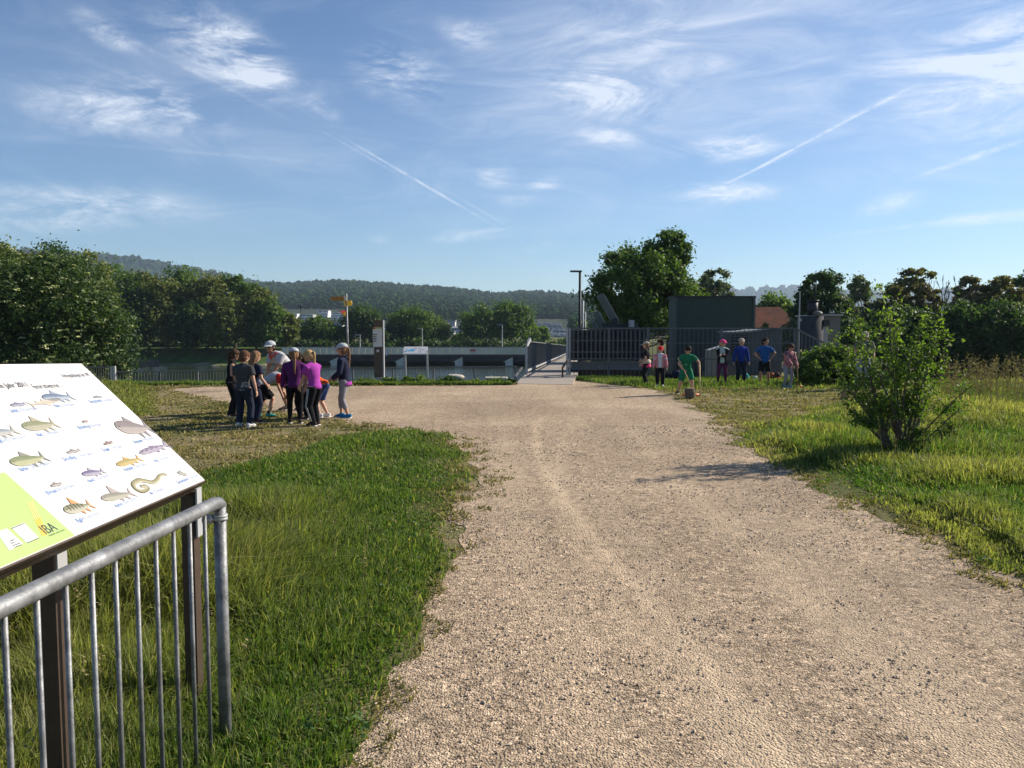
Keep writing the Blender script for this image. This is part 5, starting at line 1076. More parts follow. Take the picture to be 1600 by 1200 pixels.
# hero sapling on the right
def hero():
    base = Vector(gp(1405, 716)); D = base.y; root = thing('young_tree', 'young many-stemmed leafy tree casting a shadow on the path', 'tree', base)
    b = MB(); rnd = random.Random(11); tips = []; r = np.random.default_rng(11)
    aims = [(1378, 452, 0), (1390, 470, .3), (1462, 486, .3), (1478, 505, .1), (1338, 492, -.2), (1318, 545, .2), (1425, 545, -.4), (1395, 520, .4), (1512, 606, .1), (1290, 560, 0), (1450, 575, -.2), (1350, 655, -.3), (1480, 560, .4), (1330, 640, -.2), (1400, 575, .1), (1355, 545, -.5), (1435, 490, .2), (1300, 525, .3), (1455, 530, 0), (1385, 610, .5), (1318, 600, -.4), (1372, 640, .1), (1350, 590, .3), (1370, 500, .6), (1500, 640, .2), (1332, 512, .5)]
    segs = []
    for i, (px, py, dy) in enumerate(aims):
        t_ = Vector(at(px, py, D + dy)); st = base + Vector((rnd.uniform(-.12, .12), rnd.uniform(-.1, .1), -.03)); L = (t_ - st).length
        mid = st + (t_ - st) * .5 + Vector((rnd.gauss(0, .05), rnd.gauss(0, .05), L * .08)); pts = []
        for k in range(9):
            s_ = k / 8; pts.append(st * (1 - s_) ** 2 + mid * 2 * s_ * (1 - s_) + t_ * s_ * s_ + Vector((rnd.gauss(0, .008), rnd.gauss(0, .008), 0)))
        r0 = .008 + .006 * (L / 2); b.tube(pts, [r0 * (1 - .8 * k / 8) + .002 for k in range(9)], 6, caps=False); segs.append(pts)
    stem = b
    tw = []
    for pts in segs:
        for k in range(3, 9):
            for j in range(5):
                s_ = pts[k] + (pts[k - 1] - pts[k]) * rnd.random(); d = Vector((rnd.gauss(0, 1), rnd.gauss(0, 1), rnd.gauss(.45, .7))).normalized(); L = rnd.uniform(.12, .30) * (1 if k < 8 else .7); e = s_ + d * L; e.z = max(e.z, .45 if s_.x < base.x else .35)
                stem.tube([s_, s_ + (e - s_) * .5 + Vector((0, 0, .015)), e], [.004, .003, .0015], 4, caps=False); tw.append((s_, e))
    stem.build('trunk', mat('sapling_bark', (.10, .085, .065), .9, .2, 20), root)
    N = 13; S = np.array([s_ for s_, e in tw]); E = np.array([e for s_, e in tw]); n = len(tw); t_ = r.random((n, N)) ** .8; p = S[:, None] + (E - S)[:, None] * t_[..., None] + r.normal(0, .022, (n, N, 3)); p = p.reshape(-1, 3)
    p = p[(p[:, 2] > .52) | ((p[:, 0] < base.x - .3) & (p[:, 2] > .40))]; M_ = len(p); nr = r.normal(size=(M_, 3)) * .7; nr[:, 2] += .6; nr /= np.linalg.norm(nr, axis=1)[:, None]; a = np.cross(nr, r.normal(size=(M_, 3))); a /= np.linalg.norm(a, axis=1)[:, None]; c = np.cross(nr, a); s_ = r.uniform(.013, .032, M_)[:, None]
    V = np.stack([p - a * s_, p - a * s_ * .2 + c * s_ * .5, p + a * s_, p - a * s_ * .2 - c * s_ * .5], 1).reshape(-1, 3)
    hgt = np.clip((p[:, 2] - .5) / 1.6, 0, 1); c0 = np.clip(.15 + .5 * hgt + r.normal(0, .2, M_), 0, 1); c1 = np.clip(.5 + r.normal(0, .2, M_), 0, 1)
    obj_np('crown', V, np.arange(M_ * 4).reshape(-1, 4), leaf_mat('leaf_sapling', (0.070, 0.140, 0.020), (0.200, 0.280, 0.045), .5), root, np.repeat(np.stack([c0, c1, c1], 1), 4, 0))
hero()
bush(1440, 60, 668, 9.6, 0, 'bright', 'leafy suckers sprouting right of the young tree stems', K=22, nper=70, leaf=.02, name='sapling', cat='shrub', seed=51)
bush(1490, 50, 655, 10.5, 0, 'bright', 'pale leafy weeds in the tall meadow grass', K=18, nper=60, leaf=.02, name='weed_clump', cat='weeds', seed=52)

# ------------------------------------------------------------------ grass
M_grass = leaf_mat('grass_blades', (0.058, 0.128, 0.020), (0.255, 0.250, 0.085), .45, rough=.55, spec=.2)
M_dryg = leaf_mat('dry_grass', (0.115, 0.130, 0.040), (0.300, 0.245, 0.120), .3, rough=.8, spec=.1)
M_seed = leaf_mat('seed_heads', (0.20, 0.16, 0.09), (0.36, 0.30, 0.17), .3, rough=.9, spec=.05)
def blades(name, x, y, h, w, c0, c1, mat_, lab, seed, lean=.45, z0=None):
    r = np.random.default_rng(seed); n = len(x); an = r.uniform(0, 6.283, n); ld = r.uniform(0, 6.283, n); ln = np.abs(r.normal(0, lean, n)) + .08
    # a prevailing lean, so tufts look combed by the wind
    wd = fbm(x * .7, y * .7, 8) * 9; ld = np.where(r.random(n) < .25, wd, ld); c0 = np.where(r.random(n) < .06, 1.0, c0); c1 = np.where(c0 >= 1, .95, c1)
    wx, wy = np.cos(an) * w, np.sin(an) * w; lx, ly = np.cos(ld) * ln * h, np.sin(ld) * ln * h; z = (land_z(x, y) if z0 is None else np.full(n, z0)) - .005
    dr_ = 1 - .35 * np.clip(ln, 0, 1.2)
    V = np.empty((n, 5, 3)); V[:, 0] = np.c_[x - wx, y - wy, z]; V[:, 1] = np.c_[x + wx, y + wy, z]
    V[:, 2] = np.c_[x + wx * .8 + lx * .38, y + wy * .8 + ly * .38, z + h * .58]; V[:, 3] = np.c_[x - wx * .8 + lx * .38, y - wy * .8 + ly * .38, z + h * .58]
    V[:, 4] = np.c_[x + lx, y + ly, z + h * dr_]
    i = np.arange(n)[:, None] * 5; cc = np.repeat(np.stack([c0, c1, c1], 1), 5, 0)
    o = obj_np(name, V.reshape(-1, 3), [i + np.array([[0, 1, 2, 3]]), i + np.array([[3, 2, 4]])], mat_, None, cc); return tag(o, lab, 'grass', kind='stuff')
def sample(n, x0, x1, y0, y1, seed, dens):
    r = np.random.default_rng(seed); y = y0 + (y1 - y0) * r.random(n) ** 1.0; hw = y * .80 + 2.2; x = r.uniform(-1, 1, n) * hw; k = (x > x0) & (x < x1); x, y = x[k], y[k]; d = dens(x, y); k = r.random(len(x)) < d; return x[k], y[k], r
# lush left
def dl(x, y):
    l = lush(x, y); tuft = smooth(.25, .6, fbm(x * 2.2, y * 2.2, 61)); return l * (.60 + .40 * tuft) * np.clip((4.5 / y) ** 1.1, 0, 1)
x, y, r = sample(2100000, -9, 1.0, 1.6, 13, 62, dl); patch_ = fbm(x * .9, y * .9, 63); tall = smooth(-.95, -1.9, x) * smooth(8, 4.5, y)
h = (.030 + .065 * fbm(x * 1.5, y * 1.5, 64) + .055 * smooth(.45, .7, patch_)) * r.uniform(.45, 1.5, len(x)) * (1 + 2.6 * tall); edge_ = lush(x + .25, y) * lush(x, y + .3); h *= (.60 + .40 * edge_)
print('grass L', len(x))
blades('meadow_grass', x, y, h, .0019 + .00070 * y, np.clip(.34 * patch_ + .04 + r.normal(0, .15, len(x)) + .55 * tall, 0, 1), np.clip(.5 + r.normal(0, .2, len(x)), 0, 1), M_grass, 'lush green grass left of the gravel path', 65)
# lush right
def drr(x, y):
    l = lush(x, y); tuft = smooth(.25, .6, fbm(x * 1.8, y * 1.8, 71)); return l * (.55 + .45 * tuft) * np.clip((6.0 / y) ** 1.2, 0, 1)
x, y, r = sample(2500000, 1.0, 16, 3.5, 24, 72, drr); patch_ = fbm(x * .6, y * .6, 73); back = smooth(9, 17, y)
h = (.035 + .09 * fbm(x * 1.3, y * 1.3, 74) + .10 * smooth(.42, .65, patch_) + .14 * back) * r.uniform(.55, 1.4, len(x)); edge_ = lush(x - .3, y) * lush(x, y - .35); h *= (.4 + .6 * edge_)
print('grass R', len(x))
blades('meadow_grass', x, y, h, .0020 + .0007 * y, np.clip(1.1 * smooth(.35, .75, patch_) - .02 + r.normal(0, .17, len(x)) + .35 * back, 0, 1), np.clip(.5 + r.normal(0, .2, len(x)), 0, 1), M_grass, 'green meadow grass around the young tree', 75)
r = np.random.default_rng(76); n = 9000; q_ = gp(1415, 712); x = q_[0] + r.normal(0, .75, n); y = q_[1] + r.normal(.1, .45, n); k = (lush(x, y) > .9) & (np.abs(x - q_[0]) < 1.6); x, y = x[k], y[k]; n = len(x); h = (.10 + .20 * fbm(x * 3, y * 3, 77)) * r.uniform(.6, 1.4, n)
blades('tall_grass', x, y, h, .0022 + .0006 * y, np.clip(.3 + r.normal(0, .2, n), 0, 1), np.clip(.5 + r.normal(0, .2, n), 0, 1), M_grass, 'taller grass growing through the foot of the young tree', 78, .35)
# trodden turf, bank strips
def dt(x, y):
    g_ = inside(GR, x + (fbm(x * 3, y * 3, 81) - .5) * .7, y + (fbm(x * 3 + 9, y * 3, 82) - .5) * .9); l = lush(x, y); tf = smooth(.40, .62, fbm(x * 3.2, y * 4.5, 83)); return (1 - g_) * (1 - l * .6) * np.maximum(.10 + .90 * tf, .75 * (l > .01)) * np.clip((9 / y), 0, 1)
x, y, r = sample(680000, -14, 13, 4, 24, 84, dt); print('turf', len(x))
h = .022 + .04 * r.random(len(x)) + .05 * smooth(21.5, 22.6, y)
blades('trodden_turf', x, y, h, .0035 + .0007 * y, np.clip(fbm(x * .8, y * .8, 86) * .9 + .18 + r.normal(0, .2, len(x)) - .45 * smooth(21.5, 22.6, y), 0, 1), np.clip(.5 + r.normal(0, .2, len(x)), 0, 1), M_dryg, 'short trodden yellowish turf', 85, 1.1)
# bank strip and fence foot
r = np.random.default_rng(90); n = 36000; x = r.uniform(-11.5, .0, n); y = r.uniform(22.15, 23.3, n); k = np.ones(n, bool); n2 = 30000; x2 = r.uniform(1.85, 9.5, n2); y2 = 24.9 - np.abs(r.normal(0, .7, n2)) * (1 + smooth(2, 4, x2) * 1.2); x = np.r_[x, x2]; y = np.r_[y, y2]
h = (.06 + .10 * fbm(x * 2, y * 2, 91)) * r.uniform(.5, 1.4, len(x)); k = ~inside(GR, x, y + .1); x, y, h = x[k], y[k], h[k]
blades('bank_grass', x, y, h, np.full(len(x), .013), np.clip(.2 + r.normal(0, .2, len(x)), 0, 1), np.clip(.6 + r.normal(0, .2, len(x)), 0, 1), M_grass, 'green grass strip along the railing and fence foot', 92)
# clover and broad weeds low in the grass
def dc(x, y): return lush(x, y) * smooth(.52, .70, fbm(x * 1.6 + 7, y * 1.6, 121)) * .6 * np.clip(5 / y, 0, 1)
x, y, r = sample(16000, -6, 12, 2.4, 13, 122, dc); cen = np.c_[x, y, land_z(x, y) + .03 + .04 * r.random(len(x))]
V, F, ci, d = leaves(cen, np.full(len(x), .035), 7, .013, r, up=1.4, squash=.5, asp=.8); print('clover', len(x))
tag(obj_np('clover', V, F, leaf_mat('clover_green', (.040, .105, .028), (.115, .190, .050), .3), None, np.repeat(np.clip(.4 + r.normal(0, .2, (len(ci), 3)), 0, 1), 4, 0)), 'low clover and broad-leaved weeds among the grass', 'clover', kind='stuff')
# loose blades on gravel edge
def de(x, y):
    s = np.clip(y / 7, .4, .9); g = inside(GR, x, y); n_ = (fbm(x * 2.2, y * 2.2, 97) - .45) * 1.2 * s
    near_ = ~inside(GR, x - (.30 + n_) * s, y) | ~inside(GR, x + (.22 + n_) * s, y); return (g & near_ & (y < 14)) * (.06 + .9 * smooth(.50, .66, fbm(x * 5, y * 5, 95))) * np.clip(6 / y, 0, 1)
x, y, r = sample(600000, -4, 9, 2.3, 15, 94, de); print('edge', len(x))
blades('edge_grass', x, y, .010 + .030 * r.random(len(x)), .0022 + .0007 * y, np.clip(.45 + r.normal(0, .25, len(x)), 0, 1), np.clip(.45 + r.normal(0, .2, len(x)), 0, 1), M_dryg, 'sparse low grass creeping onto the gravel edge', 96, 1.1, z0=.004)
# seed stalks
def stalks(x, y, h, r, name, lab, head=.05, dark=0.0, z0=0):
    n = len(x); V = []; F = []; C = []
    for i in range(n):
        a = r.uniform(0, 6.28); ln = abs(r.normal(0, .16)); tip = np.array([x[i] + math.cos(a) * ln * h[i], y[i] + math.sin(a) * ln * h[i], z0 + h[i]]); b0 = np.array([x[i], y[i], z0]); md = (b0 + tip) / 2 + np.array([0, 0, .03]); w = .0006 + .00022 * y[i]
        bb = len(V); col_ = (.25 + .4 * r.random(), .45 - dark, .5)
        V += [b0 - (w, 0, 0), b0 + (w, 0, 0), md + (w, 0, 0), md - (w, 0, 0), tip]; F += [(bb, bb + 1, bb + 2, bb + 3), (bb + 3, bb + 2, bb + 4)]; C += [col_] * 5
        for k in range(9):
            t_ = 1 - k * .10 * head / .05 * .5; t_ = 1 - k * head / h[i] / 6; p = b0 * (1 - t_) + tip * t_ + r.normal(0, head * .14, 3); s_ = head * r.uniform(.10, .22); bb = len(V); q = r.normal(size=3); q /= np.linalg.norm(q); q2 = np.cross(q, (0, 0, 1)); V += [p - q * s_, p + q2 * s_ * .6, p + q * s_, p - q2 * s_ * .6]; F.append((bb, bb + 1, bb + 2, bb + 3)); C += [(.5 + .4 * r.random(), .55 - dark, .5)] * 4
    tag(obj_np(name, np.array(V), F, M_seed, None, np.array(C)), lab, 'grass', kind='stuff')
x, y, r = sample(30000, -6, 0.2, 2.0, 11, 101, lambda x, y: lush(x, y) * (.006 + .05 * smooth(-.5, -1.8, x) * smooth(.35, .6, fbm(x, y, 102))) * np.clip(5 / y, 0, 1)); print('stalk', len(x)); stalks(x, y, r.uniform(.28, .52, len(x)), r, 'seeding_grass', 'tall seeding grass stalks behind the railing', .05)
x, y, r = sample(40000, 4, 16, 7, 20, 103, lambda x, y: lush(x, y) * .035); stalks(x, y, r.uniform(.30, .55, len(x)), r, 'seeding_grass', 'thin seeding stalks across the meadow', .05)
n = 16000; r = np.random.default_rng(107); y = r.uniform(14.5, 22.0, n); x = np.array([X(q, 1) for q in (110 + r.random(n) ** 1.5 * 150)]) * y; h = (.06 + .24 * fbm(x * .9, y * .9, 108)) * r.uniform(.5, 1.3, n) * smooth(260, 170, 800 + x / y * F_PX)
blades('tall_weeds', x, y, h, np.full(n, .011), np.clip(.70 + r.normal(0, .2, n), 0, 1), np.clip(.35 + r.normal(0, .2, n), 0, 1), M_grass, 'tall weedy grass beyond the upper corner of the fish board', 109, .4)
r = np.random.default_rng(105); n = 300; yy = r.uniform(14, 19, n); x = np.array([X(q, 1) for q in r.uniform(1475, 1640, n)]) * yy; stalks(x, yy, r.uniform(.5, 1.05, n), r, 'dry_stalks', 'tall dry brown stalks before the dark trees', .16, .35)
# meadow flowers
b = MB(); r = random.Random(5)
for (px, py) in ((463, 877), (474, 878), (468, 888), (640, 843), (905, 0)):
    if py == 0: continue
    c = gp(px, py, .12)
    for k in range(5): a = k * 1.257; b.add([(c[0], c[1], c[2]), (c[0] + .010 * math.cos(a), c[1] + .010 * math.sin(a), c[2] + .004), (c[0] + .010 * math.cos(a + .9), c[1] + .010 * math.sin(a + .9), c[2] + .004)], [(0, 1, 2)])
    b.tube([(c[0], c[1], 0), (c[0], c[1], c[2])], .0012, 4)
tag(b.build('buttercups', mat('buttercup_yellow', (.75, .55, .02), .5)), 'few yellow buttercups in the lush grass', 'flowers', kind='stuff')
# ------------------------------------------------------------------ people
def skin_m(name, c): return mat('skin_' + name, c, .6, .06, 30, spec=.25)
SK = skin_m('light', (.50, .29, .20)); SKT = skin_m('tan', (.40, .22, .145)); SKD = skin_m('brown', (.26, .14, .09))
_cl = {}
def cloth(name, c, var=.10, bump=.25, scale=14): return mat('cloth_' + name, c, .9, var, scale, bump, 35, spec=.1)
def hairm(name, c): return mat('hair_' + name, c, .85, .35, 40, .4, 120, spec=.12, stretch=(1, 1, .25))
H_BR = hairm('brown', (.075, .042, .026)); H_DK = hairm('dark', (.022, .016, .013)); H_BL = hairm('blond', (.42, .27, .13)); H_LB = hairm('light_brown', (.20, .115, .062)); H_MB = hairm('auburn_brown', (.11, .055, .032))
M_eye = mat('eye_dark', (.02, .015, .012), .3); M_lip = mat('lip_red', (.36, .12, .10), .6); M_sole = mat('shoe_sole_white', (.62, .62, .60), .7); M_glass = mat('dark_glasses', (.01, .01, .012), .15, spec=.8)
def remesh(o, vs):
    md = o.modifiers.new('remesh', 'REMESH'); md.mode = 'VOXEL'; md.voxel_size = vs; md.use_smooth_shade = True
    sm = o.modifiers.new('smooth', 'SMOOTH'); sm.iterations = 2; sm.factor = .5; return o
def ik(a, t, l1, l2, pole):
    d = t - a; D = d.length
    if D > (l1 + l2) * .995: t = a + d * ((l1 + l2) * .995 / D); d = t - a; D = d.length
    x = (l1 * l1 - l2 * l2 + D * D) / (2 * D); h = math.sqrt(max(0, l1 * l1 - x * x)); u = d / D; p = Vector(pole) - u * Vector(pole).dot(u)
    if p.length < 1e-4: p = Vector((0, -1, 0))
    return a + u * x + p.normalized() * h, t
def person(lab, px, py, H, yaw, skin=SK, hair=H_BR, hairstyle='short', shirt=None, sleeve='short', legs=None, leg_len='long', shoe=None, lean=5, side=0, head=(15, 0), hands=((.17, .06, .44), (-.17, .06, .44)),
           feet=((.065, 0), (-.065, 0)), hip=.50, girth=1.0, cap=None, extra=None, open_jacket=None, sleeve_m=None, loose=1.0, Y=None, elbow=((.5, -1, 0), (-.5, -1, 0)), shoe_sole=True, adult=False, cap_back=False, socks=None, legs_add=None, group='children playing on the square', twist=0):
    """yaw: direction faced, 0 = away from the camera (+Y), 90 = picture left, 180 = towards the camera"""
    base = Vector(gp(px, py)) if Y is None else Vector((X(px, Y), Y, 0)); root = thing('person', lab, 'person', base, R(yaw), group)
    h = H; hd = 7.4 if adult else 6.3; HH = h / hd                       # head height
    pel = Vector((0, 0, hip * h)); ti = Vector((math.sin(R(side)), math.sin(R(lean)), math.cos(R(lean)) * math.cos(R(side)))).normalized()
    tl = (.30 if adult else .295) * h; sh = pel + ti * tl; nk = sh + ti * .025 * h
    hdir = (Matrix.Rotation(R(-head[0]), 3, 'X') @ Vector((0, 0, 1))); Rh = Matrix.Rotation(R(head[1]), 3, 'Z') @ Matrix.Rotation(R(-head[0]), 3, 'X')
    ndir = (ti * .6 + Rh @ Vector((0, .12, 1)) * .6).normalized(); hc = nk + ndir * (HH * .60)
    Rt = Matrix.Rotation(R(twist), 3, 'Z'); xs = Rt @ Vector((1, 0, 0)); g = girth
    # joints
    shw = (.108 if not adult else .112) * h; hpw = .052 * h; S = {}; Ls = {}
    for s_, sg in ((0, 1), (1, -1)):
        a = sh + xs * (shw * sg) - ti * .030 * h; hnd = Vector(hands[s_]) * h; el, wr = ik(a, hnd, .155 * h, .145 * h, elbow[s_]); S[s_] = (a, el, wr)
        f = feet[s_]; an = Vector((f[0] * h, f[1] * h, (.045 + (f[2] if len(f) > 2 else 0)) * h)); a2 = pel + Vector((hpw * sg, 0, -.01 * h)); kn, an = ik(a2, an, .235 * h, .225 * h, (sg * .15, 1, 0)); Ls[s_] = (a2, kn, an)
    def limb(b, pts, rs, n=10): b.tube(pts, rs, n)
    def torso(b, add, z0=-.03, z1=1.0, wide=1.0):
        prof = [(-.10, .070, .060), (-.04, .088, .068), (.03, .090, .070), (.16, .078, .060), (.32, .074, .056), (.55, .088, .064), (.78, .100, .066), (.92, .098, .056), (1.0, .070, .044), (1.05, .036, .036)]
        pts, rs = [], []
        for t_, a, c in prof:
            if t_ < z0 or t_ > z1: continue
            p = pel + ti * (tl * t_); 
            pts.append(p); rs.append((a * h * g + add * wide, c * h * g + add * wide))
        b.tube(pts, rs, 16, xd=xs)
    # body, one closed surface
    b = MB(); torso(b, 0, -.2, 1.2)
    b.tube([S[0][0] - xs * .01 * h, sh + ti * .004 * h, S[1][0] + xs * .01 * h], [.030 * h, .036 * h, .030 * h], 10)
    b.tube([sh, nk, hc - Rh @ Vector((0, 0, .22 * HH))], [.036 * h, .029 * h, .029 * h], 10)
    hw = HH * .375
    b.ell(hc + Rh @ Vector((0, -.02 * HH, .06 * HH)), (hw, HH * .44, HH * .44), 16, 12, Rh)
    b.ell(hc + Rh @ Vector((0, .07 * HH, -.20 * HH)), (hw * .74, HH * .30, HH * .30), 14, 10, Rh)
    b.ell(hc + Rh @ Vector((0, .12 * HH, -.38 * HH)), (hw * .34, HH * .16, HH * .12), 10, 8, Rh)
    b.tube([hc + Rh @ Vector((0, .40 * HH, .07 * HH)), hc + Rh @ Vector((0, .485 * HH, -.10 * HH)), hc + Rh @ Vector((0, .40 * HH, -.14 * HH))], [HH * .035, HH * .055, HH * .04], 8)
    for sg in (1, -1): b.ell(hc + Rh @ Vector((sg * hw * 1.0, -.02 * HH, -.04 * HH)), (HH * .04, HH * .075, HH * .11), 8, 6, Rh)
    for s_, sg in ((0, 1), (1, -1)):
        a, el, wr = S[s_]; limb(b, [a - xs * (.02 * h * sg), a, (a + el) / 2, el, (el * .6 + wr * .4), wr], [.034 * h, .034 * h, .028 * h, .023 * h, .023 * h, .0155 * h])
        u = (wr - el).normalized(); w_ = u.orthogonal().normalized(); ref = Vector((0, 1, 0)) if abs(u.y) < .8 else Vector((0, 0, 1)); nx_ = (ref - u * ref.dot(u)).normalized(); lat = u.cross(nx_)   # nx_: spread axis of the palm
        hl = .105 * h * (.95 if adult else .92); pc = wr + u * hl * .28
        b.tube([wr - u * .01 * h, wr + u * hl * .12, wr + u * hl * .34, wr + u * hl * .50], [(.014 * h, .012 * h), (.019 * h, .011 * h), (.024 * h, .011 * h), (.022 * h, .009 * h)], 10, xd=nx_)
        curl = -lat * sg
        for k, (o_, l_) in enumerate(((-.0175, .44), (-.006, .50), (.006, .47), (.0172, .38))):
            q0 = wr + u * hl * .46 + nx_ * (o_ * h); q1 = q0 + (u * .92 + curl * .25).normalized() * (hl * l_ * .5) + nx_ * (o_ * h * .25); q2 = q1 + (u * .6 + curl * .8).normalized() * (hl * l_ * .5)
            b.tube([q0, q1, q2], [.0062 * h, .0056 * h, .0046 * h], 6)
        t0 = wr + u * hl * .14 + nx_ * (.016 * h); t1 = t0 + (u * .6 + nx_ * .7 + curl * .25).normalized() * hl * .24; t2 = t1 + (u * .85 + nx_ * .2 + curl * .4).normalized() * hl * .20; b.tube([t0, t1, t2], [.0085 * h, .007 * h, .0055 * h], 6)
        a, kn, an = Ls[s_]; limb(b, [a + Vector((0, 0, .03 * h)), a, (a + kn) / 2, kn, kn * .65 + an * .35, an * .9 + kn * .1, an], [.054 * h * g, .056 * h * g, .046 * h, .033 * h, .034 * h, .020 * h, .020 * h])
        fd = Vector((feet[s_][3] if len(feet[s_]) > 3 else sg * .15, 1, 0)).normalized(); b.tube([an + fd * (-.02 * h) - Vector((0, 0, .018 * h)), an + fd * .03 * h - Vector((0, 0, .020 * h)), an + fd * .09 * h - Vector((0, 0, .03 * h))], [(.020 * h, .022 * h), (.024 * h, .020 * h), (.022 * h, .012 * h)], 10, xd=fd.cross(Vector((0, 0, 1))))
    body = remesh(b.build('body', skin, root, True, world=False), max(.0065, .0055 * h))
    def part(bb, name, m_, vs=.010, par=None, rm=True):
        o = bb.build(name, m_, par or root, True, world=False); 
        if rm: remesh(o, vs)
        return o
    # face
    for sg in (1, -1):
        b = MB(); b.ell(hc + Rh @ Vector((sg * hw * .42, .385 * HH, .0)), (HH * .055, HH * .03, HH * .035), 8, 6, Rh); part(b, 'eye', M_eye, rm=False)
        b = MB(); b.beam(hc + Rh @ Vector((sg * hw * .20, .43 * HH, .085 * HH)), hc + Rh @ Vector((sg * hw * .66, .385 * HH, .085 * HH)), HH * .03, HH * .022); part(b, 'eyebrow', hair, rm=False)
    b = MB(); b.ell(hc + Rh @ Vector((0, .335 * HH, -.27 * HH)), (HH * .10, HH * .035, HH * .022), 10, 6, Rh); part(b, 'mouth', M_lip, rm=False)
    # clothes
    ad = .011 * loose if not adult else .014
    if legs:
        b = MB(); torso(b, ad * .8, -.2, .18, 1)
        for s_ in (0, 1):
            a, kn, an = Ls[s_]; fr = {'long': 1.0, 'capri': .62, 'leggings': .93, 'shorts': 0, 'tight': .96}[leg_len]; tg = leg_len in ('leggings', 'capri', 'tight'); q = .35 if tg else 1.0
            if leg_len == 'shorts': e = kn * .92 + a * .08; limb(b, [a + Vector((0, 0, .02 * h)), a, (a + e) / 2, e], [.056 * h * g + ad, .058 * h * g + ad, .051 * h + ad * 1.2, .046 * h + ad * 1.3])
            else: e = kn + (an - kn) * fr; limb(b, [a + Vector((0, 0, .02 * h)), a, (a + kn) / 2, kn, kn * .65 + (kn + (an - kn) * fr) * .35, e], [.056 * h * g + ad * q, .059 * h * g + ad * q, .048 * h + ad * q * 1.1, .035 * h + ad * q * (1.5 if not tg else 1), .035 * h + ad * q * (1.4 if not tg else .8), (.024 if fr > .8 else .032) * h + ad * q * (1.7 if not tg else .6)])
        part(b, 'trousers' if leg_len != 'shorts' else 'shorts', legs, .009)
    if shirt:
        b = MB(); torso(b, ad * 1.25, -.12, 1.01); b.tube([sh - ti * .03 * h, sh + ti * .020 * h], [.058 * h, .038 * h], 12); b.tube([S[0][0] - xs * .01 * h, sh + ti * .006 * h, S[1][0] + xs * .01 * h], [.033 * h + ad, .036 * h + ad, .033 * h + ad], 12)
        b2 = MB()
        for s_, sg in ((0, 1), (1, -1)):
            a, el, wr = S[s_]; tgt = b if sleeve_m is None else b2
            if sleeve == 'short': e = a + (el - a) * .62; tgt.tube([a - xs * (.035 * h * sg), a, (a + e) / 2, e], [.038 * h + ad, .038 * h + ad, .035 * h + ad * 1.3, .034 * h + ad * 1.5], 10)
            elif sleeve == 'long': tgt.tube([a - xs * (.035 * h * sg), a, (a + el) / 2, el, (el + wr) / 2, wr * .97 + el * .03], [.038 * h + ad, .037 * h + ad, .031 * h + ad, .028 * h + ad, .025 * h + ad, .019 * h + ad], 10)
            elif sleeve == 'none': tgt.tube([a - xs * (.045 * h * sg), a - xs * (.012 * h * sg)], [.036 * h + ad * .5, .032 * h + ad * .5], 10)
        part(b, 'jacket' if sleeve == 'long' else 'shirt', shirt, .009)
        if sleeve_m is not None and b2.v:
            k_ = len(b2.f) // 2; kv = len(b2.v) // 2
            for hf in (0, 1): b3 = MB(); b3.add(b2.v[hf * kv:(hf + 1) * kv], [tuple(i - hf * kv for i in f_) for f_ in b2.f[hf * k_:(hf + 1) * k_]]); part(b3, 'sleeve', sleeve_m, .009)
    if open_jacket:      # a jacket worn open over the shirt
        b = MB(); n = 14; prof = [(-.12, .095, .074), (.1, .088, .070), (.35, .084, .066), (.6, .098, .074), (.85, .108, .074), (1.0, .078, .052)]; rows = []
        for t_, a, c in prof:
            p = pel + ti * (tl * t_); row = []; yv = ti.cross(xs) * -1; yv = Rt @ Vector((0, 1, 0)); yv = (yv - ti * yv.dot(ti)).normalized()
            for k in range(n + 1): th = math.pi / 2 + .52 + (2 * math.pi - 1.04) * k / n; row.append(p + xs * (math.cos(th) * (a * h + ad * 2.2)) + yv * (math.sin(th) * (c * h + ad * 2.2)))
            rows.append(row)
        vs_ = [v for r_ in rows for v in r_]; fs_ = [(i * (n + 1) + k, i * (n + 1) + k + 1, (i + 1) * (n + 1) + k + 1, (i + 1) * (n + 1) + k) for i in range(len(rows) - 1) for k in range(n)]; b.add(vs_, fs_)
        for s_, sg in ((0, 1), (1, -1)): a, el, wr = S[s_]; b.tube([a - xs * (.03 * h * sg), a, (a + el) / 2, el, (el + wr) / 2, wr * .97 + el * .03], [.040 * h + ad, .040 * h + ad, .034 * h + ad, .030 * h + ad, .027 * h + ad, .021 * h + ad], 10)
        o = part(b, 'jacket', open_jacket, rm=False); md = o.modifiers.new('solid', 'SOLIDIFY'); md.thickness = .008; md.offset = 0
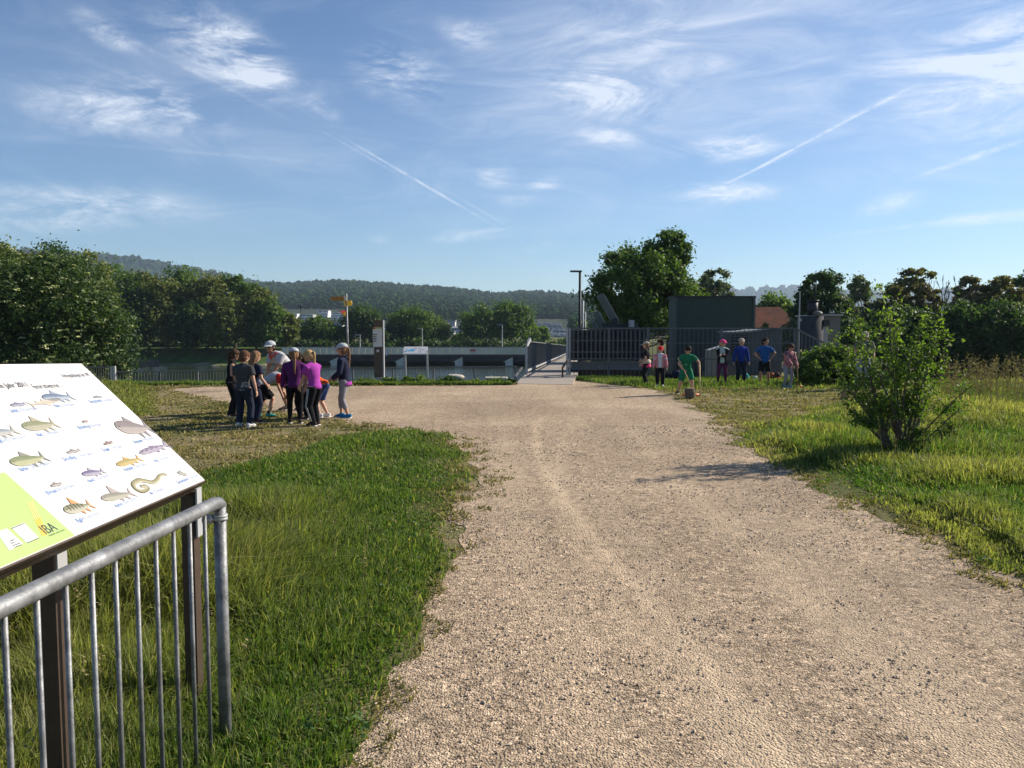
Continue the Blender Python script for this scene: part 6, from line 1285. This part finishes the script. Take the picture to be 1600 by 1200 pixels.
    if shoe:
        for s_, sg in ((0, 1), (1, -1)):
            a, kn, an = Ls[s_]; fd = Vector((feet[s_][3] if len(feet[s_]) > 3 else sg * .15, 1, 0)).normalized(); up = Vector((0, 0, 1)); xd_ = fd.cross(up); fl = .155 * h; o_ = an - fd * fl * .28 - up * an.z + up * (an.z - .045 * h)
            b = MB(); b.tube([o_ + up * .030 * h, o_ + fd * fl * .06 + up * .034 * h, o_ + fd * fl * .30 + up * .036 * h, o_ + fd * fl * .55 + up * .028 * h, o_ + fd * fl * .82 + up * .021 * h, o_ + fd * fl + up * .016 * h], [(.016 * h, .018 * h), (.024 * h, .027 * h), (.027 * h, .030 * h), (.030 * h, .022 * h), (.029 * h, .015 * h), (.014 * h, .009 * h)], 12, xd=xd_)
            b.tube([an + up * .012 * h, an - up * .02 * h], [.026 * h, .027 * h], 10); so_ = part(b, 'shoe', shoe, .007)
            if shoe_sole: b = MB(); b.tube([o_ + up * .006 * h - fd * .004, o_ + fd * fl * .3 + up * .006 * h, o_ + fd * fl * .65 + up * .006 * h, o_ + fd * (fl + .006) + up * .008 * h], [(.024 * h, .007 * h), (.027 * h, .007 * h), (.032 * h, .007 * h), (.016 * h, .006 * h)], 12, xd=xd_); part(b, 'sole', M_sole, rm=False, par=so_)
            if socks: b = MB(); b.tube([an + up * .05 * h * (1), an], [.023 * h, .025 * h], 10); part(b, 'sock', socks, rm=False)
    # hair
    b = MB(); hb_ = lambda v: hc + Rh @ (Vector(v) * HH)
    b.ell(hb_((0, -.06, .10)), (hw * 1.10, HH * .44, HH * .45), 16, 12, Rh)
    if hairstyle != 'cap': b.ell(hb_((0, .13, .30)), (hw * .92, HH * .27, HH * .20), 14, 10, Rh)
    b.ell(hb_((0, -.14, -.10)), (hw * 1.06, HH * .33, HH * .38), 14, 10, Rh)
    if hairstyle == 'tousled':
        rn = random.Random(int(px)); 
        for k in range(26): d = Vector((rn.gauss(0, 1), rn.gauss(-.2, 1), abs(rn.gauss(.4, .6)))).normalized(); b.tube([hb_((d.x * .30, d.y * .33 - .05, .1 + d.z * .33)), hb_((d.x * .42, d.y * .47 - .03, .12 + d.z * .45))], [HH * .07, HH * .02], 6)
    if hairstyle in ('long', 'bob'):
        L = 1.05 if hairstyle == 'long' else .55
        for sg in (-1, 0, 1): b.tube([hb_((sg * .27, -.20 - .08 * (sg == 0), .15)), hb_((sg * .31, -.22 - .08 * (sg == 0), -.3)), hb_((sg * .28, -.24, -.3 - L * .5)), hb_((sg * .2, -.22, -.3 - L))], [(HH * .16, HH * .14), (HH * .15, HH * .12), (HH * .12, HH * .09), (HH * .04, HH * .03)], 10, xd=Rh @ Vector((1, 0, 0)))
    hr = part(b, 'hair', hair, .0085)
    if hairstyle in ('ponytail', 'cap_ponytail'):
        b = MB(); dn = Vector((0, 0, -1)); p0 = hb_((0, -.42, .05)); p1 = hb_((0, -.60, 0)); LL = 1.9 if hairstyle == 'cap_ponytail' else 1.7; pts = [p0, p1, p1 + dn * HH * .3 + Rh @ Vector((0, -.03 * HH, 0)), p1 + dn * HH * LL * .55, p1 + dn * HH * LL * .8, p1 + dn * HH * LL + Vector((.01, 0, 0))]
        b.tube(pts, [HH * .07, HH * .095, HH * .13, HH * .12, HH * .08, HH * .015], 10); part(b, 'ponytail', hair, .0085, par=hr)
    if cap:
        b = MB(); n, m_ = 18, 7; vs = []; 
        for i in range(m_):
            th = (math.pi / 2) * i / (m_ - 1)
            for k in range(n): a = 6.28318 * k / n; vs.append(hb_((.435 * math.cos(th) * math.cos(a), -.05 + .50 * math.cos(th) * math.sin(a), .15 + .40 * math.sin(th) ** .8)))
        fs = [(i * n + k, i * n + (k + 1) % n, (i + 1) * n + (k + 1) % n, (i + 1) * n + k) for i in range(m_ - 1) for k in range(n)]; b.add(vs, fs); b.ell(hb_((0, -.05, .555)), (HH * .04, HH * .04, HH * .025), 8, 6, Rh)
        co = part(b, 'cap', cap, rm=False); md = co.modifiers.new('solid', 'SOLIDIFY'); md.thickness = .006
        b = MB(); sy = -1 if cap_back else 1; fr = []; 
        for i in range(5):
            rr_ = i / 4
            for k in range(9): a = math.pi * (.14 + .72 * k / 8); fr.append(hb_((.42 * math.cos(a) * (1 - .08 * rr_), sy * (-.05 * sy + (.46 + .42 * rr_ * math.sin(a) ** .7) * math.sin(a)), .17 - .10 * rr_ * rr_)))
        b.add(fr, [(i * 9 + k, i * 9 + k + 1, (i + 1) * 9 + k + 1, (i + 1) * 9 + k) for i in range(4) for k in range(8)]); br2 = part(b, 'brim', cap, rm=False, par=co); md = br2.modifiers.new('solid', 'SOLIDIFY'); md.thickness = .006
    J = dict(root=root, h=h, pel=pel, ti=ti, tl=tl, sh=sh, hc=hc, Rh=Rh, HH=HH, S=S, L=Ls, xs=xs, part=part, ad=ad)
    if extra: extra(J)
    J['world'] = lambda v: wmat(root) @ Vector(v)
    return J
def waist(J, m_, t0=-.05, t1=.12, add=.03, name='tied_jacket', back=False):
    b = MB(); p = J['pel']; h = J['h']; b.tube([p + J['ti'] * J['tl'] * t0, p + J['ti'] * J['tl'] * (t0 + t1) / 2, p + J['ti'] * J['tl'] * t1], [(.095 * h + add, .078 * h + add), (.092 * h + add * 1.2, .074 * h + add * 1.2), (.083 * h + add * .6, .064 * h + add * .6)], 16, xd=J['xs']); return J['part'](b, name, m_, .009)
def hem(m_): return lambda J: waist(J, m_, -.22, .02, .014, 'shirt_hem')

navy = cloth('navy', (.018, .022, .045)); black = cloth('black', (.012, .012, .014)); char = cloth('charcoal', (.050, .052, .056)); dnav = cloth('dark_denim', (.022, .028, .045))
grey = cloth('pale_grey', (.42, .42, .43)); white = cloth('white', (.60, .60, .60)); red = cloth('red', (.55, .03, .025)); plum = cloth('plum', (.085, .018, .10)); mag = cloth('magenta', (.33, .05, .31)); orange = cloth('orange', (.72, .12, .04)); blue_s = cloth('blue_shorts', (.035, .06, .16))
teal = cloth('teal', (.03, .25, .23)); sblue = cloth('shoe_blue', (.02, .16, .34)); coral = cloth('coral', (.62, .11, .07)); lgrey = cloth('legging_grey', (.24, .24, .26)); beige = cloth('beige', (.48, .42, .34)); pink = cloth('pink', (.70, .07, .22)); lpink = cloth('light_pink', (.55, .22, .25)); green = cloth('green', (.015, .155, .075)); fuch = cloth('fuchsia', (.10, .02, .06))
cobalt = cloth('cobalt', (.02, .045, .24)); blue_t = cloth('blue', (.022, .09, .26)); capgrey = cloth('cap_grey', (.40, .42, .44)); capbeige = cloth('cap_beige', (.38, .33, .27)); mint = cloth('mint', (.40, .50, .45)); camo = mat('pink_camouflage_cloth', (.58, .22, .24), .9, .1, 30, .2, 40, c2=(.10, .06, .07), c2amt=.6); yellow_s = cloth('neon', (.62, .72, .10)); jean = cloth('light_jeans', (.27, .31, .36)); pale_shirt = cloth('pale_shirt', (.16, .15, .13)); tank_g = cloth('dark_tank', (.03, .03, .035)); brownsh = cloth('brown_shoe', (.06, .04, .035)); white_s = cloth('white_shoe', (.65, .65, .65))
def print_patch(J, m_, w=.5, z0=.05, z1=.42, side=1, name='print', back=True):
    """a printed figure on the cloth: a curved patch just outside the torso"""
    h = J['h']; b = MB(); n = 8; rows = []; yv = Vector((0, 1, 0)); yv = (yv - J['ti'] * yv.dot(J['ti'])).normalized(); c_ = (-math.pi / 2 if back else math.pi / 2) + side
    r = random.Random(3)
    for i, t_ in enumerate(np.linspace(z0, z1, 5)):
        p = J['pel'] + J['ti'] * (J['tl'] * t_); a = (.080 + .014 * abs(t_ - .3)) * h + J['ad'] * 1.9; c = (.062 + .01 * abs(t_ - .3)) * h + J['ad'] * 1.9
        for k in range(n + 1): th = c_ + w * (k / n - .5) * (1 - .5 * (i / 4)) ; rows.append(p + J['xs'] * (math.cos(th) * a) + yv * (math.sin(th) * c))
    b.add(rows, [(i * (n + 1) + k, i * (n + 1) + k + 1, (i + 1) * (n + 1) + k + 1, (i + 1) * (n + 1) + k) for i in range(4) for k in range(n)]); return J['part'](b, name, m_, rm=False)

M_print = mat('worn_white_print', (.42, .43, .42), .8, .3, 22, 0, c2=(.08, .08, .085), c2amt=.6)
# --- left group
person('child in black vest standing at the outer edge of the circle, looking inwards', 362, 651, 1.22, -70, SKT, H_BR, 'ponytail', black, 'none', black, 'long', brownsh, lean=6, head=(28, 10), hands=((.10, .14, .60), (-.20, -.02, .42)), feet=((.05, .02), (-.05, -.02)), cap=None)
def ex2(J): print_patch(J, M_print, 1.5, -.08, .30, .75)
person('boy in charcoal T-shirt with a white print and navy trousers, back to the camera', 381, 667, 1.24, -12, SK, H_MB, 'tousled', char, 'short', dnav, 'long', white_s, lean=3, head=(22, -25), hands=((.19, .02, .42), (-.13, .17, .52)), feet=((.085, .0), (-.085, .03)), extra=ex2, girth=1.05)
person('child with long light brown hair half hidden behind the charcoal-shirted boy', 397, 661, 1.22, -35, SK, H_LB, 'long', navy, 'short', navy, 'long', brownsh, lean=4, head=(18, -5), hands=((.14, .12, .52), (-.14, .13, .55)), feet=((.05, .0), (-.05, .02)))
P4 = person('child bending down in grey shirt with red sleeves, dark cap and teal shoes', 408, 652, 1.27, -62, SK, H_DK, 'cap', grey, 'short', black, 'shorts', teal, lean=62, head=(62, 0), hands=((.02, .36, .22), (-.02, .33, .21)), feet=((.05, .10), (-.05, -.09)), hip=.455, sleeve_m=red, cap=black, elbow=((.4, -.3, -.3), (-.4, -.3, -.3)), shoe_sole=False, girth=1.05, socks=black)
def ex5(J):
    b = MB(); s_ = J['sh']; h = J['h']; yv = Vector((0, 1, 0)); b.tube([s_ + J['xs'] * .075 * h + J['ti'] * .02 * h, s_ + J['ti'] * .045 * h + Vector((0, -.03 * h, 0)), s_ - J['xs'] * .075 * h + J['ti'] * .02 * h, s_ + Vector((-.02 * h, .075 * h, -.03 * h)), s_ + J['xs'] * .075 * h + J['ti'] * .02 * h], [.016 * h] * 5, 8); b.tube([s_ + Vector((.03 * h, .055 * h, -.02 * h)), s_ - J['ti'] * .15 * h + Vector((.02 * h, .085 * h, 0))], [.014 * h, .018 * h], 8); J['part'](b, 'scarf', coral, .008)
    b = MB(); hh = J['HH']; 
    for sg in (1, -1): b.ell(J['hc'] + J['Rh'] @ Vector((sg * .16 * hh, .42 * hh, .01 * hh)), (hh * .12, hh * .03, hh * .07), 10, 6, J['Rh'])
    J['part'](b, 'sunglasses', M_glass, rm=False)
person('adult in white cap, sunglasses, coral scarf and grey T-shirt leaning over the children', 457, 641, 1.62, 140, SKT, H_DK, 'cap', grey, 'short', black, 'shorts', brownsh, lean=50, head=(4, 20), hands=((.07, .30, .375), (-.02, .33, .40)), feet=((.05, .04), (-.07, -.08)), hip=.485, cap=capgrey, adult=True, extra=ex5, group='children playing on the square', elbow=((.6, -.3, 0), (-.6, -.3, 0)))
person('girl in pale cap with long ponytail, plum jacket and black leggings, seen from behind', 461, 662, 1.27, 12, SK, H_LB, 'cap_ponytail', plum, 'long', black, 'tight', brownsh, lean=2, head=(12, 8), hands=((.07, .14, .53), (-.15, .08, .48)), feet=((.07, .0), (-.065, .06)), cap=capgrey)
def ex7(J):
    h = J['h']
    for s_, sg in ((0, 1), (1, -1)):
        a, kn, an = J['L'][s_]
        for dx in (-.012, .012): b = MB(); yo = Vector((sg * (.060 * h + .010), dx, 0)); b.tube([a + yo + Vector((sg * .012, 0, 0)), (a + kn) / 2 + yo * .95, kn + yo * .86, an + Vector((sg * (.036 * h + .010), dx, .02 * h))], [.0045] * 4, 5); J['part'](b, 'stripe', white, rm=False)
person('blond ponytailed girl in magenta T-shirt and black tracksuit trousers with white stripes', 493, 665, 1.26, 62, SK, H_BL, 'ponytail', mag, 'short', black, 'long', brownsh, lean=8, head=(38, 10), hands=((.09, .23, .44), (-.06, .22, .46)), feet=((.055, .02), (-.06, -.02)), extra=ex7)
person('dark haired child in white shirt hidden between plum jacket and magenta T-shirt', 475, 655, 1.20, 150, SKD, H_DK, 'long', white, 'short', black, 'long', brownsh, lean=10, head=(35, 0), hands=((.14, .12, .46), (-.14, .12, .46)))
person('child in bright orange T-shirt and blue shorts bending behind the blond girl', 507, 652, 1.22, 82, SK, H_BR, 'short', orange, 'short', blue_s, 'shorts', white_s, lean=58, head=(40, 0), hands=((.08, .36, .30), (-.08, .34, .30)), feet=((.05, -.03), (-.05, .05)), hip=.475)
person('girl in white cap, navy jacket, grey leggings and blue shoes standing apart from the circle', 540, 653, 1.33, 82, SK, H_LB, 'cap_ponytail', navy, 'long', lgrey, 'capri', sblue, lean=4, head=(8, 0), hands=((.10, .13, .53), (-.10, .14, .53)), feet=((.04, .07), (-.04, -.05)), cap=capgrey, loose=1.4, extra=hem(mag))
# --- right group
RG = 'children waiting by the bar fence'
def exr1(J): waist(J, beige, -.02, .32, .028, 'tied_sweater'); waist(J, pink, -.30, .02, .026, 'tied_jacket')
person('child in beige cap and black top with cream and pink clothes tied round the waist', 1010, 602, 1.22, 75, SK, H_LB, 'cap', black, 'short', black, 'long', brownsh, lean=2, head=(5, 5), hands=((.10, .12, .56), (-.14, .10, .50)), cap=capbeige, extra=exr1, group=RG)
person('child in dark tank top with one arm raised over the head', 1034, 599, 1.28, 70, SKT, H_DK, 'tousled', tank_g, 'none', black, 'shorts', brownsh, lean=3, head=(12, 0), hands=((-.03, .05, .985), (-.12, .22, .62)), feet=((.05, .02), (-.05, -.02)), group=RG, elbow=((1, .1, .9), (-.5, -1, 0)))
person('small child in red cap, white shirt and open pink jacket facing the camera', 1031, 604, 1.10, 170, SK, H_BR, 'cap', white, 'short', black, 'long', white_s, lean=2, head=(8, 15), hands=((.17, .05, .42), (-.17, .05, .42)), cap=red, open_jacket=lpink, group=RG)
P_g = person('boy in green T-shirt and green shorts leaning on two croquet mallets', 1072, 616, 1.24, 178, SK, H_DK, 'tousled', green, 'short', green, 'shorts', black, lean=16, head=(42, 5), hands=((.10, .20, .50), (-.22, .14, .50)), feet=((.15, -.05, 0, .6), (-.10, .08, 0, -.2)), hip=.475, group=RG, elbow=((.9, -.4, 0), (-.9, -.4, 0)), extra=lambda J: print_patch(J, cloth('pale_green_print', (.25, .45, .38)), .5, .42, .50, -.3, 'print', False))
person('child in pink cap, black jacket, mint shirt and plum leggings with crossed arms', 1128, 600, 1.27, 165, SK, H_BL, 'long', mint, 'short', fuch, 'leggings', brownsh, lean=2, head=(2, 40), hands=((-.02, .14, .66), (.02, .15, .64)), feet=((.09, 0), (-.08, 0)), cap=pink, open_jacket=black, group=RG)
person('child in cobalt blue jacket, jeans and grey cap facing the camera', 1157, 599, 1.30, 182, SK, H_BR, 'cap', cobalt, 'long', dnav, 'long', black, lean=1, head=(0, -5), hands=((.18, .02, .44), (-.18, .02, .44)), feet=((.075, 0), (-.07, 0)), cap=capbeige, group=RG)
person('boy in blue T-shirt, black shorts and neon shoes with a hand on his hip', 1194, 601, 1.32, 165, SKT, H_DK, 'tousled', blue_t, 'short', black, 'shorts', yellow_s, lean=1, head=(2, 50), hands=((.11, .04, .56), (-.13, -.05, .55)), feet=((.09, .02), (-.08, 0)), group=RG, elbow=((1, -.3, 0), (-1, -.4, 0)))
P_m = person('child in pink camouflage top and grey leggings looking down at a red-headed mallet', 1229, 606, 1.22, 200, SK, H_BR, 'short', camo, 'long', lgrey, 'tight', sblue, lean=14, head=(40, -10), hands=((.02, .20, .48), (-.10, .22, .46)), feet=((.07, 0), (-.05, .04)), hip=.49, group=RG, loose=1.5)
person('adult in drab shirt and light jeans mostly hidden behind the young tree', 1347, 608, 1.55, 170, SK, H_BR, 'short', pale_shirt, 'short', jean, 'long', brownsh, lean=12, head=(20, 0), hands=((.13, .16, .50), (-.13, .16, .50)), adult=True, feet=((.09, 0), (-.08, 0)), group=RG, cap=capbeige)

# mallets held or leaned on; top-level things
M_stick = mat('mallet_wood', (.42, .29, .14), .6, .2, 20, stretch=(1, 1, .2)); M_redw = mat('red_painted_wood', (.50, .10, .04), .5, .1, 10); M_dkw = mat('dark_wood', (.10, .07, .045), .6, .2, 15)
def mallet(p, q, lab, hm=M_redw, sm=M_stick, head=True, hd_=(1, 0, 0), sr=.011):
    p = Vector(p); q = Vector(q); root = thing('croquet_mallet', lab, 'mallet', (q.x, q.y, 0), group='croquet mallets in use')
    b = MB(); b.tube([p, q], [sr, sr], 10); b.build('handle', sm, root, True)
    if head: b = MB(); h_ = Vector(hd_).normalized(); c = q; b.tube([c - h_ * .11, c - h_ * .105, c + h_ * .105, c + h_ * .11], [.026, .032, .032, .026], 14); b.build('mallet_head', hm, root, True)
w4 = P4['world'](P4['S'][0][2]); w4b = P4['world'](P4['S'][1][2]); hd4 = (w4 + w4b) / 2 + Vector((.04, 0, -.05)); tp4 = Vector((X(457, hd4.y - .1), hd4.y - .1, at(457, 617, hd4.y - .1)[2]))
mallet(hd4 + (hd4 - tp4) * .25, tp4, 'light wooden mallet held low by the bending child', M_stick, M_stick, True, (.2, 1, .1), .013)
wl = P_g['world'](P_g['S'][0][2]); wr_ = P_g['world'](P_g['S'][1][2])
ql = Vector(gp(1087, 619)); q_r = Vector(gp(1093.5, 621))
tl_ = wl + (wl - (ql + Vector((0, 0, .03)))) * .45 + Vector((0, -.05, 0)); mallet(tl_, ql + Vector((0, 0, .03)), "mallet slanting across in the green-clad boy's lower hand, head behind the log", M_redw, M_stick, True, (.8, .5, 0))
mallet(wr_ + Vector((0, -.05, .10)), q_r + Vector((0, 0, .01)), "upright plain wooden stick under the green-clad boy's outer hand", M_redw, M_stick, False)
wm = P_m['world'](P_m['S'][0][2]); wm2 = P_m['world'](P_m['S'][1][2]); mh = Vector(gp(1247, 606)) + Vector((0, 0, .034))
mallet(wm2 + (wm2 - mh) * .15, mh, 'red-headed mallet resting on the turf before the camouflage-clad child', M_redw, M_stick, True, (1, .1, 0), .010)
mh2 = Vector(gp(1241, 607)) + Vector((0, 0, .02)); mallet(wm + (wm - mh2) * .1, mh2, "thin dark stick crossing the red-headed mallet at the camouflage-clad child's side", M_redw, M_dkw, False, sr=.009)
# wooden ball
c = gp(1069, 620); b = MB(); b.ell((c[0], c[1], .045), (.045, .045, .045), 18, 12); tag(b.build('croquet_ball', mat('orange_ball', (.62, .20, .08), .5), None, True), 'orange wooden ball beside the dark log stump', 'ball')
# backpacks by the fence
def backpack(px, py, w_, h_, m1, m2, lab, tilt=0.15):
    c = gp(px, py); root = thing('backpack', lab, 'backpack', c, .3, group='backpacks left along the fence')
    b = MB(); b.tube([(c[0], c[1] + tilt * h_ * 0, .01), (c[0], c[1] + .01, h_ * .25), (c[0], c[1] + tilt * .1, h_ * .7), (c[0], c[1] + tilt * .3, h_ * .97), (c[0], c[1] + tilt * .3, h_)], [(w_ * .42, w_ * .24), (w_ * .52, w_ * .30), (w_ * .48, w_ * .28), (w_ * .32, w_ * .20), (w_ * .12, w_ * .08)], 14, xd=(1, 0, 0)); b.build('bag', m1, root, True)
    b = MB(); b.tube([(c[0], c[1] - w_ * .27, h_ * .12), (c[0], c[1] - w_ * .31, h_ * .3), (c[0], c[1] - w_ * .26, h_ * .5)], [(w_ * .30, w_ * .06), (w_ * .34, w_ * .09), (w_ * .26, w_ * .05)], 12, xd=(1, 0, 0)); b.build('front_pocket', m2, root, True)
    b = MB(); b.tube([(c[0] - w_ * .1, c[1] + .02, h_ * .98), (c[0], c[1] + .02, h_ * 1.12), (c[0] + w_ * .1, c[1] + .02, h_ * .98)], [.008] * 3, 6); b.build('carry_loop', m2, root, True)
for a in ((1057, 596, .30, .34, navy, black, 'dark blue backpack at the fence behind the child in the open pink jacket'), (1165, 596, .22, .24, teal, green, 'teal and green backpack beside the cobalt-jacketed child'), (1180, 596, .15, .16, grey, navy, 'small pale backpack between cobalt jacket and blue T-shirt'), (1206, 596, .2, .26, cloth('dull_orange', (.35, .10, .05)), black, 'orange backpack behind the neon-shoed boy'), (1215, 596, .20, .26, brownsh, orange, 'small brown backpack beside the orange one'), (1044, 596, .2, .26, black, navy, 'black backpack just behind the small red-capped child')): backpack(*a)
